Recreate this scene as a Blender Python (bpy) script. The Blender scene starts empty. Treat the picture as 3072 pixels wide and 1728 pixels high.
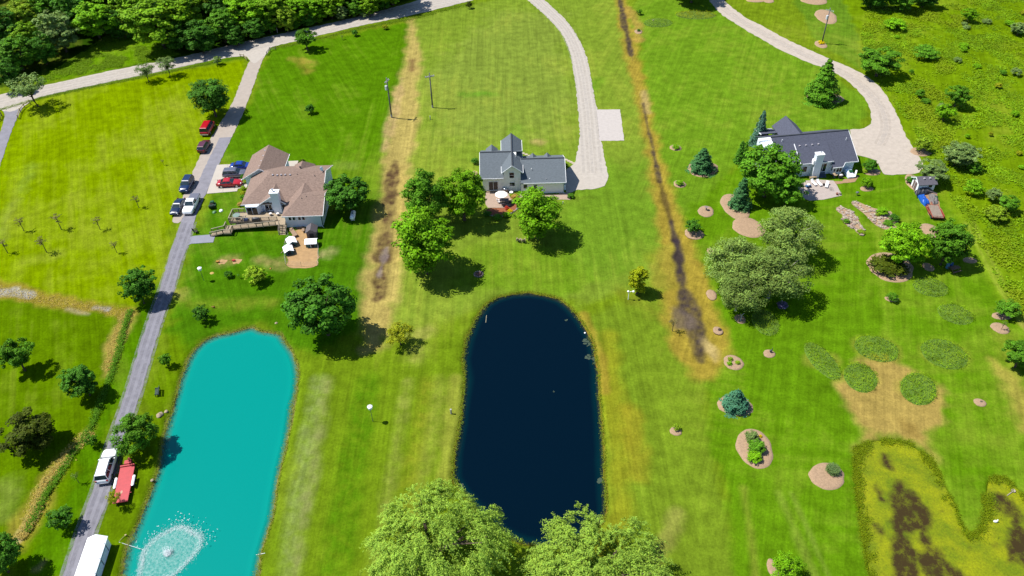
import bpy, bmesh, math, random
import numpy as np
from mathutils import Matrix, Vector

# ------------------------------------------------------------------ camera
F, TH, CH, RO, K = 28/36*3072, math.radians(41), 95.0, math.radians(1.5), 3072/2576
S, Cc = math.sin(TH), math.cos(TH)
U0 = np.array([0, S, Cc]); FW = np.array([0, Cc, -S]); R0 = np.array([1.0, 0, 0])
CR = math.cos(RO)*R0-math.sin(RO)*U0; CU = math.cos(RO)*U0+math.sin(RO)*R0
CP = np.array([0, 0, CH])
scene = bpy.context.scene
COL = scene.collection
cam = bpy.data.objects.new('camera', bpy.data.cameras.new('camera')); COL.objects.link(cam)
cam.data.sensor_width = 36; cam.data.lens = 28; cam.data.clip_end = 6000; cam.data.clip_start = 1
m = Matrix.Identity(4)
for i in range(3):
    m[i][0], m[i][1], m[i][2], m[i][3] = CR[i], CU[i], -FW[i], CP[i]
cam.matrix_world = m
scene.camera = cam

# ------------------------------------------------------------------ light
SUN_EL, SUN_AZ = 59.0, -10.0         # shadows fall towards azimuth -10 degrees from +X
EXPO = 0.95
w = bpy.data.worlds.new('World'); scene.world = w; w.use_nodes = True
nt = w.node_tree; bg = nt.nodes['Background']
sky = nt.nodes.new('ShaderNodeTexSky'); sky.sky_type = 'NISHITA'; sky.sun_disc = False
sky.ozone_density = 5; sky.dust_density = .4; sky.sun_elevation = math.radians(SUN_EL)
sd = Vector((-math.cos(math.radians(SUN_AZ)), -math.sin(math.radians(SUN_AZ)), 0))
sky.sun_rotation = math.atan2(sd.x, sd.y)
nt.links.new(sky.outputs[0], bg.inputs[0]); bg.inputs[1].default_value = 0.078
sun = bpy.data.lights.new('sun', 'SUN'); sun.energy = 4.2; sun.angle = math.radians(0.5); sun.color = (1, 0.96, 0.89)
so = bpy.data.objects.new('sun', sun); COL.objects.link(so)
so.rotation_euler = Vector((-sd.x*math.cos(math.radians(SUN_EL)), -sd.y*math.cos(math.radians(SUN_EL)), -math.sin(math.radians(SUN_EL)))).to_track_quat('-Z', 'Y').to_euler()
vs = scene.view_settings; vs.view_transform = 'Standard'; vs.look = 'None'; vs.exposure = EXPO; vs.gamma = 1; vs.use_curve_mapping = False

# ------------------------------------------------------------------ survey helpers (picture plan -> metres on the ground)
def V(x, y, z=0.0):
    d = FW+CR*(x*K-1536)/F-CU*(y*K-864)/F
    p = CP+d*((z-CH)/d[2])
    return (float(p[0]), float(p[1]), float(z))
def pj(p):
    q = np.array(p, float)-CP; w_ = q@FW
    return (1536+F*(q@CR)/w_)/K, (864-F*(q@CU)/w_)/K
def mpp(x, y, z=0):
    p = np.array(V(x, y, z))-CP
    return float(p@FW)/F*K            # metres per plan unit at that place
def crop(x0, y0, s):
    return lambda X, Y: ((x0+X/s)/K, (y0+Y/s)/K)
q1 = crop(0, 0, 3.22); q2 = crop(750, 0, 3.22); q3 = crop(1500, 0, 3.22); q4 = crop(2272, 0, 3.22)
q5 = crop(0, 400, 3.22); q6 = crop(600, 400, 4.293); q7 = crop(1150, 370, 3.22); q8 = crop(2272, 370, 3.22)
s1 = crop(0, 800, 3.22); s2 = crop(0, 1278, 3.22); s3 = crop(750, 780, 3.22); s4 = crop(900, 1278, 3.22)
s5 = crop(1650, 780, 3.22); s6 = crop(2272, 780, 3.22); s7 = crop(2272, 1228, 2.8975); s8 = crop(1550, 1228, 2.8975)
d2 = crop(660, 580, 7.576)
def poly(q, pts): return [q(*p) for p in pts]
def W2(pts): return [V(*p)[:2] for p in pts]

GAIN = 2.35
def lin(c): c /= 255; return c/12.92 if c <= .04045 else ((c+.055)/1.055)**2.4
def A(r, g, b): return tuple(min(.85, lin(v)/GAIN) for v in (r, g, b))

# ------------------------------------------------------------------ noise in numpy
def vnoise(x, y, seed=0):
    xi = np.floor(x).astype(np.int64); yi = np.floor(y).astype(np.int64)
    fx = x-xi; fy = y-yi; fx = fx*fx*(3-2*fx); fy = fy*fy*(3-2*fy)
    def h(a, b):
        n = (a*374761393+b*668265263+seed*974634777) & 0xffffffff
        n = ((n ^ (n >> 13))*1274126177) & 0xffffffff
        return ((n ^ (n >> 16)) & 0xffff)/65535.0
    return (h(xi, yi)*(1-fx)+h(xi+1, yi)*fx)*(1-fy)+(h(xi, yi+1)*(1-fx)+h(xi+1, yi+1)*fx)*fy
def fbm(x, y, seed=0, o=4):
    a, t, s_ = .5, 0, 0
    for i in range(o):
        t = t+a*vnoise(x*2**i+i*17.3, y*2**i-i*9.1, seed+i); s_ += a; a *= .5; x, y = x*.80-y*.60, x*.60+y*.80
    return t/s_

# ------------------------------------------------------------------ materials
MATS = {}
def newmat(name):
    m_ = bpy.data.materials.new(name); m_.use_nodes = True
    n = m_.node_tree; return m_, n, n.nodes['Principled BSDF'], n.links.new
def mat(name, col, rough=.7, metal=0, var=.12, scale=3.0, bump=0, coat=0, spec=.5, stretch=(1, 1, 1), obj=False):
    if name in MATS: return MATS[name]
    m_, n, b, L = newmat(name)
    b.inputs['Roughness'].default_value = rough; b.inputs['Metallic'].default_value = metal
    b.inputs['Coat Weight'].default_value = coat; b.inputs['Specular IOR Level'].default_value = spec
    g = n.nodes.new('ShaderNodeNewGeometry' if not obj else 'ShaderNodeTexCoord'); mp = n.nodes.new('ShaderNodeMapping')
    L(g.outputs['Position' if not obj else 'Object'], mp.inputs[0]); mp.inputs['Scale'].default_value = stretch
    tx = n.nodes.new('ShaderNodeTexNoise'); tx.inputs['Scale'].default_value = scale; tx.inputs['Detail'].default_value = 6
    tx.inputs['Roughness'].default_value = .65
    L(mp.outputs[0], tx.inputs[0])
    mr = n.nodes.new('ShaderNodeMapRange'); mr.inputs[1].default_value = .25; mr.inputs[2].default_value = .75
    mr.inputs[3].default_value = 1-var*1.6; mr.inputs[4].default_value = 1+var*1.6; L(tx.outputs[0], mr.inputs[0])
    mx = n.nodes.new('ShaderNodeVectorMath'); mx.operation = 'SCALE'; mx.inputs[0].default_value = col[:3]; L(mr.outputs[0], mx.inputs['Scale'])
    L(mx.outputs[0], b.inputs['Base Color'])
    if bump:
        bp = n.nodes.new('ShaderNodeBump'); bp.inputs['Strength'].default_value = bump; bp.inputs['Distance'].default_value = .1
        L(tx.outputs[0], bp.inputs['Height']); L(bp.outputs[0], b.inputs['Normal'])
    MATS[name] = m_; return m_
def leafmat(name, col, trans=.3, vary=.25):
    if name in MATS: return MATS[name]
    m_, n, b, L = newmat(name)
    out = n.nodes['Material Output']
    at = n.nodes.new('ShaderNodeAttribute'); at.attribute_name = 'tint'
    oi = n.nodes.new('ShaderNodeObjectInfo')
    mr = n.nodes.new('ShaderNodeMapRange'); mr.inputs[3].default_value = 1-vary*.6; mr.inputs[4].default_value = 1+vary*.6; L(oi.outputs['Random'], mr.inputs[0])
    mu = n.nodes.new('ShaderNodeVectorMath'); mu.operation = 'MULTIPLY'; mu.inputs[1].default_value = col[:3]; L(at.outputs['Color'], mu.inputs[0])
    sc_ = n.nodes.new('ShaderNodeVectorMath'); sc_.operation = 'SCALE'; L(mu.outputs[0], sc_.inputs[0]); L(mr.outputs[0], sc_.inputs['Scale'])
    L(sc_.outputs[0], b.inputs['Base Color']); b.inputs['Roughness'].default_value = .62; b.inputs['Specular IOR Level'].default_value = .08
    tr = n.nodes.new('ShaderNodeBsdfTranslucent'); t2 = n.nodes.new('ShaderNodeVectorMath'); t2.operation = 'MULTIPLY'; t2.inputs[1].default_value = (1.25, 1.15, .45)
    L(sc_.outputs[0], t2.inputs[0]); L(t2.outputs[0], tr.inputs[0])
    mi = n.nodes.new('ShaderNodeMixShader'); mi.inputs[0].default_value = trans
    L(b.outputs[0], mi.inputs[1]); L(tr.outputs[0], mi.inputs[2]); L(mi.outputs[0], out.inputs[0])
    MATS[name] = m_; return m_
def glassmat(name='window_glass', col=(.02, .028, .035)):
    if name in MATS: return MATS[name]
    m_, n, b, L = newmat(name)
    tx = n.nodes.new('ShaderNodeTexNoise'); tx.inputs['Scale'].default_value = 1.2
    g = n.nodes.new('ShaderNodeNewGeometry'); L(g.outputs['Position'], tx.inputs[0])
    sc_ = n.nodes.new('ShaderNodeVectorMath'); sc_.operation = 'SCALE'; sc_.inputs[0].default_value = col; L(tx.outputs[0], sc_.inputs['Scale'])
    L(sc_.outputs[0], b.inputs['Base Color']); b.inputs['Roughness'].default_value = .08
    MATS[name] = m_; return m_

# ------------------------------------------------------------------ mesh builder
class MB:
    def __init__(s): s.v = []; s.f = []
    def add(s, vs, fs):
        o = len(s.v); s.v += [tuple(map(float, p)) for p in vs]; s.f += [tuple(i+o for i in f) for f in fs]; return s
    def box(s, x0, x1, y0, y1, z0, z1, b=0):
        if b:
            bm = bmesh.new(); bmesh.ops.create_cube(bm, size=1)
            for p in bm.verts: p.co = Vector(((x0+x1)/2+p.co.x*(x1-x0), (y0+y1)/2+p.co.y*(y1-y0), (z0+z1)/2+p.co.z*(z1-z0)))
            bmesh.ops.bevel(bm, geom=bm.edges[:], offset=b, segments=2, affect='EDGES')
            bm.verts.index_update(); s.add([p.co[:] for p in bm.verts], [[q.index for q in f.verts] for f in bm.faces]); bm.free(); return s
        return s.add([(x0,y0,z0),(x1,y0,z0),(x1,y1,z0),(x0,y1,z0),(x0,y0,z1),(x1,y0,z1),(x1,y1,z1),(x0,y1,z1)],
                     [(3,2,1,0),(4,5,6,7),(0,1,5,4),(1,2,6,5),(2,3,7,6),(3,0,4,7)])
    def beam(s, p, q, a=.1, b=None):
        b = a if b is None else b
        p, q = Vector(p), Vector(q); d = (q-p).normalized()
        u = d.cross(Vector((0,0,1))); u = Vector((1,0,0)) if u.length < 1e-3 else u.normalized(); n = u.cross(d)
        r = [u*a/2+n*b/2, -u*a/2+n*b/2, -u*a/2-n*b/2, u*a/2-n*b/2]
        return s.add([p+k for k in r]+[q+k for k in r], [(0,1,5,4),(1,2,6,5),(2,3,7,6),(3,0,4,7),(3,2,1,0),(4,5,6,7)])
    def slab(s, pts, t=.15):
        n = len(pts); a = [tuple(p) for p in pts]; b = [(p[0], p[1], p[2]-t) for p in pts]
        return s.add(a+b, [tuple(range(n)), tuple(range(2*n-1, n-1, -1))]+[(i, i+n, (i+1) % n+n, (i+1) % n) for i in range(n)])
    def prism(s, pts, z0, z1): return s.slab([(p[0], p[1], z1) for p in pts], z1-z0)
    def tube(s, pts, rs, n=6, cap=True):
        pts = [Vector(p) for p in pts]; o = len(s.v); ring = []
        for i, p in enumerate(pts):
            d = (pts[min(i+1, len(pts)-1)]-pts[max(i-1, 0)]).normalized()
            u = d.cross(Vector((0, 0, 1))); u = Vector((1,0,0)) if u.length < .05 else u.normalized(); v_ = d.cross(u)
            r = rs[i] if hasattr(rs, '__len__') else rs
            s.v += [tuple(p+(u*math.cos(2*math.pi*k/n)+v_*math.sin(2*math.pi*k/n))*r) for k in range(n)]
        for i in range(len(pts)-1):
            for k in range(n):
                a = o+i*n+k; b = o+i*n+(k+1) % n; s.f.append((a, b, b+n, a+n))
        if cap: s.f.append(tuple(o+k for k in range(n))[::-1]); s.f.append(tuple(o+(len(pts)-1)*n+k for k in range(n)))
        return s
    def disc(s, c, r, h, n=12, ry=None, axis='z'):
        ry = ry or r
        if axis == 'z': a = [(c[0]+r*math.cos(6.2832*k/n), c[1]+ry*math.sin(6.2832*k/n)) for k in range(n)]; return s.prism(a, c[2], c[2]+h)
        pts = [(c[0]+r*math.cos(6.2832*k/n), c[2]+r*math.sin(6.2832*k/n)) for k in range(n)]
        return s.add([(x, c[1]-h/2, z) for x, z in pts]+[(x, c[1]+h/2, z) for x, z in pts], [tuple(range(n)), tuple(range(2*n-1, n-1, -1))]+[(i, i+n, (i+1) % n+n, (i+1) % n) for i in range(n)])
    def ball(s, c, rx, ry, rz, nu=10, nv=6, half=False, jit=0, seed=1):
        o = len(s.v); rd = random.Random(seed); a0 = 0 if half else -math.pi/2
        for j in range(nv+1):
            t = a0+(math.pi/2-a0)*j/nv
            for i in range(nu):
                f = 6.2832*i/nu; k = 1+rd.uniform(-jit, jit)
                s.v.append((c[0]+rx*k*math.cos(t)*math.cos(f), c[1]+ry*k*math.cos(t)*math.sin(f), c[2]+rz*k*math.sin(t)))
        for j in range(nv):
            for i in range(nu):
                a = o+j*nu+i; b = o+j*nu+(i+1) % nu; s.f.append((a, b, b+nu, a+nu))
        return s
    def loft(s, rings, cap=True):
        o = len(s.v); n = len(rings[0])
        for r in rings: s.v += [tuple(p) for p in r]
        for i in range(len(rings)-1):
            for k in range(n):
                a = o+i*n+k; b = o+i*n+(k+1) % n; s.f.append((a, b, b+n, a+n))
        if cap: s.f.append(tuple(o+k for k in range(n))[::-1]); s.f.append(tuple(o+(len(rings)-1)*n+k for k in range(n)))
        return s

def link(name, me, parent=None):
    o = bpy.data.objects.new(name, me); COL.objects.link(o)
    if parent is not None: o.parent = parent
    return o
XF = {}
def tag(o, label=None, cat=None, group=None, kind=None):
    if label: o['label'] = label
    if cat: o['category'] = cat
    if group: o['group'] = group
    if kind: o['kind'] = kind
    return o
def thing(name, label, cat, loc=(0, 0, 0), rz=0, group=None, sc=1):
    o = bpy.data.objects.new(name, None); COL.objects.link(o); o.location = loc; o.rotation_euler = (0, 0, rz)
    o.scale = (sc, sc, sc) if not hasattr(sc, '__len__') else sc
    o.empty_display_size = .3; XF[o.name] = (Vector(loc), rz); return tag(o, label, cat, group)
def part(name, mb, m_, parent, local=False, smooth=False):
    """one mesh object; mesh data given in metres of the place (or in the parent's frame when local)"""
    vs_ = mb.v
    root = parent
    while root is not None and root.parent is not None: root = root.parent
    if root is not None and not local and root.name in XF:
        l, rz = XF[root.name]; c_, s_ = math.cos(-rz), math.sin(-rz)
        vs_ = [((p[0]-l.x)*c_-(p[1]-l.y)*s_, (p[0]-l.x)*s_+(p[1]-l.y)*c_, p[2]-l.z) for p in vs_]
    me = bpy.data.meshes.new(name); me.from_pydata(vs_, [], mb.f)
    bm = bmesh.new(); bm.from_mesh(me); bmesh.ops.recalc_face_normals(bm, faces=bm.faces[:]); bm.to_mesh(me); bm.free()
    if smooth: me.polygons.foreach_set('use_smooth', [True]*len(me.polygons))
    me.materials.append(m_)
    return link(name, me, parent)
def solo(name, mb, m_, label, cat, loc=(0, 0, 0), group=None, smooth=False):
    """a thing that is a single mesh"""
    mb.v = [(p[0]-loc[0], p[1]-loc[1], p[2]-loc[2]) for p in mb.v]
    o = part(name, mb, m_, None, smooth=smooth); o.location = loc; return tag(o, label, cat, group)
def struct(name, mb, m_, smooth=False):
    o = part(name, mb, m_, None, smooth=smooth); o['kind'] = 'structure'; return o
def fastmesh(name, verts, nper, m_, tint=None, smooth=False):
    """verts (N*nper,3) of separate polygons with nper corners each"""
    me = bpy.data.meshes.new(name); n = len(verts)
    me.vertices.add(n); me.vertices.foreach_set('co', np.asarray(verts, np.float32).ravel())
    me.loops.add(n); me.loops.foreach_set('vertex_index', np.arange(n, dtype=np.int32))
    k = n//nper; me.polygons.add(k)
    me.polygons.foreach_set('loop_start', np.arange(0, n, nper, dtype=np.int32))
    me.polygons.foreach_set('loop_total', np.full(k, nper, np.int32))
    if tint is not None:
        a = me.color_attributes.new('tint', 'FLOAT_COLOR', 'POINT')
        c = np.ones((n, 4), np.float32); c[:, :3] = np.repeat(tint, nper, axis=0); a.data.foreach_set('color', c.ravel())
    me.update(calc_edges=True); me.materials.append(m_); return me
def copy_tree(o, loc, rz=0, sc=1, label=None, group=None):
    r = o.copy(); COL.objects.link(r); r.location = loc; r.rotation_euler = (0, 0, rz); r.scale = sc if hasattr(sc, '__len__') else (sc,)*3
    if label: r['label'] = label
    if group: r['group'] = group
    for ch in o.children:
        c = ch.copy(); COL.objects.link(c); c.parent = r
        for g in ch.children:
            d = g.copy(); COL.objects.link(d); d.parent = c
    return r

_ONES = ['zeroth','first','second','third','fourth','fifth','sixth','seventh','eighth','ninth','tenth','eleventh','twelfth','thirteenth','fourteenth','fifteenth','sixteenth','seventeenth','eighteenth','nineteenth']
_TENS = {20: ('twentieth', 'twenty'), 30: ('thirtieth', 'thirty'), 40: ('fortieth', 'forty'), 50: ('fiftieth', 'fifty')}
def ordinal(k):
    if k < 20: return _ONES[k]
    t = k//10*10; return _TENS[t][0] if k == t else _TENS[t][1]+'-'+_ONES[k-t]
# ================================================================== GROUND
TURQ = [(487,878),(510,855),(545,840),(585,832),(620,822),(638,819),(655,828),(685,832),(705,838),(715,855),(735,880),(745,905),(750,940),(745,985),(735,1020),(730,1060),(722,1110),(705,1180),(695,1240),(685,1300),(669,1353),(655,1400),(646,1449),(636,1520),(560,1580),(420,1580),(290,1520),(302,1449),(314,1384),(336,1332),(367,1254),(396,1176),(403,1120),(420,1062),(438,1000),(450,957),(470,905)]
DARK = [(1225,760),(1250,745),(1290,735),(1330,733),(1370,738),(1410,750),(1435,770),(1460,800),(1480,830),(1495,870),(1507,930),(1510,1000),(1515,1060),(1520,1130),(1522,1200),(1525,1280),(1515,1310),(1480,1340),(1440,1360),(1390,1372),(1350,1374),(1300,1360),(1260,1340),(1225,1310),(1185,1270),(1160,1235),(1138,1200),(1140,1150),(1150,1100),(1158,1050),(1163,1000),(1168,950),(1163,900),(1173,850),(1195,800)]
ALGAE = poly(s7, [(870,330),(1000,270),(1150,250),(1300,270),(1400,330),(1500,410),(1580,540),(1650,680),(1720,830),(1780,980),(1820,1080),(1880,1100),(1920,1060),(1985,900),(1990,700),(2000,610),(2080,580),(2180,600),(2250,670),(2318,740),(2600,900),(2700,1750),(1150,1750),(1000,1449),(960,1300),(920,1100),(890,900),(860,650),(850,450)])

NR, NC = 540, 880
yr = np.concatenate([[-400, -120, -20, 20, 38], np.geomspace(44, 300, NR), [330, 420, 700, 1500, 4500]])
sc_ = np.concatenate([[-40, -9, -3, -1.6], np.linspace(-1.16, 1.16, NC), [1.6, 3, 9, 40]])
GX = np.outer(39+.49*np.clip(yr, 44, 1e9), sc_); GY = np.repeat(yr[:, None], len(sc_), 1)
gshape = GX.shape; GX = GX.ravel(); GY = GY.ravel(); NV = len(GX)

def inside(pts, X, Y):
    r = np.zeros(len(X), bool); n = len(pts)
    for i in range(n):
        (x1, y1), (x2, y2) = pts[i], pts[(i+1) % n]
        c = ((y1 > Y) != (y2 > Y)); r ^= c & (X < (x2-x1)*(Y-y1)/((y2-y1) or 1e-9)+x1)
    return r
def segd(pts, X, Y, hw=None, closed=False):
    """distance to a polyline; with hw (per point half widths) distance minus width"""
    best = np.full(len(X), 1e9); n = len(pts)
    for i in range(n if closed else n-1):
        ax, ay = pts[i]; bx, by = pts[(i+1) % n]; dx, dy = bx-ax, by-ay; L2 = dx*dx+dy*dy or 1e-9
        t = np.clip(((X-ax)*dx+(Y-ay)*dy)/L2, 0, 1)
        d = np.hypot(X-ax-t*dx, Y-ay-t*dy)
        if hw is not None: d = d-(hw[i]*(1-t)+hw[(i+1) % n]*t)
        best = np.minimum(best, d)
    return best
def sel(pts, pad):
    p = np.array(pts); return np.where((GX > p[:, 0].min()-pad) & (GX < p[:, 0].max()+pad) & (GY > p[:, 1].min()-pad) & (GY < p[:, 1].max()+pad))[0]
def sstep(a, b, x): t = np.clip((x-a)/(b-a), 0, 1); return t*t*(3-2*t)
N1 = fbm(GX*.35, GY*.35, 11, 4)-.5     # patchy edges, metres
N2 = fbm(GX*.06, GY*.06, 21, 4)-.5
N3 = fbm(GX*1.1, GY*1.1, 31, 3)-.5
gc = np.zeros((NV, 3)); gc[:] = A(128, 156, 28)
gz = np.zeros(NV)
def paint(idx, mask, c):
    mm = mask[:, None]; gc[idx] = gc[idx]*(1-mm)+np.array(A(*c))*mm
def area(pts, c, soft=1.5, amt=1, rough=2.0):
    p = W2(pts); i = sel(p, soft*2+rough+1); X, Y = GX[i], GY[i]
    d = segd(p, X, Y, closed=True); d = np.where(inside(p, X, Y), d, -d)+N1[i]*rough*2
    paint(i, sstep(-soft, soft, d)*amt, c)
def path(pts, hw, c, soft=1.0, amt=1, rough=1.0, dz=0, noise=0):
    p = W2(pts); h = hw if hasattr(hw, '__len__') else [hw]*len(p)
    if len(h) != len(p): h = list(np.interp(np.linspace(0, 1, len(p)), np.linspace(0, 1, len(h)), h))
    i = sel(p, max(h)+soft*2+rough+1); X, Y = GX[i], GY[i]
    d = segd(p, X, Y, h)+N1[i]*rough*2
    mk = sstep(soft, -soft, d)*amt
    if noise: mk = mk*np.clip(.5+noise*N3[i]*2+.5*(1-noise), 0, 1)
    paint(i, mk, c)
    if dz: gz[i] = np.minimum(gz[i], -dz*sstep(soft*1.5, -max(h), d))
# --- parcels
area([(-60,275),(100,243),(420,183),(560,158),(622,148),(600,232),(500,400),(445,540),(418,690),(335,775),(200,760),(-60,720)], (140,168,2), 1.5)
area([(-60,745),(150,765),(325,790),(412,700),(300,1050),(150,1449),(100,1560),(-100,1560)], (104,140,4), 1.5)
area([(325,790),(415,700),(395,800),(330,980),(290,1060),(170,1449),(60,1449),(180,1190),(290,920)], (92,140,6), 1)
area([(480,600),(470,690),(450,780),(395,930),(320,1140),(200,1500),(300,1500),(400,1150),(440,990),(490,870)], (112,146,10), 1)
area([(680,122),(1032,58),(1010,200),(975,400),(950,520),(850,500),(570,420),(555,400),(640,230)], (97,145,12), 1)
area([(560,440),(700,600),(950,480),(955,640),(935,760),(900,830),(800,900),(745,880),(650,815),(560,830),(480,870),(430,830),(480,610)], (86,138,14), 1.5)
area([(1045,40),(1330,-20),(1558,-20),(1600,190),(1650,400),(1710,640),(1600,720),(1450,770),(1380,735),(1210,760),(1120,830),(1000,850),(955,700),(990,420),(1020,200)], (138,166,50), 1.2)
area([(1240,30),(1420,30),(1440,330),(1100,360),(1060,200)], (146,167,66), 5, .7, 6)
area([(1470,420),(1620,420),(1690,600),(1600,700),(1440,700),(1380,600)], (120,162,38), 4, .8, 5)
area([(1190,610),(1400,620),(1480,700),(1420,745),(1250,735),(1140,720)], (116,159,26), 3, .7, 4)
area([(760,905),(960,860),(1190,790),(1165,950),(1140,1200),(1000,1400),(930,1520),(640,1520),(700,1250),(745,1000)], (124,155,26), 1.5)
area([(1480,790),(1600,740),(1700,680),(1760,900),(1775,930),(1790,1100),(1840,1300),(1870,1520),(1400,1520),(1520,1290),(1512,950)], (130,159,38), 1.2)
area([(1590,-20),(1800,-20),(1840,50),(2010,120),(2190,260),(2170,320),(1950,340),(1850,420),(1700,620),(1640,330)], (120,162,34), 1.2)
area([(1700,560),(1870,400),(2140,380),(2330,440),(2420,560),(2530,760),(2700,1060),(2700,1100),(2620,1520),(1860,1520),(1830,1300),(1785,1080),(1780,900),(1730,700)], (108,154,18), 1.2)
area([(1980,-30),(2130,-30),(2170,110),(2160,170),(2050,110)], (112,152,36), 1)
area([(2100,-40),(2900,-40),(2900,1000),(2560,800),(2400,520),(2330,420),(2225,250),(2175,180),(2165,90)], (124,158,14), 1)
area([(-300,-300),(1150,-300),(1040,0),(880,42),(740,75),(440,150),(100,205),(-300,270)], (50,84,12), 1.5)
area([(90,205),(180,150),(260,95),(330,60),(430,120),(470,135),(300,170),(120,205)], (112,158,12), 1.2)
# verge along the road
path([(0,275),(110,243),(250,213),(420,180),(540,155),(612,145)], .7, (96,138,20), .6)
path([(690,118),(760,107),(900,72),(1040,44),(1190,5)], .9, (104,134,24), .6)
# --- mowing streaks
def rot(a): a = math.radians(a); return GX*math.cos(a)+GY*math.sin(a), -GX*math.sin(a)+GY*math.cos(a)
def streak(ang, f=1.0, seed=3):
    u, v_ = rot(ang); return sum(a_*vnoise((u*f+2*N2)*k_, v_*.035*k_, seed+k_) for a_, k_ in ((.55, 1), (.28, 2), (.17, 4)))-.5
st = np.zeros(NV); idx_all = np.arange(NV)
lx = streak(23, .9, 5); cx = streak(0, 1.1, 6); rx = streak(-20, .8, 7)
rr = np.hypot(GX-62, GY-195); ring = sum(a_*vnoise(rr*.9*k_, (np.arctan2(GY-195, GX-62)+9)*3*k_, 8+k_) for a_, k_ in ((.6, 1), (.4, 2)))-.5
wl = sstep(-42, -52, GX+(GY-100)*-.12); wr = sstep(20, 30, GX)
st = wl*lx+(1-wl)*(1-wr)*cx+wr*(.5*rx+.6*ring)
stm = 1+st*.30+N2*.24+N1*.22
gc *= np.clip(stm, .5, 1.6)[:, None]
yel = np.clip(N2*.9+st*.5+N1*.3-.02, 0, .4)[:, None]                       # dry tips of the turf
gc = gc*(1-yel)+np.array(A(170,172,66))*yel
# parcel-wide bands in the lower middle
for px_, c_, h_ in [(775,(150,168,90),1.3),(800,(160,165,95),.6),(1000,(158,170,70),.8),(1080,(160,172,64),1.2),(900,(92,142,14),2.2),(1050,(150,160,40),1.0)]:
    path([(px_+25,960),(px_+5,1080),(px_-20,1220),(px_-60,1449),(px_-75,1520)], h_, c_, 1.0, .8, .8, noise=.6)
path([(1145,960),(1140,1100),(1110,1230)], 1.2, (176,178,72), .8, .6)
path([(1530,850),(1540,1000),(1555,1150),(1560,1290),(1500,1400)], 1.6, (172,168,40), 1.5, .6, 1.2)
path([(1590,1040),(1605,1200)], 1.5, (178,158,44), 1.2, .5, 1)
path([(1465,790),(1490,840),(1510,900),(1518,980)], .9, (180,150,60), .6, .6, .6)
path([(1870,1230),(1885,1320),(1900,1449)], .5, (160,168,60), .6, .5, .5)
path([(1960,1240),(2010,1360),(2050,1449)], .5, (160,176,70), .6, .4, .5)
path([(1990,1240),(2045,1360),(2085,1449)], .3, (160,178,74), .5, .4, .4)
path([(1640,1420),(1680,1340),(1700,1290)], 1.0, (178,170,90), 1, .5, 1)
for pts_, c_ in [([(1080,825),(1050,840)], (196,190,100)), ([(1055,880),(1040,905)], (188,186,92)), ([(1770,870),(1800,900)], (206,190,110)),
                 ([(640,405),(700,412)], (150,178,60)), ([(740,148),(790,158)], (200,176,80)), ([(755,150),(775,180)], (168,148,60)),
                 ([(655,655),(720,665)], (196,176,110)), ([(590,655),(560,660)], (200,170,110)), ([(820,635),(830,632)], (206,190,130)),
                 ([(855,415),(880,418)], (150,176,70)), ([(1725,590),(1640,650)], (150,158,36)), ([(1560,730),(1640,780)], (140,146,44)),
                 ([(1350,355),(1356,357)], (214,180,120)), ([(2390,360),(2400,365)], (170,180,60)), ([(40,500),(10,560),(0,600)], (160,176,70)),
                 ([(80,420),(50,480)], (150,176,60)), ([(150,640),(100,650),(60,660)], (170,182,60)), ([(430,740),(470,760),(560,770),(680,760)], (150,164,50)),
                 ([(445,740),(460,745)], (190,180,90)), ([(1300,320),(1300,380)], (128,170,50)), ([(1165,235),(1240,235)], (84,162,26)), ([(1480,240),(1500,200)], (96,160,20))]:
    path(pts_, 1.3, c_, 1.3, .6, 1.4, noise=.5)
# worn ground in the pen etc. and garden earth
area([(2110,970),(2170,905),(2250,895),(2290,930),(2370,985),(2375,1050),(2340,1110),(2360,1150),(2310,1130),(2240,1100),(2180,1110),(2165,1150),(2175,1080),(2130,1020)], (198,168,92), 1.2, .9, 1.6)
area([(2240,1040),(2310,1060),(2330,1110),(2270,1110)], (150,122,56), 1, .55, 1.6)
for x_, y_, a_, b_ in [(2068,905,50,55),(2205,877,66,44),(2375,890,66,48),(2165,950,50,46),(2310,978,56,52)]:
    path([(x_-a_*.3,y_),(x_+a_*.3,y_)], mpp(x_, y_)*a_*.62, (176,172,70), 1, .55, .9)
area([(2490,900),(2576,960),(2640,1100),(2576,1090),(2530,1010)], (190,176,80), 1.2, .8, 1.6)
area([(2500,820),(2540,830),(2580,880),(2560,940),(2505,900)], (168,178,60), 1.5, .5, 1.6)
# field track on the right
for o_ in (0, 16):
    path([(2430+o_,560),(2470+o_,640),(2505+o_,710),(2540+o_,770),(2600+o_,860)], .35, (186,186,84), .4, .8, .4)
path([(2400,500),(2436,560),(2476,640),(2512,710),(2560,790)], 1.6, (140,176,30), 1.0, .6, .8)
# --- swales
path([(1032,50),(1040,95),(1040,140),(1028,200),(1018,280),(1008,350),(998,410),(990,480),(985,540),(975,620),(962,690),(952,760),(948,830),(940,868)], [1.0,1.3,2.0,2.6,3.2,3.4,3.2,3.0,3.4,3.4,3.4,3.0,2.4,1.6], (204,182,104), 1.4, .92, 1.6, .35)
path([(1012,195),(1000,250),(980,320),(965,380)], [.5,1.1,1.6,.8], (214,184,124), .7, .85, .9, noise=.4)
path([(1000,420),(1020,500),(1010,600),(1000,650)], 1.6, (206,180,98), 1.2, .6, 1.4, noise=.5)
path([(1037,150),(1036,175)], .6, (120,82,60), .8, .7, .6)
path([(996,405),(988,440),(984,480),(974,500),(978,540),(974,590),(966,640),(955,690),(948,750)], [.5,1.2,1.7,1.9,1.0,1.3,1.5,1.3,.7], (92,66,54), .7, .95, 1.5, .2, .5)
path([(972,620),(962,660),(952,690)], .5, (166,150,144), .4, .7, .8)
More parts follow.
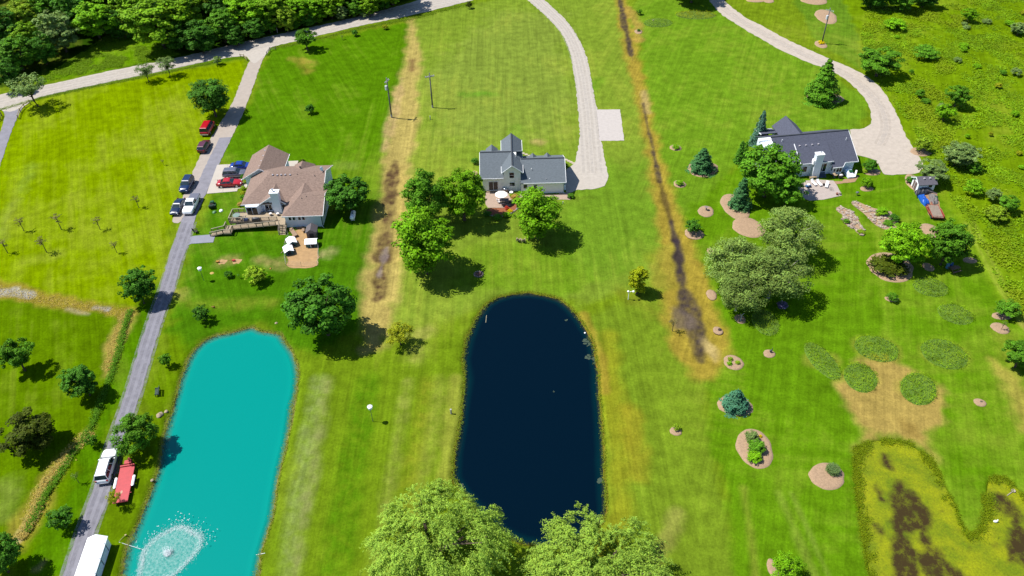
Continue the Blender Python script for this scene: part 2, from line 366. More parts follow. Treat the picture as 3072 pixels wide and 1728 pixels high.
path([(1553,-20),(1566,30),(1580,90),(1592,150),(1602,200),(1618,260),(1632,330),(1648,400),(1662,460),(1682,530),(1697,590),(1710,640),(1722,700),(1735,760),(1750,820),(1765,880),(1772,925)], [1.3,1.6,1.8,1.7,1.6,1.6,1.6,1.7,2.0,2.2,2.8,3.2,3.6,4.4,5.0,4.6,3.0], (184,160,62), 1.2, .92, 1.4, .35)
path([(1578,20),(1600,60),(1606,100)], 1.4, (196,160,80), 1, .7, 1.2)
path([(1620,230),(1628,280)], .8, (204,180,120), .8, .7, .8)
area([(1640,640),(1690,610),(1720,640),(1700,720),(1650,730)], (174,162,62), 1.2, .7, 1.4)
area([(1770,840),(1800,870),(1800,905),(1770,880)], (214,190,130), .8, .7, 1.2)
MUD = (70,60,68)
path([(1556,-15),(1564,25),(1574,70),(1583,110),(1591,150)], [.6,.8,.9,.8,.3], MUD, .45, .95, .7, .15, .3)
path([(1618,258),(1630,320),(1642,370),(1650,412),(1660,455)], [.2,.32,.36,.5,.45], MUD, .35, .9, .5, .15, .4)
path([(1660,455),(1676,510),(1690,560)], [.4,.5,.3], (92,74,50), .5, .75, .6)
path([(1701,605),(1707,640),(1712,675)], [.7,1.0,.8], MUD, .5, .95, .6, .2)
path([(1688,555),(1701,605)], [.35,.6], MUD, .5, .85, .5)
path([(1709,670),(1713,690),(1718,715),(1724,745),(1736,775),(1746,810),(1756,850),(1764,905)], [.9,.7,1.0,1.4,1.9,1.8,1.2,.5], MUD, .6, .95, .8, .2, .35)
area(poly(s5, [(1165,455),(1290,430),(1400,560),(1460,740),(1380,680),(1290,660),(1210,660),(1190,560)]), (120,106,96), .8, .75, 1.0)
# --- ditch on the left
path([(-40,722),(40,735),(90,745),(150,757),(220,770),(262,778),(312,790)], [2.6,2.2,1.6,1.5,1.6,1.4,1.6], (168,150,54), .8, .9, 1.2, .3)
path([(-20,728),(30,735),(75,741)], [.8,1.3,.6], (190,188,184), .5, .9, 1.2)
path([(238,773),(268,777)], .7, (188,184,180), .4, .9, .6)
path([(170,775),(225,790)], .35, (190,180,140), .4, .7, .6)
path([(318,795),(300,830),(288,870),(275,915),(268,945)], [1.2,1.6,1.5,1.2,.6], (190,170,84), .8, .95, 1.2, .25)
path(poly(s2, [(870,20),(700,200),(560,380),(480,480),(380,640),(320,800),(250,980),(150,1120)]), [.6,.8,1.0,1.2,1.4,2.0,2.4,2.0], (168,160,56), .9, .9, 1.2, .3)
path(poly(s2, [(400,600),(330,780),(280,920),(180,1090)]), [.3,.5,.7,.5], (222,200,140), .5, .9, .8)
path(poly(s2, [(60,560),(120,640),(40,800)]), 1.4, (160,176,80), 1.5, .5, 1.5)
path(poly(s2, [(420,1320),(380,1370)]), .7, (180,160,110), .6, .8, .8)
# --- ponds: the ground dips below the water
POND = {}
for nm, pp, c_, hgt in (('turquoise', TURQ, (176,150,104), .45), ('dark', DARK, (150,120,52), .45), ('algae', ALGAE, (88,104,10), .25)):
    p = W2(pp); i = sel(p, 6); X, Y = GX[i], GY[i]
    d = segd(p, X, Y, closed=True); d = np.where(inside(p, X, Y), d, -d)+N1[i]*.9
    gz[i] = np.minimum(gz[i], -hgt*2*sstep(-.9, 1.1, d)-np.clip(d-1, 0, 12)*.12)
    paint(i, sstep(-.35, .15, d)*.9, c_)
    POND[nm] = (p, hgt)
gz[(np.abs(sc_)[None, :] > 1.2).repeat(len(yr), 0).ravel()] = 0

me = bpy.data.meshes.new('ground'); me.vertices.add(NV)
me.vertices.foreach_set('co', np.stack([GX, GY, gz], 1).astype(np.float32).ravel())
r_, c_n = gshape; ii = np.arange(NV).reshape(gshape)
quads = np.stack([ii[:-1, :-1], ii[:-1, 1:], ii[1:, 1:], ii[1:, :-1]], -1).reshape(-1, 4)
me.loops.add(quads.size); me.loops.foreach_set('vertex_index', quads.ravel().astype(np.int32))
me.polygons.add(len(quads)); me.polygons.foreach_set('loop_start', np.arange(0, quads.size, 4, dtype=np.int32)); me.polygons.foreach_set('loop_total', np.full(len(quads), 4, np.int32))
ca = me.color_attributes.new('soil', 'FLOAT_COLOR', 'POINT'); ca.data.foreach_set('color', np.concatenate([gc, np.ones((NV, 1))], 1).astype(np.float32).ravel())
cb = me.color_attributes.new('mow', 'FLOAT_COLOR', 'POINT'); cb.data.foreach_set('color', np.stack([wl, (1-wl)*(1-wr), wr, np.ones(NV)], 1).astype(np.float32).ravel())
me.update(calc_edges=True); me.polygons.foreach_set('use_smooth', np.ones(len(quads), bool))
gm, n, b, L = newmat('turf')
at = n.nodes.new('ShaderNodeAttribute'); at.attribute_name = 'soil'
ge = n.nodes.new('ShaderNodeNewGeometry')
tx = n.nodes.new('ShaderNodeTexNoise'); tx.inputs['Scale'].default_value = 2.6; tx.inputs['Detail'].default_value = 8; tx.inputs['Roughness'].default_value = .75; L(ge.outputs[0], tx.inputs[0])
mr = n.nodes.new('ShaderNodeMapRange'); mr.inputs[1].default_value = .3; mr.inputs[2].default_value = .7; mr.inputs[3].default_value = .70; mr.inputs[4].default_value = 1.30; L(tx.outputs[0], mr.inputs[0])
t2 = n.nodes.new('ShaderNodeTexNoise'); t2.inputs['Scale'].default_value = .5; t2.inputs['Detail'].default_value = 5; L(ge.outputs[0], t2.inputs[0])
m2 = n.nodes.new('ShaderNodeMapRange'); m2.inputs[1].default_value = .3; m2.inputs[2].default_value = .7; m2.inputs[3].default_value = .80; m2.inputs[4].default_value = 1.20; L(t2.outputs[0], m2.inputs[0])
mm = n.nodes.new('ShaderNodeMath'); mm.operation = 'MULTIPLY'; L(mr.outputs[0], mm.inputs[0]); L(m2.outputs[0], mm.inputs[1])
mo_ = n.nodes.new('ShaderNodeAttribute'); mo_.attribute_name = 'mow'; sp_ = n.nodes.new('ShaderNodeSeparateColor'); L(mo_.outputs['Color'], sp_.inputs[0]); acc = None
for k_, an in enumerate((23, 0, -20)):                       # fine mower lines, each lawn in its own direction
    mp = n.nodes.new('ShaderNodeMapping'); mp.vector_type = 'TEXTURE'; L(ge.outputs[0], mp.inputs[0]); mp.inputs['Rotation'].default_value = (0, 0, math.radians(an)); mp.inputs['Scale'].default_value = (.62, 22, 1)
    t3 = n.nodes.new('ShaderNodeTexNoise'); t3.inputs['Scale'].default_value = 1; t3.inputs['Detail'].default_value = 4; t3.inputs['Roughness'].default_value = .7; L(mp.outputs[0], t3.inputs[0])
    m3 = n.nodes.new('ShaderNodeMapRange'); m3.inputs[1].default_value = .28; m3.inputs[2].default_value = .72; m3.inputs[3].default_value = .80; m3.inputs[4].default_value = 1.20; L(t3.outputs[0], m3.inputs[0])
    w3 = n.nodes.new('ShaderNodeMath'); w3.operation = 'MULTIPLY'; L(m3.outputs[0], w3.inputs[0]); L(sp_.outputs[k_], w3.inputs[1])
    if acc is None: acc = w3
    else:
        a3 = n.nodes.new('ShaderNodeMath'); L(acc.outputs[0], a3.inputs[0]); L(w3.outputs[0], a3.inputs[1]); acc = a3
mz = n.nodes.new('ShaderNodeMath'); mz.operation = 'MULTIPLY'; L(mm.outputs[0], mz.inputs[0]); L(acc.outputs[0], mz.inputs[1]); mm = mz
vm = n.nodes.new('ShaderNodeVectorMath'); vm.operation = 'SCALE'; L(at.outputs['Color'], vm.inputs[0]); L(mm.outputs[0], vm.inputs['Scale']); L(vm.outputs[0], b.inputs['Base Color'])
bp = n.nodes.new('ShaderNodeBump'); bp.inputs['Strength'].default_value = .45; bp.inputs['Distance'].default_value = .12; L(tx.outputs[0], bp.inputs['Height']); L(bp.outputs[0], b.inputs['Normal'])
b.inputs['Roughness'].default_value = 1; b.inputs['Specular IOR Level'].default_value = 0
me.materials.append(gm); tag(link('ground', me), kind='structure')

# --- water sheets
def water(name, key, m_, deep=2.2):
    p, hgt = POND[key]; P_ = np.array(p); step = .5
    xs = np.arange(P_[:, 0].min()-2, P_[:, 0].max()+2, step); ys = np.arange(P_[:, 1].min()-2, P_[:, 1].max()+2, step)
    XX, YY = np.meshgrid(xs, ys); X, Y = XX.ravel(), YY.ravel()
    d = segd(p, X, Y, closed=True); ins = inside(p, X, Y); d = np.where(ins, d, -d)
    keep = d > -1.2
    i2 = np.arange(len(X)).reshape(XX.shape); q = np.stack([i2[:-1, :-1], i2[:-1, 1:], i2[1:, 1:], i2[1:, :-1]], -1).reshape(-1, 4)
    q = q[keep[q].all(1)]; used = np.unique(q); mp_ = -np.ones(len(X), int); mp_[used] = np.arange(len(used)); q = mp_[q]
    me = bpy.data.meshes.new(name); me.vertices.add(len(used)); me.vertices.foreach_set('co', np.stack([X[used], Y[used], np.full(len(used), -hgt)], 1).astype(np.float32).ravel())
    me.loops.add(q.size); me.loops.foreach_set('vertex_index', q.ravel().astype(np.int32)); me.polygons.add(len(q))
    me.polygons.foreach_set('loop_start', np.arange(0, q.size, 4, dtype=np.int32)); me.polygons.foreach_set('loop_total', np.full(len(q), 4, np.int32))
    a = me.attributes.new('depth', 'FLOAT', 'POINT'); a.data.foreach_set('value', np.clip(d[used]/deep, 0, 1).astype(np.float32))
    me.update(calc_edges=True); me.materials.append(m_); return tag(link(name, me), kind='structure'), (X[used], Y[used], me)
def watermat(name, deep, shallow, a0=.35, rough=.12, bump=.05):
    m_, n, b, L = newmat(name); out = n.nodes['Material Output']
    at = n.nodes.new('ShaderNodeAttribute'); at.attribute_name = 'depth'
    g = n.nodes.new('ShaderNodeNewGeometry'); tx = n.nodes.new('ShaderNodeTexNoise'); tx.inputs['Scale'].default_value = .09; tx.inputs['Detail'].default_value = 3; L(g.outputs[0], tx.inputs[0])
    ad = n.nodes.new('ShaderNodeMath'); ad.operation = 'MULTIPLY_ADD'; L(tx.outputs[0], ad.inputs[0]); ad.inputs[1].default_value = .5; L(at.outputs['Fac'], ad.inputs[2])
    mr = n.nodes.new('ShaderNodeMapRange'); mr.inputs[1].default_value = .3; mr.inputs[2].default_value = 1.15; L(ad.outputs[0], mr.inputs[0])
    mx = n.nodes.new('ShaderNodeMix'); mx.data_type = 'RGBA'; L(mr.outputs[0], mx.inputs['Factor']); mx.inputs['A'].default_value = (*shallow, 1); mx.inputs['B'].default_value = (*deep, 1)
    L(mx.outputs['Result'], b.inputs['Base Color']); b.inputs['Roughness'].default_value = rough; b.inputs['IOR'].default_value = 1.33; b.inputs['Specular IOR Level'].default_value = .22
    t2 = n.nodes.new('ShaderNodeTexNoise'); t2.inputs['Scale'].default_value = 2.2; t2.inputs['Detail'].default_value = 4; L(g.outputs[0], t2.inputs[0])
    bp = n.nodes.new('ShaderNodeBump'); bp.inputs['Strength'].default_value = bump; bp.inputs['Distance'].default_value = .1; L(t2.outputs[0], bp.inputs['Height']); L(bp.outputs[0], b.inputs['Normal'])
    tr = n.nodes.new('ShaderNodeBsdfTransparent'); ms = n.nodes.new('ShaderNodeMixShader')
    m2 = n.nodes.new('ShaderNodeMapRange'); m2.inputs[1].default_value = 0; m2.inputs[2].default_value = .55; m2.inputs[3].default_value = a0; m2.inputs[4].default_value = 1; L(at.outputs['Fac'], m2.inputs[0])
    L(m2.outputs[0], ms.inputs[0]); L(tr.outputs[0], ms.inputs[1]); L(b.outputs[0], ms.inputs[2]); L(ms.outputs[0], out.inputs[0])
    return m_
water('turquoise_pond_water', 'turquoise', watermat('turquoise_water', A(0,172,160), A(6,184,168), .25, .22, .05), 2.2)
water('dark_pond_water', 'dark', watermat('dark_water', A(0,26,44), A(1,58,64), .5, .12, .04), 1.7)
# algae pond: duckweed mat broken by dark open water
am, n, b, L = newmat('algae_water')
at = n.nodes.new('ShaderNodeAttribute'); at.attribute_name = 'open'
g = n.nodes.new('ShaderNodeNewGeometry')
def NT(scale, det, rough=.6, src=None):
    t = n.nodes.new('ShaderNodeTexNoise'); t.inputs['Scale'].default_value = scale; t.inputs['Detail'].default_value = det; t.inputs['Roughness'].default_value = rough; L(g.outputs[0], t.inputs[0]); return t
ta, tb, tc = NT(.55, 9, .76), NT(3.6, 6, .8), NT(.3, 5)
m1 = n.nodes.new('ShaderNodeMath'); m1.operation = 'MULTIPLY_ADD'; L(tb.outputs[0], m1.inputs[0]); m1.inputs[1].default_value = .35; L(at.outputs['Fac'], m1.inputs[2])
m2_ = n.nodes.new('ShaderNodeMath'); m2_.operation = 'MULTIPLY_ADD'; L(ta.outputs[0], m2_.inputs[0]); m2_.inputs[1].default_value = 1.0; L(m1.outputs[0], m2_.inputs[2])
mo = n.nodes.new('ShaderNodeMapRange'); mo.inputs[1].default_value = .76; mo.inputs[2].default_value = 1.05; L(m2_.outputs[0], mo.inputs[0])
tcr = n.nodes.new('ShaderNodeMapRange'); tcr.inputs[1].default_value = .34; tcr.inputs[2].default_value = .64; L(tc.outputs[0], tcr.inputs[0])
rmp = n.nodes.new('ShaderNodeMix'); rmp.data_type = 'RGBA'; L(tcr.outputs[0], rmp.inputs['Factor']); rmp.inputs['A'].default_value = (*A(128,152,0), 1); rmp.inputs['B'].default_value = (*A(178,186,0), 1)
sp = n.nodes.new('ShaderNodeMapRange'); sp.inputs[1].default_value = .3; sp.inputs[2].default_value = .7; sp.inputs[3].default_value = .55; sp.inputs[4].default_value = 1.3; L(tb.outputs[0], sp.inputs[0])
sv = n.nodes.new('ShaderNodeVectorMath'); sv.operation = 'SCALE'; L(rmp.outputs['Result'], sv.inputs[0]); L(sp.outputs[0], sv.inputs['Scale'])
mxx = n.nodes.new('ShaderNodeMix'); mxx.data_type = 'RGBA'; L(mo.outputs[0], mxx.inputs['Factor']); L(sv.outputs[0], mxx.inputs['A']); mxx.inputs['B'].default_value = (*A(74,58,14), 1)
L(mxx.outputs['Result'], b.inputs['Base Color']); b.inputs['Roughness'].default_value = .5; b.inputs['Specular IOR Level'].default_value = .25
ao, (ax_, ay_, ame) = water('algae_pond_water', 'algae', am)
op = np.zeros(len(ax_))
for pts_, h_ in [([(1240,640),(1280,720),(1310,820),(1340,900),(1290,980)], [.6,1.4,2.2,2.6,1.6]), ([(1290,980),(1240,1060),(1260,1150),(1290,1280),(1310,1440),(1330,1600)], [1.2,.6,1.2,1.6,1.4,1.4]),
                 ([(1390,900),(1440,1050),(1480,1200),(1500,1320),(1560,1440)], [1.4,.5,.5,1.6,1.2]), ([(1570,1220),(1600,1320),(1680,1390),(1760,1440)], [.3,.6,.5,.8]),
                 ([(1110,400),(1130,470),(1180,510)], [.3,.5,.3]), ([(1040,660),(1080,770)], [.15,.3]), ([(1040,1020),(1075,1060)], [.4,.3]), ([(2110,760),(2160,840),(2210,870)], [.6,1.3,1.0]),
                 ([(2250,880),(2240,1080),(2210,1300)], [.3,.25,.2]), ([(2290,1080),(2318,1250)], [1.2,1.8])]:
    p = W2(poly(s7, pts_)); h = list(np.interp(np.linspace(0, 1, len(p)), np.linspace(0, 1, len(h_)), h_))
    op = np.maximum(op, sstep(1.0, -.6, segd(p, ax_, ay_, h)))
op = op*.34+.02
a = ame.attributes.new('open', 'FLOAT', 'POINT'); a.data.foreach_set('value', op.astype(np.float32))

# ================================================================== ROADS AND PAVING
gravel = mat('pale_gravel', A(226,216,203), .95, var=.08, scale=1.2, bump=.3, spec=.2)
gravel2 = mat('pink_gravel', A(228,214,198), .95, var=.09, scale=.9, bump=.3, spec=.2)
asphalt = mat('old_asphalt', A(168,166,176), .9, var=.12, scale=.7, spec=.25)
concrete = mat('tan_concrete', A(212,198,184), .9, var=.07, scale=.8, spec=.25)
padcon = mat('pale_concrete', A(234,224,210), .9, var=.04, scale=.8, spec=.25)
def densify(pts, stp=2.0, jit=0, seed=0):
    rd = random.Random(seed); out = []
    for i in range(len(pts)):
        a, b_ = Vector(pts[i]), Vector(pts[(i+1) % len(pts)]); k = max(1, int((b_-a).length/stp))
        nn = Vector((-(b_-a).y, (b_-a).x)).normalized() if (b_-a).length > 0 else Vector((0, 0))
        for j in range(k): out.append(tuple(a.lerp(b_, j/k)+nn*(rd.uniform(-jit, jit))))
    return out
def smooth_poly(pts, it=1):
    for _ in range(it):
        o = []
        for i in range(len(pts)):
            a, b_ = pts[i], pts[(i+1) % len(pts)]; o += [(a[0]*.75+b_[0]*.25, a[1]*.75+b_[1]*.25), (a[0]*.25+b_[0]*.75, a[1]*.25+b_[1]*.75)]
        pts = o
    return pts
def sheet(name, pts, m_, z=.05, jit=.18, sm=1, stp=.8, kind=True, th=None):
    """flat paving with a slightly ragged edge; sides go down into the soil"""
    w_ = W2(pts); w_ = smooth_poly(w_, sm) if sm else w_
    w_ = densify(w_, stp, jit, len(name)); mb = MB()
    from mathutils.geometry import delaunay_2d_cdt
    k = len(w_); vo, _, fo_, _, _, _ = delaunay_2d_cdt([Vector(p) for p in w_], [(i, (i+1) % k) for i in range(k)], [], 1, 1e-4)
    mb.add([(p.x, p.y, z) for p in vo], fo_)
    o = len(mb.v); mb.v += [(p[0], p[1], z-.002) for p in w_]+[(p[0], p[1], z-.25) for p in w_]
    mb.f += [(o+i, o+(i+1) % k, o+k+(i+1) % k, o+k+i) for i in range(k)]
    ob = part(name, mb, m_, None)
    if kind: ob['kind'] = 'structure'
    return ob
ROAD_U = [(-80,256),(0,238),(60,226),(120,213),(270,180),(345,165),(440,148),(580,113),(740,78),(880,48),(1030,8),(1075,-8),(1200,-45)]
ROAD_L = [(1330,-30),(1195,-1),(1160,8),(1040,38),(900,66),(760,100),(690,116),(676,124),(668,140),(640,165),(628,150),(618,141),(600,141),(540,150),(420,176),(250,211),(110,241),(75,254),(62,268),(30,285),(8,280),(0,275),(-80,290)]
sheet('gravel_road', ROAD_U+ROAD_L, gravel, .05, .2, 1)
sheet('asphalt_driveway_far', [(8,279),(30,283),(62,266),(52,280),(45,292),(25,340),(10,390),(-5,430),(-20,470),(-60,470),(-30,410),(-8,360),(8,310),(12,290)], asphalt, .058, .1)
sheet('concrete_driveway', [(640,162),(628,152),(622,165),(602,215),(586,258),(562,298),(532,345),(514,372),(490,420),(472,470),(452,515),(436,548),(434,560),(452,562),(462,545),(486,545),(500,525),(512,500),(520,480),(540,440),(556,400),(576,360),(600,312),(620,265),(640,210),(656,162),(668,138),(655,150)], concrete, .062, .12)
sheet('asphalt_driveway', [(552,347),(552,347),(583,345),(583,345),(576,361),(556,401),(540,441),(521,481),(505,515),(493,545),(479,596),(470,625),(452,671),(443,713),(425,765),(401,827),(375,920),(349,1009),(330,1055),(313,1098),(297,1160),(280,1228),(262,1282),(241,1332),(222,1395),(205,1449),(185,1520),(130,1520),(159,1449),(178,1390),(197,1332),(217,1280),(236,1228),(256,1160),(279,1098),(295,1050),(310,1009),(338,915),(365,827),(388,765),(407,713),(418,671),(432,620),(443,596),(461,544),(478,500),(500,455),(520,412),(540,372)], asphalt, .068, .1)
sheet('walkway', poly(q5, [(1830,1000),(1870,993),(2085,975),(2060,1055),(1850,1068),(1800,1090)]), mat('walk_concrete', A(176,178,192), .9, var=.06, scale=1, spec=.2), .064, .03, 0)
sheet('concrete_pad', poly(q6, [(222,408),(660,390),(660,560),(600,700),(488,715),(478,748),(85,780)]), padcon, .075, .01, 0)
sheet('front_walk', poly(q6, [(1130,360),(1268,355),(1240,440),(1180,470),(1130,450)]), padcon, .07, .01, 0)
# control joints of the pad
for a, b_ in [((150,600),(600,580)), ((360,400),(290,762))]:
    p, q = V(*q6(*a), .079), V(*q6(*b_), .079); struct('pad_joint', MB().beam(p, q, .05, .006), mat('joint', A(190,178,166), .95))
sheet('gravel_driveway_white_house', poly(q3, [(230,-40),(265,0),(440,150),(600,320),(680,500),(710,680),(735,850),(750,1000),(765,1200),(770,1300)])+poly(q7, [(1898,150),(1870,300),(1850,385),(1800,430),(1755,450),(1755,660),(1810,672),(1860,640),(1930,642),(2080,632),(2150,592),(2180,530),(2162,450),(2140,360),(2112,200),(2100,168)])+poly(q3, [(960,1330),(955,1200),(945,1100),(935,1030),(900,880),(870,700),(830,520),(760,370),(660,220),(560,120),(430,0),(390,-40)]), gravel, .05, .16)
sheet('gravel_parking_pad', poly(q3, [(930,1060),(1160,1058),(1180,1220),(1200,1360),(960,1362),(945,1200)]), mat('white_gravel', A(230,220,212), .95, var=.07, scale=1.5, bump=.3), .056, .08, 0)
sheet('gravel_driveway_blue_roof_house', poly(q3, [(1990,-40),(2020,0),(2120,130),(2280,230),(2400,310)])+poly(q4, [(0,355),(250,500),(480,600),(640,655),(800,730),(900,805),(1000,900),(1080,1020),(1108,1130),(1085,1215),(1010,1245),(900,1250)])+poly(q8, [(900,80),(940,300),(970,310),(1080,335),(1150,372),(1185,430),(1205,475),(1240,498),(1500,496),(1575,468),(1602,425),(1590,375),(1500,220),(1430,120)])+poly(q4, [(1380,1180),(1320,1050),(1230,900),(1130,790),(1000,700),(700,570),(450,460),(200,340),(0,225)])+poly(q3, [(2400,190),(2260,90),(2160,0),(2120,-40)]), gravel2, .05, .18)

# wheel tracks worn into the drives
def trackmat(name, col, lo, hi):
    m_, n, b, L = newmat(name); g = n.nodes.new('ShaderNodeNewGeometry'); t = n.nodes.new('ShaderNodeTexNoise'); t.inputs['Scale'].default_value = .8; t.inputs['Detail'].default_value = 6; t.inputs['Roughness'].default_value = .7; L(g.outputs[0], t.inputs[0])
    r = n.nodes.new('ShaderNodeMapRange'); r.inputs[1].default_value = .35; r.inputs[2].default_value = .7; r.inputs[3].default_value = lo; r.inputs[4].default_value = hi; L(t.outputs[0], r.inputs[0]); L(r.outputs[0], b.inputs['Alpha'])
    b.inputs['Base Color'].default_value = (*col, 1); b.inputs['Roughness'].default_value = 1; b.inputs['Specular IOR Level'].default_value = .1; return m_
def tracks(pts, offs, hw, m_, z, name='tyre_track'):
    c = [Vector(p) for p in W2(pts)]
    for _ in range(2): c = [c[0]]+[q for a, b_ in zip(c[:-1], c[1:]) for q in (a.lerp(b_, .25), a.lerp(b_, .75))]+[c[-1]]
    for o in offs:
        mb = MB(); vs_ = []
        for i, p in enumerate(c):
            d = (c[min(i+1, len(c)-1)]-c[max(i-1, 0)]).normalized(); nn = Vector((-d.y, d.x)); vs_ += [(*(p+nn*(o-hw)), z), (*(p+nn*(o+hw)), z)]
        mb.add(vs_, [(2*i, 2*i+1, 2*i+3, 2*i+2) for i in range(len(c)-1)]); struct(name, mb, m_)
tk_l, tk_d, tk_g = trackmat('track_pale', A(236,228,220), .0, .35), trackmat('track_dark', A(196,184,172), .0, .2), trackmat('track_grass', A(150,150,84), .0, .7)
tracks([(-70,272),(60,243),(120,228),(270,196),(440,162),(580,128),(740,90),(880,58),(1030,24),(1150,0)], (-1.5, 1.5), .5, tk_d, .056); tracks([(-70,272),(60,243),(120,228),(270,196),(440,162),(580,128),(740,90),(880,58),(1030,24),(1150,0)], (-2.6, 0, 2.6), .5, tk_l, .056)
cl2 = poly(q3, [(350,0),(500,140),(630,270),(720,440),(770,600),(805,780),(830,960),(850,1100),(865,1300)])+poly(q7, [(2000,200),(2010,330),(2020,480)])
tracks(cl2, (-.8, .8), .3, tk_d, .056); tracks(cl2, (-1.9, 0, 1.9), .3, tk_l, .056)
cl3 = poly(q3, [(2090,0),(2190,110),(2340,210)])+poly(q4, [(0,290),(230,420),(480,540),(700,640),(900,740),(1050,860),(1160,980),(1230,1110),(1250,1260),(1180,1400)])
tracks(cl3, (-.9, .9), .3, tk_d, .056); tracks(cl3, (0,), .5, tk_l, .056)
cl1 = [(475,560),(461,600),(440,660),(425,713),(405,765),(383,827),(357,917),(330,1009),(297,1098),(277,1160),(258,1228),(219,1332),(182,1449)]
tracks(cl1, (-1.35, 1.35), .35, trackmat('track_edge', A(196,194,200), .0, .6), .074); tracks(cl1, (-.55, .55), .3, trackmat('track_asphalt', A(152,150,160), .0, .35), .074)
# ================================================================== BUILDINGS
glass = glassmat()
white = mat('white_trim', (.78, .79, .8), .5, var=.03)
def siding(name, col):
    if name in MATS: return MATS[name]
    m_ = mat(name, col, .6, var=.04, scale=1.5); n = m_.node_tree; b = n.nodes['Principled BSDF']; L = n.links.new
    g = n.nodes.new('ShaderNodeNewGeometry'); wv = n.nodes.new('ShaderNodeTexWave'); wv.bands_direction = 'Z'; wv.wave_profile = 'SAW'; wv.inputs['Scale'].default_value = 1.3
    L(g.outputs[0], wv.inputs[0]); bp = n.nodes.new('ShaderNodeBump'); bp.inputs['Strength'].default_value = .5; bp.inputs['Distance'].default_value = .03; L(wv.outputs['Fac'], bp.inputs['Height']); L(bp.outputs[0], b.inputs['Normal'])
    return m_
def shingle(name, col, v_=.2):
    if name in MATS: return MATS[name]
    m_ = mat(name, col, .9, var=v_, scale=2.6, bump=.5, spec=.2, stretch=(1, 1.6, 1.6)); n = m_.node_tree; b = n.nodes['Principled BSDF']; L = n.links.new
    return m_
def window(parent, cx, y, z0, w_, h_, panes=2, local=False, face=-1, trim=None, axis='x', name='window', bar=False):
    """window in a wall facing -y (axis x) or +-x (axis y); frame proud, one pane mesh per light"""
    t = .09; fm = MB(); d0, d1 = sorted((y-.03*-face, y+.07*face))
    def bx(mb, a, b_, c, d, e0, e1):
        if axis == 'x': mb.box(a, b_, e0, e1, c, d)
        else: mb.box(e0, e1, a, b_, c, d)
    bx(fm, cx-w_/2-t, cx+w_/2+t, z0-t, z0, d0, d1); bx(fm, cx-w_/2-t, cx+w_/2+t, z0+h_, z0+h_+t, d0, d1)
    bx(fm, cx-w_/2-t, cx-w_/2, z0, z0+h_, d0, d1); bx(fm, cx+w_/2, cx+w_/2+t, z0, z0+h_, d0, d1)
    for k in range(1, panes):
        x = cx-w_/2+w_*k/panes; bx(fm, x-.035, x+.035, z0, z0+h_, d0, d1)
    if bar: bx(fm, cx-w_/2, cx+w_/2, z0+h_/2-.03, z0+h_/2+.03, d0+.005, d1-.005)
    f = part(name, fm, trim or white, parent, local)
    e0, e1 = sorted((y-.02*-face, y+.03*face))
    for k in range(panes):
        a, b_ = cx-w_/2+w_*k/panes, cx-w_/2+w_*(k+1)/panes
        p = MB(); bx(p, a+.003, b_-.003, z0+.003, z0+h_-.003, e0, e1); part('pane', p, glass, f, local)
    return f
def gable_block(mb, x0, x1, y0, y1, z0, ze, zr, axis='x'):
    """walls with gable ends; ridge along axis"""
    if axis == 'x':
        ym = (y0+y1)/2; A_ = [(x0,y0,z0),(x0,y1,z0),(x0,y1,ze),(x0,ym,zr),(x0,y0,ze)]; B_ = [(x1,)+p[1:] for p in A_]
    else:
        xm = (x0+x1)/2; A_ = [(x0,y0,z0),(x1,y0,z0),(x1,y0,ze),(xm,y0,zr),(x0,y0,ze)]; B_ = [(p[0],y1,p[2]) for p in A_]
    return mb.add(A_+B_, [(0,1,2,3,4),(9,8,7,6,5)]+[(i, i+5, (i+1) % 5+5, (i+1) % 5) for i in range(5)])
def vent(parent, x, y, z, m_, local=False, r=.16, name='roof_vent'):
    return part(name, MB().box(x-r, x+r, y-r, y+r, z-.05, z+.22, .04), m_, parent, local)
def pipe(parent, x, y, z, m_, local=False, h=.6):
    return part('vent_pipe', MB().tube([(x, y, z-.2), (x, y, z+h)], .07, 8), m_, parent, local)

# ---------------------------------------------------------------- house with brown roof
brown = shingle('brown_shingle', A(176,150,136), .24)
side1 = siding('blue_white_siding', (.62, .68, .74))
H1 = thing('brown_roofed_house', 'large house with brown shingle hip roof, white chimney and rear deck', 'house', (-46, 139, 0))
wl_ = MB(); wl_.box(-53.9, -38.4, 134.0, 147.0, 0, 3.25); gable_block(wl_, -41.5, -38.35, 134.4, 146.8, 3.0, 3.2, 5.75)
wl_.box(-44.9, -37.62, 129.7, 137.8, 0, 3.0); gable_block(wl_, -39.6, -37.6, 129.72, 137.9, 2.9, 3.0, 4.75); part('wall', wl_, side1, H1)
gw = MB(); gable_block(gw, -55.9, -48.8, 143.6, 152.4, 0, 3.0, 5.25, 'y'); part('garage_wall', gw, side1, H1)
cw = MB(); cw.add([(-50.0,133.75,0),(-45.5,133.75,0),(-45.5,133.75,3.35),(-47.8,133.75,4.8),(-50.0,133.75,3.35),(-50.0,135,0),(-45.5,135,0),(-45.5,135,3.35),(-47.8,135,4.8),(-50.0,135,3.35)], [(0,1,2,3,4),(9,8,7,6,5)]+[(i, i+5, (i+1) % 5+5, (i+1) % 5) for i in range(5)])
part('chimney_gable_wall', cw, side1, H1)
part('bay_wall', MB().prism([(-53.6,134.2),(-53.3,132.7),(-50.9,132.7),(-50.2,134.2)], .3, 3.15), side1, H1)
rf = MB()
RL, RR = (-49.2,140.8,6.05), (-37.9,140.8,6.05); ez = 3.25
rf.slab([RL, RR, (-37.9,133.6,ez), (-54.3,133.6-.2,ez-.05)]); rf.slab([RL, (-54.3,133.4,ez-.05), (-54.6,147.4,ez)]); rf.slab([RR, RL, (-54.6,147.4,ez), (-37.9,147.4,ez)])
main_roof = part('roof', rf, brown, H1)
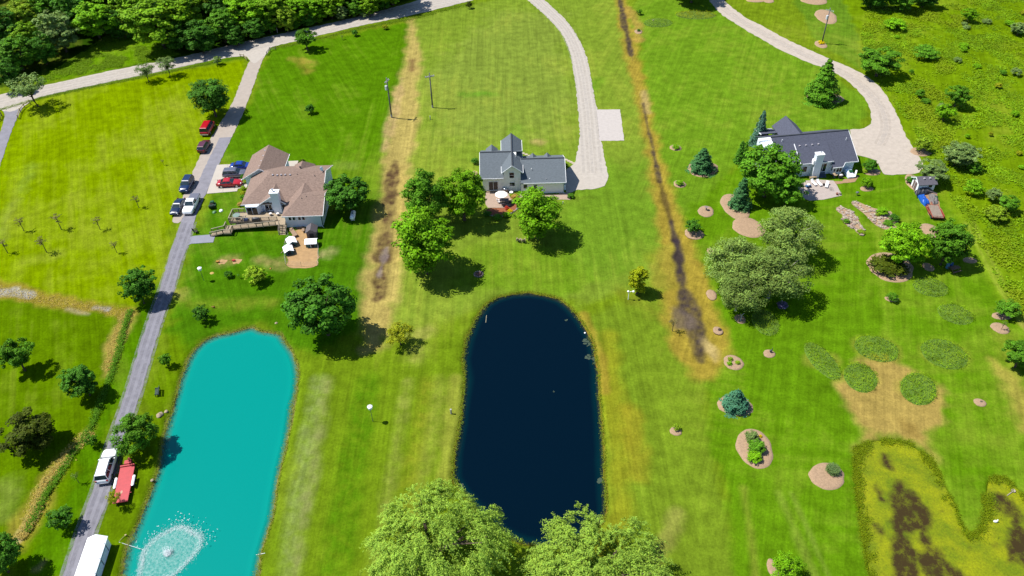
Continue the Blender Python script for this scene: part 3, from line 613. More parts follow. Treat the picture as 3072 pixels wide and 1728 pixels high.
rw = MB(); rw.slab([(-41.9,134,5.05), (-37.15,134,5.05), (-37.15,129.2,3.0), (-45.3,129.2,3.0)]); rw.slab([(-41.9,134,5.05), (-45.3,129.2,3.0), (-45.3,137.2,3.2), (-41.9,138.4,5.05)])
rw.slab([(-37.15,134,5.05), (-41.9,134,5.05), (-41.9,137.9,3.55), (-37.15,137.9,3.55)]); rw.slab([(-41.9,138.4,5.05), (-41.9,134,5.05), (-38.6,134.6,3.6), (-38.6,138.6,3.6)])
part('wing_roof', rw, brown, H1)
gr = MB(); gr.slab([(-52.3,143.1,5.5), (-52.3,152.8,5.5), (-56.5,152.8,3.0), (-56.5,143.1,3.0)]); gr.slab([(-52.3,152.8,5.5), (-52.3,143.1,5.5), (-48.3,143.1,3.0), (-48.3,152.8,3.0)])
part('garage_roof', gr, brown, H1)
cg = MB(); cg.slab([(-47.85,139.2,5.05), (-47.85,133.3,5.05), (-50.5,133.3,3.3), (-50.5,139.2,3.3)]); cg.slab([(-47.85,133.3,5.05), (-47.85,139.2,5.05), (-45.2,139.2,3.3), (-45.2,133.3,3.3)])
part('chimney_gable_roof', cg, brown, H1)
fg = MB(); fg.slab([(-43.9,141,5.0), (-43.9,146.6,5.0), (-46.1,147.9,3.3), (-46.1,141,3.3)]); fg.slab([(-43.9,146.6,5.0), (-43.9,141,5.0), (-41.7,141,3.3), (-41.7,147.9,3.3)]); fg.slab([(-43.9,146.6,5.0),(-41.7,147.9,3.3),(-46.1,147.9,3.3)])
part('entry_roof', fg, brown, H1)
part('entry_wall', MB().box(-45.7, -42.1, 146, 147.6, 0, 3.2), side1, H1)
tr_ = MB()
for p, q in [((-45.3,129.12,2.95),(-37.1,129.12,2.95)), ((-37.08,129.1,2.95),(-37.08,134,4.98)), ((-37.08,137.9,3.45),(-37.08,134,4.98)), ((-54.4,133.3,3.12),(-50.5,133.5,3.14)), ((-37.84,138,5.0-.05),(-37.84,140.8,5.98)), ((-37.84,147.4,3.18),(-37.84,140.8,5.98)), ((-50.55,133.22,3.2),(-47.85,133.22,4.95)), ((-45.15,133.22,3.2),(-47.85,133.22,4.95)), ((-56.5,143.02,2.9),(-52.3,143.02,5.4)), ((-48.3,143.02,2.9),(-52.3,143.02,5.4)), ((-48.25,143.1,2.92),(-48.25,152.8,2.92))]:
    part('fascia', MB().beam(p, q, .06, .2), white, H1)
ch = MB(); ch.box(-47.75, -46.15, 132.75, 133.9, 0, 6.0); chm = part('chimney', ch, side1, H1)
part('chimney_cap', MB().box(-47.9, -46.0, 132.6, 134.05, 6.0, 6.3, .03), white, chm)
fl_ = MB(); fl_.tube([(-47.2,133.3,6.25),(-47.2,133.3,6.75)], .16, 8); fl_.disc((-47.2,133.3,6.72), .26, .12, 8); part('flue', fl_, mat('tin', (.55,.55,.56), .4, .8), chm)
part('flue', MB().tube([(-46.5,133.3,6.25),(-46.5,133.3,6.6)], .13, 8), mat('tin', (.55,.55,.56), .4, .8), chm)
dk = mat('dark_vent', (.07, .06, .065), .6); cap = mat('grey_vent', (.36, .34, .36), .5)
for sx, sy in [(940,548),(998,550),(1048,547),(1100,546),(1163,545)]:
    p = V(*q6(sx, sy), 5.6); vent(H1, p[0], p[1], 3.25+(p[1]-133.6)*.389, cap)
for sx, sy, z in [(1255,535,5.7),(870,548,5.5),(1478,550,5.6),(985,700,4.4),(1352,730,4.3),(1350,752,4.2),(1370,820,4.7),(1310,842,4.6),(980,755,4.2)]:
    p = V(*q6(sx, sy), z); pipe(H1, p[0], p[1], z-.1, dk, h=.35)
for sx, sy in [(838,222),(815,290),(792,357),(768,424)]:
    p = V(*q6(sx, sy), 5.2); vent(H1, p[0], p[1], 5.12, cap)
p = V(*q6(1285,425), 5.3); vent(H1, p[0], p[1], 5.1, dk)
ds = MB(); p = V(*q6(1580,470), 6.3); 
ds.loft([[(p[0]-.1-dd-r*math.sin(6.2832*k/12)*.35+r*math.cos(6.2832*k/12)*.35, p[1]+r*math.cos(6.2832*k/12)*.9, p[2]+.25+r*math.sin(6.2832*k/12)) for k in range(12)] for r, dd in ((.52,.1),(.35,0),(.05,-.06))]); ds.tube([(p[0],p[1],p[2]+.15),(p[0]+.05,p[1]+.1,p[2]-.8)], .05, 6)
part('satellite_dish', ds, mat('dish_white', (.8,.8,.8), .4), H1)
window(H1, -52.1, 132.7, .95, 2.1, 2.0, 2, trim=side1, name='patio_door')
window(H1, -49.0, 133.75, 1.5, 1.3, 1.3, 2); window(H1, -45.85+.1, 133.75, 1.5, .9, 1.3, 1)
for x_ in (-48.9, -46.0):
    am_ = MB(); am_.slab([(x_+.45*math.cos(math.pi*k/8), 133.70, 3.05+.45*math.sin(math.pi*k/8)) for k in range(9)], .001)
    am_ = MB(); pts = [(x_+.42*math.cos(math.pi*k/8), 3.05+.42*math.sin(math.pi*k/8)) for k in range(9)]
    am_.add([(a, 133.69, b_) for a, b_ in pts]+[(a, 133.8, b_) for a, b_ in pts], [tuple(range(9)), tuple(range(17, 8, -1))]+[(i, i+9, (i+1) % 9+9, (i+1) % 9) for i in range(9)])
    part('arched_window', am_, glass, H1)
for x_ in (-43.9, -43.1, -42.0, -41.2): window(H1, x_, 129.7, 1.75, .5, .95, 1)
window(H1, 140.2, -38.35, 1.2, 2.6, 1.4, 2, axis='y', face=1)
window(H1, 132.5, -37.6, 1.2, 1.2, 1.3, 2, axis='y', face=1)
part('corner_trim', MB().beam((-37.62,129.66,0),(-37.62,129.66,2.9), .14), mat('teal_trim', A(40,90,110), .5), H1)
part('downspout', MB().tube([(-37.8,129.5,2.9),(-37.8,129.55,.25),(-37.4,129.2,.1)], .05, 6), white, H1)

# ---------------------------------------------------------------- deck with ramp
wood = mat('deck_wood', A(206,184,152), .8, var=.10, scale=2.0, stretch=(6, .4, 1))
rail_m = mat('rail_wood', A(196,182,158), .8, var=.1, scale=3)
DZ = 1.25
DK = thing('deck', 'raised wooden deck with long ramp and stairs behind brown roofed house', 'deck', (-51, 131, 0))
part('floor', MB().slab([(-56.4,130.3,DZ),(-46.6,130.3,DZ),(-46.6,128.9,DZ),(-44.9,128.9,DZ),(-44.98,133.6,DZ),(-56.0,133.6,DZ)], .15), wood, DK)
sk = MB(); sk.beam((-56.4,130.34,DZ-.3),(-46.6,130.34,DZ-.3), .05, .3)
for i in range(8): sk.beam((-56.2+i*1.35,130.45,0),(-56.2+i*1.35,130.45,DZ-.15), .14)
part('joist', sk, rail_m, DK)
def railing(pts, posts=True, h=.95):
    for (a, b_) in zip(pts[:-1], pts[1:]):
        a, b_ = Vector(a), Vector(b_)
        part('top_rail', MB().beam(a+Vector((0,0,h)), b_+Vector((0,0,h)), .15, .06), rail_m, DK)
        part('bottom_rail', MB().beam(a+Vector((0,0,.12)), b_+Vector((0,0,.12)), .06, .08), rail_m, DK)
        n_ = max(1, round((b_-a).length/1.5))
        for k in range(n_+1):
            c = a.lerp(b_, k/n_); part('post', MB().beam(c-Vector((0,0,.3)), c+Vector((0,0,h-.03)), .1), rail_m, DK)
        bl = MB(); nb = int((b_-a).length/.16)
        for k in range(nb):
            c = a.lerp(b_, (k+.5)/nb); bl.beam(c+Vector((0,0,.12)), c+Vector((0,0,h-.05)), .035)
        tag(part('balusters', bl, mat('wire_infill', A(150,134,112), .8), DK), kind='stuff')
railing([(-56.4,130.36,DZ),(-46.7,130.36,DZ)]); railing([(-56.35,130.4,DZ),(-56.3,133.4,DZ)]); railing([(-56.3,133.45,DZ),(-54.0,133.5,DZ)])
ramp = MB(); ramp.slab([(-46.6,130.2,DZ-.02),(-46.6,128.9,DZ-.02),(-55.4,128.6,.62),(-55.4,129.9,.62)], .14)
part('ramp', ramp, wood, DK); part('platform', MB().slab([(-55.42,130.1,.6),(-55.42,127.3,.6),(-57.0,127.3,.6),(-57.0,130.1,.6)], .2), wood, DK)
part('ramp', MB().slab([(-57.0,128.6,.6),(-57.0,127.35,.6),(-59.6,127.2,.1),(-59.6,128.4,.1)], .12), wood, DK)
railing([(-46.75,128.95,DZ),(-50.6,128.82,.98),(-55.3,128.65,.62)]); railing([(-55.45,128.6,.6),(-55.45,127.35,.6)]); railing([(-55.45,127.34,.6),(-57,127.36,.6),(-59.6,127.24,.1)]); railing([(-57,130.05,.6),(-57,128.65,.6),(-59.6,128.42,.1)])
for i in range(6): part('step', MB().box(-45.95, -44.75, 128.9-(i+1)*.28, 128.9-i*.28+.02, DZ-(i+1)*.2-.05, DZ-(i+1)*.2), wood, DK)
for x_ in (-46.02, -44.68):
    part('stringer', MB().beam((x_,128.95,DZ-.15),(x_,127.2,.05), .06, .25), rail_m, DK); part('hand_rail', MB().beam((x_,128.95,DZ+.9),(x_,127.3,.95), .08, .06), rail_m, DK)
    for t in (0, .5, 1): part('post', MB().beam((x_,128.9-1.6*t,(1-t)*DZ),(x_,128.9-1.6*t,(1-t)*DZ+.9), .09), rail_m, DK)

# ---------------------------------------------------------------- white house, grey roof
greyr = shingle('grey_green_shingle', A(132,142,150), .13)
side2 = siding('cream_siding', (.80, .80, .78))
H2 = thing('white_house', 'cream two-storey house with dark grey roof and cross gable', 'house', (1, 145, 0))
wl_ = MB(); gable_block(wl_, -5.6, 1.6, 140.5, 150.9, 0, 3.55, 6.35); part('wall', wl_, side2, H2)
wl_ = MB(); gable_block(wl_, -1.1, 2.4, 140.44, 152.7, 0, 4.75, 6.45, 'y'); part('gable_wall', wl_, side2, H2)
wl_ = MB(); gable_block(wl_, 2.45, 11.35, 139.4, 149.2, 0, 2.9, 5.3); part('garage_wall', wl_, side2, H2)
r2 = MB(); r2.slab([(-6.05,145.7,6.5),(.68,145.7,6.5),(-1.12,142.4,4.76),(-1.12,140.1,3.55),(-6.05,140.1,3.55)]); r2.slab([(2.9,145.7,6.5),(-6.05,145.7,6.5),(-6.05,151.3,3.55),(2.9,151.3,3.55)]); part('roof', r2, greyr, H2)
r2 = MB(); r2.slab([(.68,140.05,6.62),(.68,153.1,6.62),(-1.55,153.1,4.82),(-1.55,140.05,4.82)]); r2.slab([(.68,153.1,6.62),(.68,140.05,6.62),(2.9,140.05,4.82),(2.9,153.1,4.82)]); part('gable_roof', r2, greyr, H2)
r2 = MB(); r2.slab([(2.42,144.3,5.5),(11.75,144.3,5.5),(11.75,138.95,2.9),(2.42,138.95,2.9)]); r2.slab([(11.75,144.3,5.5),(2.42,144.3,5.5),(2.42,149.65,2.9),(11.75,149.65,2.9)]); part('garage_roof', r2, greyr, H2)
f2 = MB()
for p, q in [((-6.05,140.02,3.46),(-1.15,140.02,3.46)), ((2.95,138.87,2.82),(11.8,138.87,2.82)), ((-1.6,139.98,4.72),(.68,139.98,6.5)), ((2.95,139.98,4.72),(.68,139.98,6.5)), ((-1.6,140.0,4.75),(-1.6,153.1,4.75)), ((2.96,140.0,4.75),(2.96,153.1,4.75)), ((11.81,138.9,2.82),(11.81,144.3,5.42)), ((11.81,149.6,2.82),(11.81,144.3,5.42)), ((-6.11,140.1,3.46),(-6.11,145.7,6.42))]: part('fascia', MB().beam(p, q, .07, .2), white, H2)
rg = MB(); rg.beam((-6.05,145.7,6.53),(.6,145.7,6.53), .3, .05); rg.beam((2.6,144.3,5.53),(11.75,144.3,5.53), .3, .05); rg.beam((.68,140.05,6.65),(.68,153.1,6.65), .25, .05); part('ridge_cap', rg, mat('ridge_dark', A(72,78,86), .9), H2)
for x_, y_, z_ in [(-3.6,148.6,5.35),(5.2,147.0,4.35),(8.3,147.0,4.35)]:
    s_ = 1.0 if x_ < 0 else .62; dr = MB(); dr.slab([(x_,y_-3*s_,z_+.25),(x_,y_+1.7*s_,z_+.25),(x_-1.3*s_,y_+1.7*s_,z_-.85*s_),(x_-1.3*s_,y_-3*s_,z_-.85*s_)], .1); dr.slab([(x_,y_+1.7*s_,z_+.25),(x_,y_-3*s_,z_+.25),(x_+1.3*s_,y_-3*s_,z_-.85*s_),(x_+1.3*s_,y_+1.7*s_,z_-.85*s_)], .1)
    d_ = part('dormer_roof', dr, greyr, H2); dw = MB(); gable_block(dw, x_-1.05*s_, x_+1.05*s_, y_-1.0, y_+1.45*s_, z_-2.0*s_, z_-.9*s_, z_+.1, 'y'); part('dormer_wall', dw, side2, d_)
window(H2, .55, 140.44, 3.35, .95, 1.3, 1, bar=True); window(H2, .62, 140.44, 1.35, 1.05, .85, 1)
window(H2, -3.35, 140.5, .45, 1.85, 2.0, 2, name='sliding_door')
window(H2, 3.35, 139.4, 1.35, .75, .95, 1)
dr2 = part('door', MB().box(5.0, 5.95, 139.34, 139.42, .3, 2.35), white, H2)
dp = MB()
for i in range(3):
    for j in range(3): part('pane', MB().box(5.13+i*.24, 5.13+i*.24+.2, 139.31, 139.36, 1.35+j*.28, 1.35+j*.28+.24), glass, dr2)
pipe(H2, 1.5, 144.4, 5.9, mat('pvc', (.75,.75,.72), .5), h=.7); pipe(H2, 4.7, 141.8, 4.2, mat('pvc', (.75,.75,.72), .5), h=.5)
p = (4.3, 139.9, 3.3); vent(H2, p[0], p[1], p[2], white, r=.1); pipe(H2, 7.7, 139.7, 3.2, cap, h=.3)
part('downspout', MB().tube([(11.3,139.3,2.8),(11.3,139.28,.2),(11.5,139.0,.1)], .05, 6), white, H2)
window(H2, 144.3, 11.35, 1.4, 1.0, 1.1, 1, axis='y', face=1)

# ---------------------------------------------------------------- blue-roofed house
bluer = shingle('slate_blue_shingle', A(108,112,130), .16)
side3 = siding('pale_blue_siding', (.66, .72, .8))
H3 = thing('blue_roofed_house', 'pale blue house with slate blue roof and broad white chimney', 'house', (74.0, 144.3, 0), math.radians(7))
RZ = 6.5
wl_ = MB(); gable_block(wl_, -16.8, -.2, .4, 13.0, 0, 2.8, 6.3); part('wall', wl_, side3, H3, True)
wl_ = MB(); wl_.add([(-12.2,.33,0),(-5.7,.33,0),(-5.7,.33,3.5),(-12.2,.33,3.5),(-12.2,4.2,0),(-5.7,4.2,0),(-5.7,4.2,5.0),(-12.2,4.2,5.0)], [(0,1,2,3),(7,6,5,4),(0,4,5,1),(1,5,6,2),(2,6,7,3),(3,7,4,0)]); part('dormer_wall', wl_, side3, H3, True)
r3 = MB(); r3.slab([(-17.2,6.7,RZ),(.3,6.7,RZ),(.3,-.1,2.8),(-2.6,-.1,2.8),(-3.4,-1.0,2.35),(-5.6,-1.0,2.35),(-5.45,.7,3.22),(-12.2,.7,3.22),(-12.4,-.1,2.8),(-17.2,-.1,2.8)]); r3.slab([(.3,6.7,RZ),(-17.2,6.7,RZ),(-17.2,13.4,2.8),(.3,13.4,2.8)]); part('roof', r3, bluer, H3, True)
r3 = MB(); r3.slab([(-12.5,4.6,5.62),(-5.3,4.6,5.62),(-5.3,-.1,3.42),(-12.5,-.1,3.42)]); part('dormer_roof', r3, bluer, H3, True)
part('ridge_cap', MB().beam((-17.2,6.7,RZ+.03),(.3,6.7,RZ+.03), .35, .06), mat('ridge_dark', A(72,78,86), .9), H3, True)
f3 = MB()
for p, q in [((-12.5,-.17,3.32),(-5.3,-.17,3.32)), ((-2.6,-.16,2.7),(.35,-.16,2.7)), ((-5.6,-1.06,2.25),(-3.4,-1.06,2.25)), ((-3.4,-1.06,2.25),(-2.6,-.16,2.7)), ((.36,-.1,2.7),(.36,6.7,RZ-.1)), ((-12.56,-.1,3.32),(-12.56,4.6,5.5)), ((-17.26,-.1,2.7),(-17.26,6.7,RZ-.1))]: part('fascia', MB().beam(p, q, .07, .22), white, H3, True)
part('bay_wall', MB().prism([(-5.6,.45),(-5.2,-.35),(-4.6,-.7),(-3.3,-.7),(-2.7,.45)], .25, 2.35), side3, H3, True)
c3 = part('chimney', MB().box(-9.75, -8.15, -.75, .35, 0, 5.5), side3, H3, True); part('chimney_cap', MB().box(-9.85, -8.05, -.85, .45, 5.5, 5.75, .03), white, c3, True); part('flue', MB().tube([(-8.7,-.2,5.7),(-8.7,-.2,6.15)], .15, 8), mat('tin', (.55,.55,.56), .4, .8), c3, True)
part('chimney_step', MB().box(-10.1, -9.76, -.6, .3, 3.2, 4.3, .05), white, H3, True)
for u_, w_ in [(-11.6,3.9),(-10.2,3.9),(-8.8,3.9),(-7.4,3.9)]: vent(H3, u_, w_, 3.6+(w_-.3)*.47, cap, True)
for u_, w_ in [(-15.0,5.5),(-.9,4.6)]: pipe(H3, u_, w_, 2.8+(w_+.1)*.544, white, True, .5)
window(H3, -7.2, .33, .75, 1.5, 1.95, 2, True, name='sliding_door'); window(H3, -7.1, .33, 2.85, 1.5, .6, 1, True)
window(H3, -3.95, -.7, 1.0, 1.15, 1.05, 2, True); window(H3, -11.2, .33, 1.1, .9, 1.3, 1, True); window(H3, -10.4, .33, 2.7, .4, .6, 1, True)
bw = MB(); bw.beam((-5.36,-.1,1.55),(-4.75,-.66,1.55), .05, 1.05); part('bay_window', bw, glass, H3, True); bw = MB(); bw.beam((-3.15,-.45,1.55),(-2.85,.2,1.55), .05, 1.05); part('bay_window', bw, glass, H3, True)
part('loft_wall', MB().box(-19.6, -17.2, 3.6, 6.6, 0, 5.9), side3, H3, True); part('parapet', MB().box(-19.8, -17.1, 6.0, 6.9, 5.9, 6.3), white, H3, True); part('parapet', MB().box(-17.45, -17.28, 3.5, 6.0, 5.9, 6.2), white, H3, True)
e3 = MB(); e3.slab([(-10.2,6.5,6.3),(-10.2,15.2,6.3),(-13.0,15.2,4.0),(-13.0,6.5,4.0)]); e3.slab([(-10.2,15.2,6.3),(-10.2,6.5,6.3),(-7.4,6.5,4.0),(-7.4,15.2,4.0)]); part('front_gable_roof', e3, bluer, H3, True)
e3 = MB(); gable_block(e3, -12.7, -7.7, 8, 14.8, 0, 3.95, 6.1, 'y'); part('front_gable_wall', e3, white, H3, True)
e3 = MB(); e3.slab([(-16.6,12.0,4.1),(-12.9,12.0,4.1),(-12.9,15.0,3.4),(-16.6,15.0,3.4)]); pr_ = part('porch_roof', e3, bluer, H3, True)
e3 = MB(); e3.beam((-16.6,15.05,3.35),(-12.9,15.05,3.35),.08,.2); e3.beam((-16.68,12,4.0),(-16.68,15,3.3),.08,.2); e3.beam((-16.5,14.9,0),(-16.5,14.9,3.3),.16); part('porch_trim', e3, white, pr_, True)
bk = part('cellar_hatch', MB().add([(-2.3,-.2,.1),(-.9,-.2,.1),(-.9,-2.3,.1),(-2.3,-2.3,.1),(-2.3,-.2,1.2),(-.9,-.2,1.2),(-.9,-2.3,.45),(-2.3,-2.3,.45)], [(0,1,2,3),(4,7,6,5),(0,4,5,1),(1,5,6,2),(2,6,7,3),(3,7,4,0)]), mat('hatch_blue_white', (.62,.7,.8), .5), H3, True)
st3 = MB()
for i in range(4): part('step', MB().box(-8.0, -6.5, -.1-i*.3, .3-i*.3, .6-i*.16-.06, .6-i*.16), mat('blue_grey_step', A(110,126,150), .8), H3, True)

# ---------------------------------------------------------------- shed
SB = V(*q8(1520,668)); SHX, SHY = SB[0], SB[1]
SH = thing('garden_shed', 'small white garden shed with grey roof beside the junk pile', 'shed', (SHX+2, SHY+1.4, 0), math.radians(3))
wl_ = MB(); gable_block(wl_, -1.75, 1.75, -1.3, 1.3, 0, 1.95, 2.75); part('wall', wl_, mat('shed_white', (.76,.78,.82), .5), SH, True)
rs = MB(); rs.slab([(-2.0,0,2.95),(2.05,0,2.95),(2.05,-1.65,1.95),(-2.0,-1.65,1.95)], .1); rs.slab([(2.05,0,2.95),(-2.0,0,2.95),(-2.0,1.65,1.95),(2.05,1.65,1.95)], .1); part('roof', rs, mat('shed_shingle', A(122,118,128), .9, var=.15, scale=4), SH, True)
part('fascia', MB().beam((-2.04,-1.65,1.88),(-2.04,0,2.88), .06, .16), white, SH, True); part('fascia', MB().beam((-2.04,1.65,1.88),(-2.04,0,2.88), .06, .16), white, SH, True)
for x_ in (-.5, .7): vent(SH, x_, -.45, 2.68, cap, True, .18)
window(SH, .75, -1.3, 1.05, .8, .6, 1, True); dd = part('door', MB().box(-1.83, -1.74, -.7, .7, .05, 1.85), mat('door_brown', A(150,120,120), .7), SH, True)
part('door_trim', MB().box(-1.86, -1.82, -.04, .04, .05, 1.85), white, dd, True)

# ---------------------------------------------------------------- white canopy building bottom left
p0 = V(*s2(870,1140), 0); ang = math.atan2(*(lambda a, b_: (b_[1]-a[1], b_[0]-a[0]))(V(175,1449), V(280,1150)))
TW = thing('white_canopy_shelter', 'long white canopy shelter with gable roof at the foot of the driveway', 'shelter', V(231,1452), ang-math.pi/2)
tv = mat('white_vinyl', (.8, .81, .83), .45, var=.03)
t_ = MB(); gable_block(t_, -1.2, 1.2, -6, 4.6, .02, 1.8, 2.4, 'y'); part('side_wall', t_, mat('vinyl_wall', (.66,.72,.8), .4), TW, True)
t_ = MB(); t_.slab([(0,-6.2,2.5),(0,4.75,2.5),(-1.32,4.75,1.8),(-1.32,-6.2,1.8)], .06); t_.slab([(0,4.75,2.5),(0,-6.2,2.5),(1.32,-6.2,1.8),(1.32,4.75,1.8)], .06); part('canopy_roof', t_, tv, TW, True)
for y_ in (3.6, 1.5, -.6, -2.8): 
    part('window_strap', MB().box(1.19, 1.25, y_-.05, y_+.05, .2, 1.9), mat('dark_frame', (.05,.08,.12), .5), TW, True)
for y_ in (2.6, .4): part('window', MB().box(1.18, 1.23, y_-.9, y_+.9, 1.35, 1.41), mat('dark_frame', (.05,.08,.12), .5), TW, True)
# ================================================================== VEHICLES
def paintmat(name, col, rough=.28, metal=.0):
    return mat('paint_'+name, col, rough, metal, var=.02, coat=.6, obj=True)
tyre_m = mat('tyre', (.02,.02,.021), .9); rim_m = mat('alloy', (.5,.5,.52), .35, .9); lampw = mat('head_lamp', (.75,.77,.8), .15); lampr = mat('tail_lamp', (.35,.01,.01), .2); chrome = mat('bumper_chrome', (.7,.7,.72), .25, .6)
carglass = glassmat('car_glass', (.035, .06, .075))
KIND = {
 'sedan': dict(L=4.8, W=1.82, belt=.92, roof=1.44, prof=[(-.5,.62),(-.485,.86),(-.44,.98),(-.3,1.0),(.0,.95),(.2,.95),(.36,.86),(.45,.76),(.49,.62),(.5,.5)], gb=(-.37,.2), gt=(-.21,.05), wh=.33),
 'suv': dict(L=4.7, W=1.88, belt=1.08, roof=1.74, prof=[(-.5,.7),(-.49,1.02),(-.4,1.1),(.0,1.1),(.2,1.1),(.36,1.05),(.45,.95),(.49,.75),(.5,.6)], gb=(-.485,.21), gt=(-.44,.07), wh=.37),
 'van': dict(L=5.2, W=2.0, belt=1.15, roof=2.02, prof=[(-.5,.7),(-.495,1.1),(-.4,1.18),(.1,1.18),(.3,1.15),(.42,1.05),(.48,.9),(.5,.65)], gb=(-.49,.34), gt=(-.475,.2), wh=.37),
 'pickup': dict(L=5.8, W=1.98, belt=1.12, roof=1.82, prof=[(-.5,.7),(-.495,1.1),(-.13,1.13),(.0,1.12),(.2,1.12),(.38,1.08),(.46,.98),(.49,.8),(.5,.6)], gb=(-.1,.23), gt=(-.07,.11), wh=.4),
}
def car(name, label, cat, x, y, heading, kind, pm, scale=1.0, long=1.0, silver_side=None):
    k = KIND[kind]; L_, W_ = k['L']*long, k['W']; p = V(x, y, .8)
    t = thing(name, label, cat, (p[0], p[1], .07), heading, None, scale*1.1)
    hw = W_/2; rings = []
    for fx, zt in k['prof']:
        e = 1-.16*max(0, (abs(fx)-.40)/.1)**2; w_ = hw*e; zb = .28 if abs(fx) < .47 else .36
        rings.append([(fx*L_,-w_*.93,zb),(fx*L_,-w_,zb+.22),(fx*L_,-w_*.99,zt-.12),(fx*L_,-w_*.9,zt-.02),(fx*L_,-w_*.5,zt+.025),(fx*L_,w_*.5,zt+.025),(fx*L_,w_*.9,zt-.02),(fx*L_,w_*.99,zt-.12),(fx*L_,w_,zb+.22),(fx*L_,w_*.93,zb)])
    part('body', MB().loft(rings), pm, t, True, True)
    zb, zr = k['belt'], k['roof']; (b0, b1), (t0, t1) = k['gb'], k['gt']; b0, b1, t0, t1 = b0*L_, b1*L_, t0*L_, t1*L_
    wb, wt = hw*.93, hw*.74
    cab = MB(); lo = [(b0,-wb,zb),(b1,-wb,zb),(b1,wb,zb),(b0,wb,zb)]; hi = [(t0,-wt,zr-.08),(t1,-wt,zr-.08),(t1,wt,zr-.08),(t0,wt,zr-.08)]; tp = [(t0+.12,-wt*.86,zr),(t1-.18,-wt*.86,zr),(t1-.18,wt*.86,zr),(t0+.12,wt*.86,zr)]
    cab.loft([lo, hi, tp]); part('cabin', cab, pm, t, True)
    def pane(nm, a, b_, c, d, m_=carglass, mg=.07, off=.012):
        a, b_, c, d = map(Vector, (a, b_, c, d)); ce = (a+b_+c+d)/4; nn = (b_-a).cross(d-a).normalized()
        if nn.dot(ce-Vector((0,0,(zb+zr)/2))) < 0: nn = -nn
        q = [v_+(ce-v_).normalized()*mg+nn*off for v_ in (a, b_, c, d)]; i_ = [v_-nn*.02 for v_ in q]
        part(nm, MB().add(q+i_, [(0,1,2,3),(7,6,5,4),(0,4,5,1),(1,5,6,2),(2,6,7,3),(3,7,4,0)]), m_, t, True)
    pane('windshield', lo[1], lo[2], hi[2], hi[1]); pane('rear_window', lo[0], lo[3], hi[3], hi[0])
    nw = 3 if kind in ('suv', 'van') else 2
    for s_ in (0, 1):
        A0, A1, B0, B1 = (lo[0], lo[1], hi[0], hi[1]) if s_ == 0 else (lo[3], lo[2], hi[3], hi[2])
        for j in range(nw):
            f0, f1 = j/nw, (j+1)/nw; lerp = lambda a, b_, f: Vector(a).lerp(Vector(b_), f)
            pane('side_window', lerp(A0, A1, f0), lerp(A0, A1, f1), lerp(B0, B1, f1), lerp(B0, B1, f0), mg=.06)
    for fx in (-.31, .31):
        for s_ in (-1, 1):
            wl = part('wheel', MB().disc((fx*L_, s_*(hw-.1), k['wh']-.02), k['wh'], .24, 16, axis='y'), tyre_m, t, True)
            part('rim', MB().disc((fx*L_, s_*(hw+.012), k['wh']-.02), k['wh']*.62, .03, 12, axis='y'), rim_m, wl, True)
    for s_ in (-1, 1):
        part('headlight', MB().box(L_*.46, L_*.492, s_*hw*.62-.17, s_*hw*.62+.17, .62, .8, .03), lampw, t, True)
        part('taillight', MB().box(-L_*.5-.01, -L_*.485, s_*hw*.74-.12, s_*hw*.74+.12, .72, 1.0, .02), lampr, t, True)
        part('mirror', MB().box(b1-.55, b1-.4, s_*(hw+.02)-.1, s_*(hw+.02)+.1, zb, zb+.16, .03), pm, t, True)
    bm_ = chrome if kind in ('van', 'pickup') or 'white_suv' in name else pm
    part('bumper', MB().box(-L_*.5-.06, -L_*.49, -hw*.86, hw*.86, .4, .58, .04), bm_, t, True); part('bumper', MB().box(L_*.485, L_*.5+.05, -hw*.84, hw*.84, .38, .58, .04), bm_, t, True)
    if kind == 'pickup':
        part('bed_cover', MB().box(-L_*.488, -L_*.105, -hw*.9, hw*.9, 1.1, 1.2, .03), mat('tonneau_grey', A(122,126,146), .6), t, True)
    if kind == 'suv':
        for s_ in (-1, 1): part('roof_rail', MB().beam((t0+.25, s_*wt*.92, zr-.0), (t1-.25, s_*wt*.92, zr-.0), .05), chrome if silver_side else mat('rail_black', (.05,.05,.06), .5), t, True)
    return t
def hd(a, b_): a, b_ = V(*a), V(*b_); return math.atan2(b_[1]-a[1], b_[0]-a[0])
up1 = hd((500,420),(590,255)); up2 = hd((465,545),(520,440)); up3 = hd((258,1228),(296,1098))
car('red_van', 'bright red van parked on driveway under the dark tree', 'van', 522, 322, up1, 'van', paintmat('red', A(225,12,42)))
car('maroon_suv', 'maroon sport utility vehicle parked behind the red van', 'car', 513, 367, up1, 'suv', paintmat('maroon', A(120,40,58)), .95)
car('navy_suv', 'dark blue sport utility vehicle parked alone on driveway shoulder', 'car', 470, 464, up2+math.pi, 'suv', paintmat('navy', A(14,50,104)))
car('navy_sedan', 'dark navy sedan beside white pickup truck', 'car', 447, 519, up2+math.pi, 'sedan', paintmat('midnight', A(16,42,84)))
car('white_pickup', 'white pickup truck with grey bed cover on driveway', 'pickup truck', 482, 513, up2+math.pi, 'pickup', paintmat('white', (.74,.75,.77)))
car('red_sedan', 'bright red sedan parked on the concrete pad', 'car', 577, 459, math.radians(3), 'sedan', paintmat('scarlet', A(232,28,40)))
car('silver_suv', 'silver grey estate car between blue and red sedans', 'car', 592, 436, math.radians(2), 'suv', paintmat('silver', A(150,152,168), .3, .4), .98, 1.04, True)
car('blue_sedan', 'bright blue sedan nosing under the garage eave', 'car', 608, 416, math.radians(2), 'sedan', paintmat('blue', A(14,70,190)), .97)
car('white_suv', 'white sport utility vehicle on driveway beside red trailer', 'car', 269, 1171, up3, 'suv', paintmat('white', (.74,.75,.77)), 1.02, 1.13)

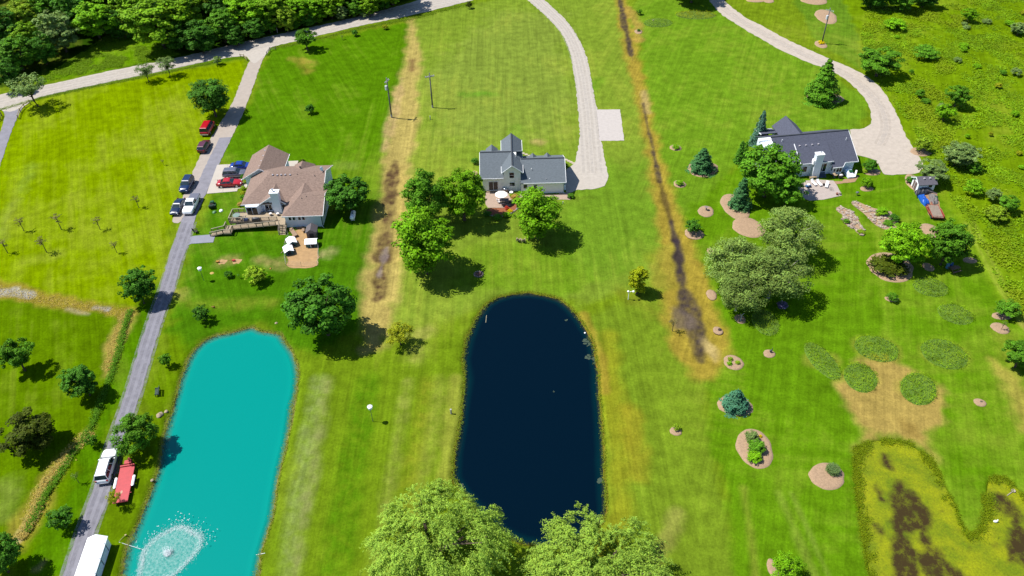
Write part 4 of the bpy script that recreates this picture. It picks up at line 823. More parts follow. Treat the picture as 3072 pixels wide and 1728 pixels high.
# flatbed trailer
ta_, tb_ = V(*s2(1255,300)), V(*s2(1165,725)); th_ = math.atan2(ta_[1]-tb_[1], ta_[0]-tb_[0]); TL = math.hypot(ta_[0]-tb_[0], ta_[1]-tb_[1]); c_ = V(*s2(1207,520), .6)
TR = thing('flatbed_trailer', 'red flatbed trailer with white fenders parked on the grass verge', 'trailer', (c_[0], c_[1], 0), th_)
redm = mat('trailer_red', A(232,74,82), .6, var=.08, scale=2); hl = TL/2
part('deck', MB().box(-hl, hl*.62, -1.02, 1.02, .52, .66, .02), redm, TR, True); part('frame', MB().beam((-hl+.1,-.9,.45),(hl*.6,-.9,.45),.1,.16).beam((-hl+.1,.9,.45),(hl*.6,.9,.45),.1,.16), redm, TR, True)
part('headboard', MB().box(hl*.6, hl*.66, -1.0, 1.0, .6, .85), redm, TR, True)
part('tongue', MB().beam((hl*.6,-.8,.5),(hl,0,.5),.1,.14).beam((hl*.6,.8,.5),(hl,0,.5),.1,.14), redm, TR, True); part('tool_box', MB().box(hl*.68, hl*.86, -.5, .5, .55, .95, .03), redm, TR, True)
part('winch', MB().disc((hl*.93,0,.55), .16, .4, 10), redm, TR, True); part('jack', MB().tube([(hl*.97,.0,.0),(hl*.97,0,.9)], .05, 8), mat('steel_dark', (.1,.1,.11), .5), TR, True)
for s_ in (-1, 1):
    part('fender', MB().box(-1.35, .55, s_*1.22-.18, s_*1.22+.18, .6, .82, .09), white, TR, True)
    for x_ in (-.85, .05): part('wheel', MB().disc((x_, s_*1.22, .33), .33, .22, 14, axis='y'), tyre_m, TR, True)
part('bare_patch', MB().disc((-hl*.55,.1,.661), .3, .004, 10, .16), mat('worn_wood', A(236,190,160), .8), TR, True)
part('stake', MB().box(-hl*.62, -hl*.6, -1.25, -1.02, .5, .6), redm, TR, True)

# riding mower, hay wagon
mw = thing('riding_mower', 'green riding mower on lawn beside the white pickup', 'mower', (*V(*crop(500,500,9.9)(1345,1120), .5)[:2], 0), hd((540,540),(546,500)))
gm1 = mat('mower_green', A(20,110,60), .5); 
part('hood', MB().box(.25, 1.0, -.38, .38, .35, .85, .1), gm1, mw, True); part('chassis', MB().box(-.9, .9, -.35, .35, .25, .45, .04), mat('steel_dark', (.1,.1,.11), .5), mw, True)
part('deck', MB().disc((0,0,.16), .75, .16, 14, .7), gm1, mw, True); st_ = part('seat', MB().box(-.55, -.1, -.27, .27, .6, .72, .05), mat('seat_tan', A(176,150,130), .7), mw, True); part('seat_back', MB().box(-.62, -.5, -.27, .27, .68, 1.05, .05), mat('seat_tan', A(176,150,130), .7), st_, True)
part('steering_wheel', MB().tube([(.15+.02*math.cos(a*.7), .2*math.cos(a*.7), 1.0+.2*math.sin(a*.7)*.3) for a in range(10)], .025, 5).tube([(.3,0,.7),(.15,0,1.0)], .03, 5), mat('steel_dark', (.1,.1,.11), .5), mw, True)
part('bagger', MB().box(-1.25, -.7, -.55, .55, .4, .95, .1), mat('mower_dark_green', A(16,64,44), .6), mw, True)
for x_, r_ in ((-.6,.3),(.75,.22)):
    for s_ in (-1, 1): part('wheel', MB().disc((x_, s_*.5, r_), r_, .2, 12, axis='y'), tyre_m, mw, True)
wa, wb_ = V(*q8(1690,795)), V(*q8(1745,925)); wr_ = math.atan2(wb_[1]-wa[1], wb_[0]-wa[0]); wc = V(*q8(1722,858), .6)
WG = thing('hay_wagon', 'weathered wooden flat wagon with rusty orange frame near the shed', 'wagon', (wc[0], wc[1], 0), wr_)
orr = mat('rusty_orange', A(196,84,60), .8, var=.2, scale=4); wd = mat('grey_planks', A(176,158,140), .85, var=.14, scale=3)
for i in range(8): part('plank', MB().box(-2.2, 2.0, -.95+i*.24, -.95+i*.24+.22, .72, .78), wd, WG, True)
part('frame', MB().beam((-2.4,-1.02,.7),(2.15,-1.02,.7),.1,.14).beam((-2.4,1.02,.7),(2.15,1.02,.7),.1,.14).beam((2.1,-1.05,.7),(2.1,1.05,.7),.1,.14).beam((-2.3,-1.05,.7),(-2.3,1.05,.7),.1,.14), orr, WG, True)
part('end_rack', MB().beam((2.1,-1.0,1.1),(2.1,1.0,1.1),.06).beam((2.1,-1.0,.7),(2.1,-1.0,1.1),.06).beam((2.1,1.0,.7),(2.1,1.0,1.1),.06).beam((2.1,-.3,.7),(2.1,-.3,1.1),.05).beam((2.1,.35,.7),(2.1,.35,1.1),.05), orr, WG, True)
part('side_rack', MB().beam((-1.2,1.3,.5),(1.6,1.25,.75),.12,.3), orr, WG, True); part('side_rack', MB().beam((-2.0,-1.35,.5),(.8,-1.3,.7),.12,.3), orr, WG, True)
part('drawbar', MB().beam((-2.3,0,.6),(-4.0,.2,.35),.1), orr, WG, True)
for x_ in (-1.5, 1.4):
    for s_ in (-1, 1): part('wheel', MB().disc((x_, s_*1.05, .34), .34, .2, 12, axis='y'), tyre_m, WG, True)

# ================================================================== POLES, POSTS, FENCES
polem = mat('grey_pole', A(136,132,136), .85, var=.15, scale=2); armm = mat('pale_arm', A(206,204,204), .7)
def upole(label, bx, by, tx, ty, arm, ang_, transformer=None, dbl=True):
    b_ = Vector(V(bx/K, by/K)); lo, hi = 0, 20
    for _ in range(40):
        mm_ = (lo+hi)/2
        if pj((b_.x, b_.y, mm_))[1] > ty/K: lo = mm_
        else: hi = mm_
    h = lo; t = thing('utility_pole', label, 'utility pole', b_, 0, 'utility poles')
    part('post', MB().tube([(0,0,-.1),(0,0,h*.5),(0,0,h)], [.19,.16,.12], 8), polem, t, True, True)
    ca_, sa_ = math.cos(ang_), math.sin(ang_)
    for o_, dz in ([(.14,.9),(-.14,.9)] if dbl else [(.14,.7)]): part('crossarm', MB().beam((-arm*ca_-o_*sa_,-arm*sa_+o_*ca_,h-dz),(arm*ca_-o_*sa_,arm*sa_+o_*ca_,h-dz), .1, .13), armm, t, True)
    for f in (-.9, -.35, .35, .9): part('insulator', MB().tube([(arm*f*ca_,arm*f*sa_,h-.84),(arm*f*ca_,arm*f*sa_,h-.55)], [.07,.04], 6), mat('porcelain', (.6,.6,.62), .3), t, True)
    part('ground_cap', MB().tube([(0,0,0),(0,0,.7)], .21, 8), armm, t, True)
    if transformer: part('transformer', MB().tube([(transformer*.36,-.15,h-3.0),(transformer*.36,-.15,h-2.0)], .28, 12).tube([(transformer*.36,-.15,h-2.0),(transformer*.36,-.15,h-1.8)], [.1,.06], 6), mat('transformer_grey', (.55,.56,.6), .5), t, True)
    return t
upole('utility pole with grey transformer between the two lawns', 1175, 351, 1161, 233, 1.0, math.radians(70), -1)
upole('utility pole with plain double crossarm above the centre lawn', 1298, 323, 1281, 219, 1.15, math.radians(20))
upole('utility pole rising from ring of yellow flowers', 2465, 131, 2490, 24, 1.1, math.radians(-40), -1, False)
def post(label, vx, vy, h, r=.06, m_=None, name='marker_post', cat='post'):
    p = V(vx, vy); return solo(name, MB().tube([(p[0],p[1],-.05),(p[0],p[1],h)], r, 8).disc((p[0],p[1],h), r*1.3, .05, 8), m_ or armm, label, cat, p)
post('small white utility marker on the centre lawn below the poles', *q2(1742,1155), .9, .1)
post('pale post at the wood edge across the road', *q2(268,318), 1.5, .1)
post('small white pipe on bank left of dark pond', 1135, 1041, 1.0, .12)
post('white drain cap on lawn right of white house', *q7(1735,778), .5, .08)
def mast_house(label, bx, by, h, dbl=False):
    p = V(bx, by); t = thing('birdhouse_pole', label, 'birdhouse', p)
    part('pole', MB().tube([(0,0,0),(0,0,h)], .04, 6), mat('dark_pole', (.06,.08,.09), .6), t, True)
    part('house', MB().tube([(0,0,h),(0,0,h+.45)], .34, 8), white, t, True); part('roof', MB().tube([(0,0,h+.45),(0,0,h+.72)], [.42,.05], 8), white, t, True)
mast_house('white birdhouse on a pole in the strip between the ponds', 938, 1060, 3.0); mast_house('white birdhouse on a pole behind the brown roofed house', *s1(1970,135), 2.6)
LP = thing('lamp_post', 'short white lamp post with two arms beside the yellowing tree', 'lamp post', V(*s5(755,383)))
part('post', MB().tube([(0,0,0),(0,0,1.9)], .06, 8), white, LP, True); part('arm', MB().beam((-.1,0,1.8),(.8,0,1.95), .06), white, LP, True); part('globe', MB().ball((.8,0,1.9), .22, .22, .2), white, LP, True); part('globe', MB().ball((-.12,0,1.95), .2, .2, .18), white, LP, True)
XP = thing('driftwood_post', 'pale forked driftwood post standing in a mulch ring', 'post', V(*s5(1840,590)))
part('stem', MB().tube([(0,0,0),(0,.05,.9),(.1,.1,1.5)], [.14,.1,.08], 6), mat('bleached_wood', A(224,216,206), .8), XP, True); part('fork', MB().tube([(0,0,.9),(-.15,0,1.5),(-.3,0,1.75)], [.09,.07,.03], 6), mat('bleached_wood', A(224,216,206), .8), XP, True); part('fork', MB().tube([(.1,.1,1.4),(.4,.1,1.75)], [.08,.03], 6), mat('bleached_wood', A(224,216,206), .8), XP, True)
def rails(label, pts, m_, nrail=2, h=1.0, name='split_rail_fence'):
    w_ = [V(*p) for p in pts]; t = thing(name, label, 'fence', w_[0])
    for p in w_: part('post', MB().beam((p[0],p[1],-.05),(p[0],p[1],h+.1), .14), m_, t)
    for a, b_ in zip(w_[:-1], w_[1:]):
        for k in range(nrail): z = h*(k+1)/nrail-.12; part('rail', MB().beam((a[0],a[1],z),(b_[0],b_[1],z+.03), .1, .12), m_, t)
yw = mat('yellow_rail', A(184,168,96), .8, var=.15); gw_ = mat('grey_rail', A(160,150,140), .85, var=.15); tw = mat('tan_rail', A(196,176,130), .85, var=.15)
rails('yellowish split rail fence on right side of the far left drive', poly(q1, [(180,1150),(200,1085),(240,1040),(295,1005)]), yw)
rails('dark split rail fence at the left picture edge', poly(q1, [(-30,1185),(8,1160),(20,1120)]), mat('dark_rail', A(90,80,50), .85))
rails('short grey split rail fence right of the driveway entrance', poly(q2, [(165,535),(195,492),(250,480)]), gw_)
rails('short pale split rail fence left of the driveway entrance', poly(q1, [(2325,555),(2360,560),(2390,590)]), tw)

# ================================================================== FOUNTAIN
fc = V(*s2(1620,1235), -.45); FT = thing('fountain', 'fountain spraying a white ring of droplets on the turquoise pond', 'fountain', fc)
rng = np.random.default_rng(5)
def specks(P, r, seed=1):
    """small octahedra"""
    n = len(P); o = np.array([[1,0,0],[0,1,0],[-1,0,0],[0,-1,0],[0,0,1],[0,0,-1]], float); f = np.array([[0,1,4],[1,2,4],[2,3,4],[3,0,4],[1,0,5],[2,1,5],[3,2,5],[0,3,5]])
    v_ = P[:, None, :]+o[None]*np.asarray(r).reshape(-1, 1, 1); return v_[:, f].reshape(-1, 3)
def ringpt(n, r0, sd_, fz=0):
    a = rng.uniform(0, 6.2832, n); r = rng.normal(r0, sd_, n); wob = 1+.07*np.sin(3*a+1)+.05*np.sin(5*a)
    x = r*wob*np.cos(a); y = r*wob*1.12*np.sin(a); return np.stack([x+.10*y+.15, y+.12*x, np.full(n, .03)+fz*rng.random(n)], 1)
foam_m = mat('foam', (.82,.85,.85), .6, var=.03)
d_ = ringpt(3800, 3.55, .24, .2); d_ = np.concatenate([d_, ringpt(900, 3.75, .55, .3)])
up_ = ringpt(220, 4.4, .55, .8); up_ = up_[up_[:, 1] > .6]
tag(link('splash_ring', fastmesh('splash_ring', specks(np.concatenate([d_, up_]), np.concatenate([rng.uniform(.012, .036, len(d_)), rng.uniform(.035, .085, len(up_))])), 3, foam_m), FT), kind='stuff')
n_ = 5200; a = rng.uniform(0, 6.2832, n_); t_ = rng.random(n_)**.8; r = 3.5*t_; z = 3.4*t_*(1-t_)*1.6+.05
P = np.stack([r*np.cos(a)+.05*r*np.sin(a), r*1.12*np.sin(a)+.1*r*np.cos(a), z+rng.normal(0, .1, n_)*t_], 1); P[:, 2] = np.maximum(P[:, 2], .03)
tag(link('spray', fastmesh('spray', specks(P, rng.uniform(.008, .017, n_)), 3, foam_m), FT), kind='stuff')
c0 = np.stack([rng.normal(0, .28, 500), rng.normal(.1, .28, 500), np.abs(rng.normal(.3, .35, 500))], 1); tag(link('jet', fastmesh('jet', specks(c0, rng.uniform(.02, .05, 500)), 3, foam_m), FT), kind='stuff')
part('float', MB().disc((0,0,-.02), .45, .14, 14), mat('float_grey', (.4,.45,.45), .6), FT, True)
fm_, n, b, L = newmat('aerated_water'); g = n.nodes.new('ShaderNodeTexCoord'); tx = n.nodes.new('ShaderNodeTexNoise'); tx.inputs['Scale'].default_value = 2.5; tx.inputs['Detail'].default_value = 6; L(g.outputs['Object'], tx.inputs[0])
mr = n.nodes.new('ShaderNodeMapRange'); mr.inputs[1].default_value = .3; mr.inputs[2].default_value = .75; mr.inputs[3].default_value = .03; mr.inputs[4].default_value = .26; L(tx.outputs[0], mr.inputs[0]); L(mr.outputs[0], b.inputs['Alpha']); b.inputs['Base Color'].default_value = (.55,.75,.7,1); b.inputs['Roughness'].default_value = .6
rp = [(3.55*math.cos(6.2832*k/40)*(1+.06*math.sin(3*k*.157+1)), 3.9*math.sin(6.2832*k/40)*(1+.05*math.sin(5*k*.157))) for k in range(40)]
fo = MB().add([(x+.1*y+.15, y+.12*x, .012) for x, y in rp], [tuple(range(40))]); part('aerated_patch', fo, fm_, FT, True)
fr_, n, b, L = newmat('ring_foam'); g = n.nodes.new('ShaderNodeTexCoord'); tx = n.nodes.new('ShaderNodeTexNoise'); tx.inputs['Scale'].default_value = 5; tx.inputs['Detail'].default_value = 8; tx.inputs['Roughness'].default_value = .75; L(g.outputs['Object'], tx.inputs[0])
mr = n.nodes.new('ShaderNodeMapRange'); mr.inputs[1].default_value = .5; mr.inputs[2].default_value = .68; mr.inputs[3].default_value = .0; mr.inputs[4].default_value = .6; L(tx.outputs[0], mr.inputs[0]); L(mr.outputs[0], b.inputs['Alpha']); b.inputs['Base Color'].default_value = (.75,.82,.8,1); b.inputs['Roughness'].default_value = .8
rdf = random.Random(6); jr = [[f*rdf.uniform(1-j, 1+j) for _ in range(120)] for f, j in ((.9, .06), (1.08, .07))]
rq = [(3.55*math.cos(6.2832*k/120)*(1+.06*math.sin(3*k*.0524+1)), 3.9*math.sin(6.2832*k/120)*(1+.05*math.sin(5*k*.0524))) for k in range(120)]
an_ = MB(); an_.add([((x+.1*y)*j[k]+.15, (y+.12*x)*j[k], .018) for j in jr for k, (x, y) in enumerate(rq)], [(i, (i+1) % 120, 120+(i+1) % 120, 120+i) for i in range(120)]); part('foam_ring', an_, fr_, FT, True)
rope_m = mat('white_rope', (.6,.65,.65), .7)
a, b_ = V(*s2(1150,1122)), V(*s2(1385,1195), -.42)
solo('mooring_cable', MB().tube([a, (a[0]*.6+b_[0]*.4, a[1]*.6+b_[1]*.4, -.2), b_], .03, 5), rope_m, 'white cable running from left bank to the fountain', 'cable', a)
a, b_ = V(*s2(2475,1245), -.42), V(*s2(2560,1228), .02); solo('mooring_cable', MB().tube([a, b_], .035, 5), rope_m, 'short white cable at right bank of the turquoise pond', 'cable', b_)
a, b_ = V(*s2(1150,1120)), V(*s2(1215,1055)); solo('paddle', MB().tube([(a[0],a[1],.08),(b_[0],b_[1],.1)], .03, 5).ball((b_[0],b_[1],.1), .16, .12, .04), mat('paddle_wood', A(206,190,130), .7), 'wooden paddle lying on bank near the fountain cable', 'paddle', a)
a, b_ = V(*s3(2285,535), -.42), V(*s3(2278,605), -.42); solo('bobbing_pole', MB().tube([a, b_], .05, 6), mat('wood_pale', A(214,206,170), .7), 'pale stick floating at the upper left of the dark pond', 'stick', a)
p = V(*s5(338,705), -.4); solo('buoy', MB().ball(p, .17, .17, .15), white, 'white round float on the right side of dark pond', 'buoy', p)
p = V(*s7(2068,978), -.2); solo('decoy_goose', MB().ball((p[0],p[1],p[2]+.12), .3, .18, .18).ball((p[0]+.2,p[1],p[2]+.4), .09, .08, .09).tube([(p[0]+.15,p[1],p[2]+.15),(p[0]+.2,p[1],p[2]+.4)], .05, 6), white, 'white swan decoy floating in the algae pond', 'decoy', p)
p = V(*s7(2225,710), -.2); solo('pump_float', MB().disc((p[0],p[1],-.24), .28, .18, 8).tube([(p[0],p[1],-.15),(p[0]-1.2,p[1]-.7,-.2)], .06, 6), mat('float_pale', A(214,196,180), .7), 'pale pump float with pipe in the small arm of algae pond', 'pump', p)
weed = mat('water_weed', A(70,92,70), .9, var=.2, scale=6)
for i, (x_, y_, r_) in enumerate([(155,585,.35),(362,785,.8),(372,822,.35),(365,935,.7),(435,950,.6),(440,990,.4),(420,870,.3),(440,1190,.18),(40,1270,.2)]):
    p = V(*s5(x_, y_), -.43); rd = random.Random(i); mb = MB()
    for k in range(6): mb.disc((p[0]+rd.uniform(-1,1)*r_*.7, p[1]+rd.uniform(-1,1)*r_*.7, -.44), r_*rd.uniform(.25,.5), .012+.001*k, 7, r_*rd.uniform(.2,.4))
    solo('floating_weed', mb, weed, ordinal(i+1)+' small weed raft from the top along right bank of dark pond', 'water weed', p, 'weed rafts on the dark pond')
p = V(*s4(1565,595), -.43); mb = MB()
for k in range(4): mb.disc((p[0], p[1]+.3*k-.4, -.44), .22, .012+.001*k, 7)
solo('floating_weed', mb, weed, 'long weed raft by the willow at the pond foot', 'water weed', p)
p = V(*s8(722,620), -.43); mb = MB()
for k in range(5): mb.disc((p[0]+.2*math.cos(k), p[1]+.3*math.sin(k*1.3), -.44), .25, .012+.001*k, 7)
solo('floating_weed', mb, weed, 'curled weed raft low on the right side of dark pond', 'water weed', p)
# ================================================================== YARD THINGS
# propane tank
a, b_ = Vector(V(*q6(1980,1000), .6)), Vector(V(*q6(1960,1120), .6)); c_ = (a+b_)/2; PT = thing('propane_tank', 'white horizontal propane tank on lawn beside the round dark tree', 'tank', (c_.x, c_.y, 0), math.atan2((a-b_).y, (a-b_).x))
hl = 1.35; sec = [(-hl,.05),(-hl+.08,.35),(-hl+.3,.5),(hl-.3,.5),(hl-.08,.35),(hl,.05)]
part('tank', MB().loft([[(x_, r_*math.cos(6.2832*k/16), .72+r_*math.sin(6.2832*k/16)) for k in range(16)] for x_, r_ in sec]), mat('tank_white', (.8,.8,.82), .35), PT, True, True)
part('dome', MB().ball((0,0,1.2), .2, .2, .16), mat('dome_dark', (.12,.13,.16), .4), PT, True)
for x_ in (-.8, .8): part('foot', MB().box(x_-.12, x_+.12, -.4, .4, 0, .4), mat('block', (.4,.4,.4), .9), PT, True)
# pen with kennels
sandm = mat('pen_sand', A(214,172,118), .95, var=.14, scale=1.2, bump=.3)
sheet('pen_sand', poly(d2, [(1540,1449),(1560,1200),(1640,950),(1700,850),(1900,780),(2000,800),(2100,960),(2240,1200),(2240,1449),(2220,1700),(1500,1700)]), sandm, .03, .25, 1)
teal = mat('kennel_teal', A(24,128,140), .5, var=.08); kroof = mat('kennel_white', (.78,.78,.8), .5); dkin = mat('dark_opening', (.015,.015,.02), .9)
def kennel(label, q, rz, w_, d_, h, wm, rm, name='dog_kennel', axis='y', open_front=True, doorx=0):
    p = V(*q); t = thing(name, label, 'kennel' if name == 'dog_kennel' else 'shed', p, rz)
    mb = MB(); gable_block(mb, -w_/2, w_/2, -d_/2, d_/2, .05, h*.68, h*.94, axis); part('wall', mb, wm, t, True)
    r_ = MB(); o = .18
    if axis == 'y':
        r_.slab([(0,-d_/2-o,h),(0,d_/2+o,h),(-w_/2-o,d_/2+o,h*.66),(-w_/2-o,-d_/2-o,h*.66)], .06); r_.slab([(0,d_/2+o,h),(0,-d_/2-o,h),(w_/2+o,-d_/2-o,h*.66),(w_/2+o,d_/2+o,h*.66)], .06)
    else:
        r_.slab([(-w_/2-o,0,h),(w_/2+o,0,h),(w_/2+o,-d_/2-o,h*.66),(-w_/2-o,-d_/2-o,h*.66)], .06); r_.slab([(w_/2+o,0,h),(-w_/2-o,0,h),(-w_/2-o,d_/2+o,h*.66),(w_/2+o,d_/2+o,h*.66)], .06)
    part('roof', r_, rm, t, True); part('doorway', MB().box(doorx-w_*.22, doorx+w_*.22, -d_/2-.012, -d_/2+.02, .1, h*.55), dkin, t, True); return t
kennel('grey resin kennel shed with open dark front against the house wall', d2(2110,960), math.radians(4), 1.9, 2.0, 2.3, mat('resin_grey', A(128,118,124), .6), mat('resin_roof', A(120,112,116), .7), 'kennel_shed')
for u_, v_ in [(-.4,-.3),(.4,-.3),(-.4,.35),(.4,.35)]: pass
kennel('teal dog kennel with white roof at the left of the pen', d2(1640,1160), math.radians(25), 1.5, 1.7, 1.35, teal, kroof)
kennel('teal dog kennel with white roof lowest in the pen', d2(1570,1345), math.radians(22), 1.5, 1.7, 1.3, mat('kennel_blue_grey', A(60,120,140), .6), kroof)
kt = kennel('wide teal dog kennel with white roof on right of the pen', d2(2090,1180), math.radians(2), 2.0, 1.5, 1.5, teal, kroof, axis='x', doorx=.2)
part('ladder', MB().beam((-.05,-.8,.05),(-.1,-.72,1.0), .14, .06), white, kt, True)
PF = thing('wire_pen_fence', 'low wire fence around the sandy kennel pen', 'fence', V(*d2(1500,1400)))
fp = [V(*d2(*c)) for c in [(1560,960),(1510,1130),(1470,1290),(1480,1449),(1500,1640),(1850,1660),(2220,1650),(2240,1449),(2240,1210)]]
wirem = mat('galv_wire', (.35,.36,.36), .5, .6)
for p in fp: part('post', MB().tube([(p[0],p[1],0),(p[0],p[1],1.15)], .03, 6), wirem, PF)
for a, b_ in zip(fp[:-1], fp[1:]):
    mb = MB()
    for z in (.1, .4, .7, 1.0): mb.beam((a[0],a[1],z),(b_[0],b_[1],z), .012)
    part('wire_panel', mb, wirem, PF)
for i, (a, b_, lab) in enumerate([((1600,790),(1720,960),'wide plank leaning against the kennel pen wall'), ((1890,750),(1890,860),'short upright plank between planter and kennel shed'), ((1720,790),(1860,770),'brown plank along the house wall by the pen'), ((1390,1360),(1450,1280),'pale brace pole left of the lowest kennel'), ((1470,1120),(1490,1050),'pale brace pole at the upper left of pen')]):
    p, q = V(*d2(*a), .1), V(*d2(*b_), .5 if i < 2 else .3); ww = .85 if i == 0 else .5 if i < 3 else .1
    solo('plank', MB().beam(p, q, ww, .06), mat('plank_tan', A(190,158,128), .85, var=.12), lab, 'plank', p)
# toys and odds on the grass
def lump(name, label, cat, q, r, h, m_, seed=1, jit=.15, ry=None):
    p = V(*q); return solo(name, MB().ball((p[0],p[1],-.03), r, ry or r, h, 10, 5, True, jit, seed), m_, label, cat, p, smooth=True)
lump('plastic_tub', 'white round plastic tub on grass near green mower', 'tub', crop(500,500,9.9)(1620,1315), .42, .4, white, 3, .03)
lump('garden_bag', 'crumpled green plastic bag on grass by the deck corner', 'bag', crop(500,500,9.9)(1425,1360), .4, .35, mat('green_bag', A(110,170,110), .5), 4, .3)
for q, lab in [(q5(2150,1240),'bare sandy patch with toys left of the two'),(q5(2290,1235),'bare sandy patch with red toy behind the deck')]:
    p = V(*q); sheet_ = solo('sand_patch', MB().ball((p[0],p[1],-.02), 1.0, .9, .05, 12, 3, True, .25, 7), sandm, lab, 'sand patch', p)
p = V(*q5(2105,1247)); solo('toy_digger', MB().box(p[0]-.3,p[0]+.3,p[1]-.2,p[1]+.2,.05,.35,.05).beam((p[0]+.2,p[1],.3),(p[0]+.6,p[1],.6),.08), mat('toy_yellow', A(230,170,60), .5), 'yellow toy digger at the sandy patch', 'toy', p)
p = V(*q5(2260,1235)); solo('toy_wagon', MB().box(p[0]-.3,p[0]+.3,p[1]-.2,p[1]+.2,.12,.36,.05).beam((p[0]-.3,p[1],.2),(p[0]-.8,p[1]-.2,.4),.04), mat('toy_red', A(230,60,60), .5), 'red toy wagon on sandy patch behind the deck', 'toy', p)
lump('sand_dish', 'tan sandbox lid on the lawn near white birdhouse', 'lid', s1(2047,62), .42, .1, mat('toy_sand', A(224,186,90), .7), 5, .1)
lump('yellow_ball', 'small yellow ball on lawn right of the round lime shrub', 'ball', s3(200,85), .2, .25, mat('toy_yellow', A(230,170,60), .5), 5, .02)
p = V(*s1(2072,400)); solo('toy_tricycle', MB().disc((p[0],p[1],.2),.2,.06,10,axis='y').beam((p[0]-.5,p[1],.3),(p[0]+.1,p[1],.4),.08).beam((p[0],p[1],.2),(p[0]+.1,p[1],.75),.05), mat('toy_orange', A(220,130,90), .5), 'orange toy tricycle tipped near small tree by turquoise pond', 'toy', p)
def chair(name, label, q, rz, m_, s=1.0, lounge=False, cat='chair', group=None, z=0.0):
    p = V(*q, z); t = thing(name, label, cat, p, rz, group, s)
    if lounge:
        part('seat', MB().beam((0,-1.0,.32),(0,.35,.36), .62, .06), m_, t, True); part('backrest', MB().beam((0,.35,.36),(0,.85,.85), .62, .06), m_, t, True)
        for x_ in (-.25,.25):
            for y_ in (-.85,.25): part('leg', MB().beam((x_,y_,0),(x_,y_,.34),.06), m_, t, True)
    else:
        part('seat', MB().beam((0,-.3,.38),(0,.25,.3), .6, .05), m_, t, True); part('backrest', MB().beam((0,.22,.3),(0,.5,1.0), .6, .05), m_, t, True)
        for x_ in (-.33,.33):
            part('arm', MB().box(x_-.07,x_+.07,-.35,.35,.58,.62), m_, t, True)
            for y_ in (-.28,.28): part('leg', MB().beam((x_,y_,0),(x_,y_,.58),.06), m_, t, True)
    return t
adi = mat('adirondack_wood', A(206,176,160), .8)
chair('garden_chair', 'left wooden garden chair under the bright tree behind white house', q7(1305,1140), math.radians(165), adi); chair('garden_chair', 'right wooden garden chair under the bright tree behind white house', q7(1352,1145), math.radians(190), adi)
chair('folding_chair', 'dark folding chair at the driveway edge near the walkway', q5(1895,960), math.radians(110), mat('chair_brown', A(70,60,56), .8), 1.15)
p = V(*s1(1525,1225)); BN = thing('garden_bench', 'dark green slatted bench facing the turquoise pond', 'bench', p, math.radians(-75))
gbm = mat('bench_green', A(28,70,66), .6)
for i in range(4): part('seat_slat', MB().box(-.75,.75,-.3+i*.15,-.3+i*.15+.12,.42,.46), gbm, BN, True)
for i in range(3): part('back_slat', MB().box(-.75,.75,.32+i*.03,.36+i*.03,.55+i*.16,.67+i*.16), gbm, BN, True)
for x_ in (-.65,.65): part('leg', MB().beam((x_,-.28,0),(x_,-.28,.6),.08).beam((x_,.34,0),(x_,.42,1.0),.08).beam((x_,-.3,.62),(x_,.36,.62),.07), gbm, BN, True)
# fire ring
p = V(*s3(2208,140)); FR = thing('fire_ring', 'round stone fire ring on lawn above the dark pond', 'fire pit', p); rd = random.Random(4)
stone_m = mat('ring_stone', A(168,150,144), .9, var=.2)
for k in range(14):
    a = 6.2832*k/14; part('stone', MB().ball((.78*math.cos(a),.78*math.sin(a),.1), .2, .2, .14, 6, 4, False, .15, k), stone_m, FR, True)
part('ash', MB().ball((0,0,-.02), .7, .7, .1, 12, 3, True, .15), mat('ash', A(140,96,82), .95, var=.3, scale=6), FR, True)
# rocks on the turquoise shore
for i, (q, r_, lab) in enumerate([(s1(1605,1400),.3,'white stone on the turquoise shore near bench'),(s1(1545,1435),.55,'tan boulder at turquoise shore near the bench'),(s3(255,610),.25,'small pale stone above the turquoise pond'),(s2(1470,525),.25,'pale stone on bank right of the red trailer')]):
    lump('shore_stone', lab, 'stone', q, r_, r_*.8, mat('shore_stone', A(214,192,160), .9, var=.2), i, .2)
# ---------------------------------------------------------------- deck furniture (stands on the deck)
def dz_(q, z=DZ): return V(*d2(*q), z)
p = dz_((390,560)); GT = thing('glass_table', 'round glass table at the left end of the deck', 'table', p); part('top', MB().disc((0,0,.7), .75, .03, 16), mat('green_glass', A(168,190,176), .15), GT, True)
for k in range(4): part('leg', MB().beam((.5*math.cos(k*1.57),.5*math.sin(k*1.57),0),(.5*math.cos(k*1.57),.5*math.sin(k*1.57),.7),.05), mat('steel_dark', (.1,.1,.11), .5), GT, True)
chair('deck_chair', 'dark metal chair beside glass deck table', d2(560,590), math.radians(-90), mat('steel_dark', (.1,.1,.11), .5), .9, z=DZ); chair('deck_chair', 'pale cushioned chair by the glass deck table', d2(480,610), math.radians(150), mat('cushion_pale', A(226,206,186), .8), .8, z=DZ)
p = dz_((600,625)); solo('cooler', MB().box(p[0]-.45,p[0]+.4,p[1]-.25,p[1]+.3,DZ,DZ+.5,.04), mat('cooler_blue', A(70,96,150), .5), 'blue and white cooler chest on the deck', 'cooler', p)
p = dz_((830,640)); GRL = thing('covered_grill', 'long black covered grill against the deck railing', 'grill', p); part('body', MB().box(-.8,.8,-.3,.3,.15,.75,.06), mat('grill_black', (.035,.035,.04), .5), GRL, True); part('lid', MB().ball((0,0,.72), .82, .32, .3, 12, 4, True), mat('grill_black', (.035,.035,.04), .5), GRL, True)
for x_ in (-.65,.65): part('leg', MB().box(x_-.05,x_+.05,-.25,.25,0,.2), mat('steel_dark', (.1,.1,.11), .5), GRL, True)
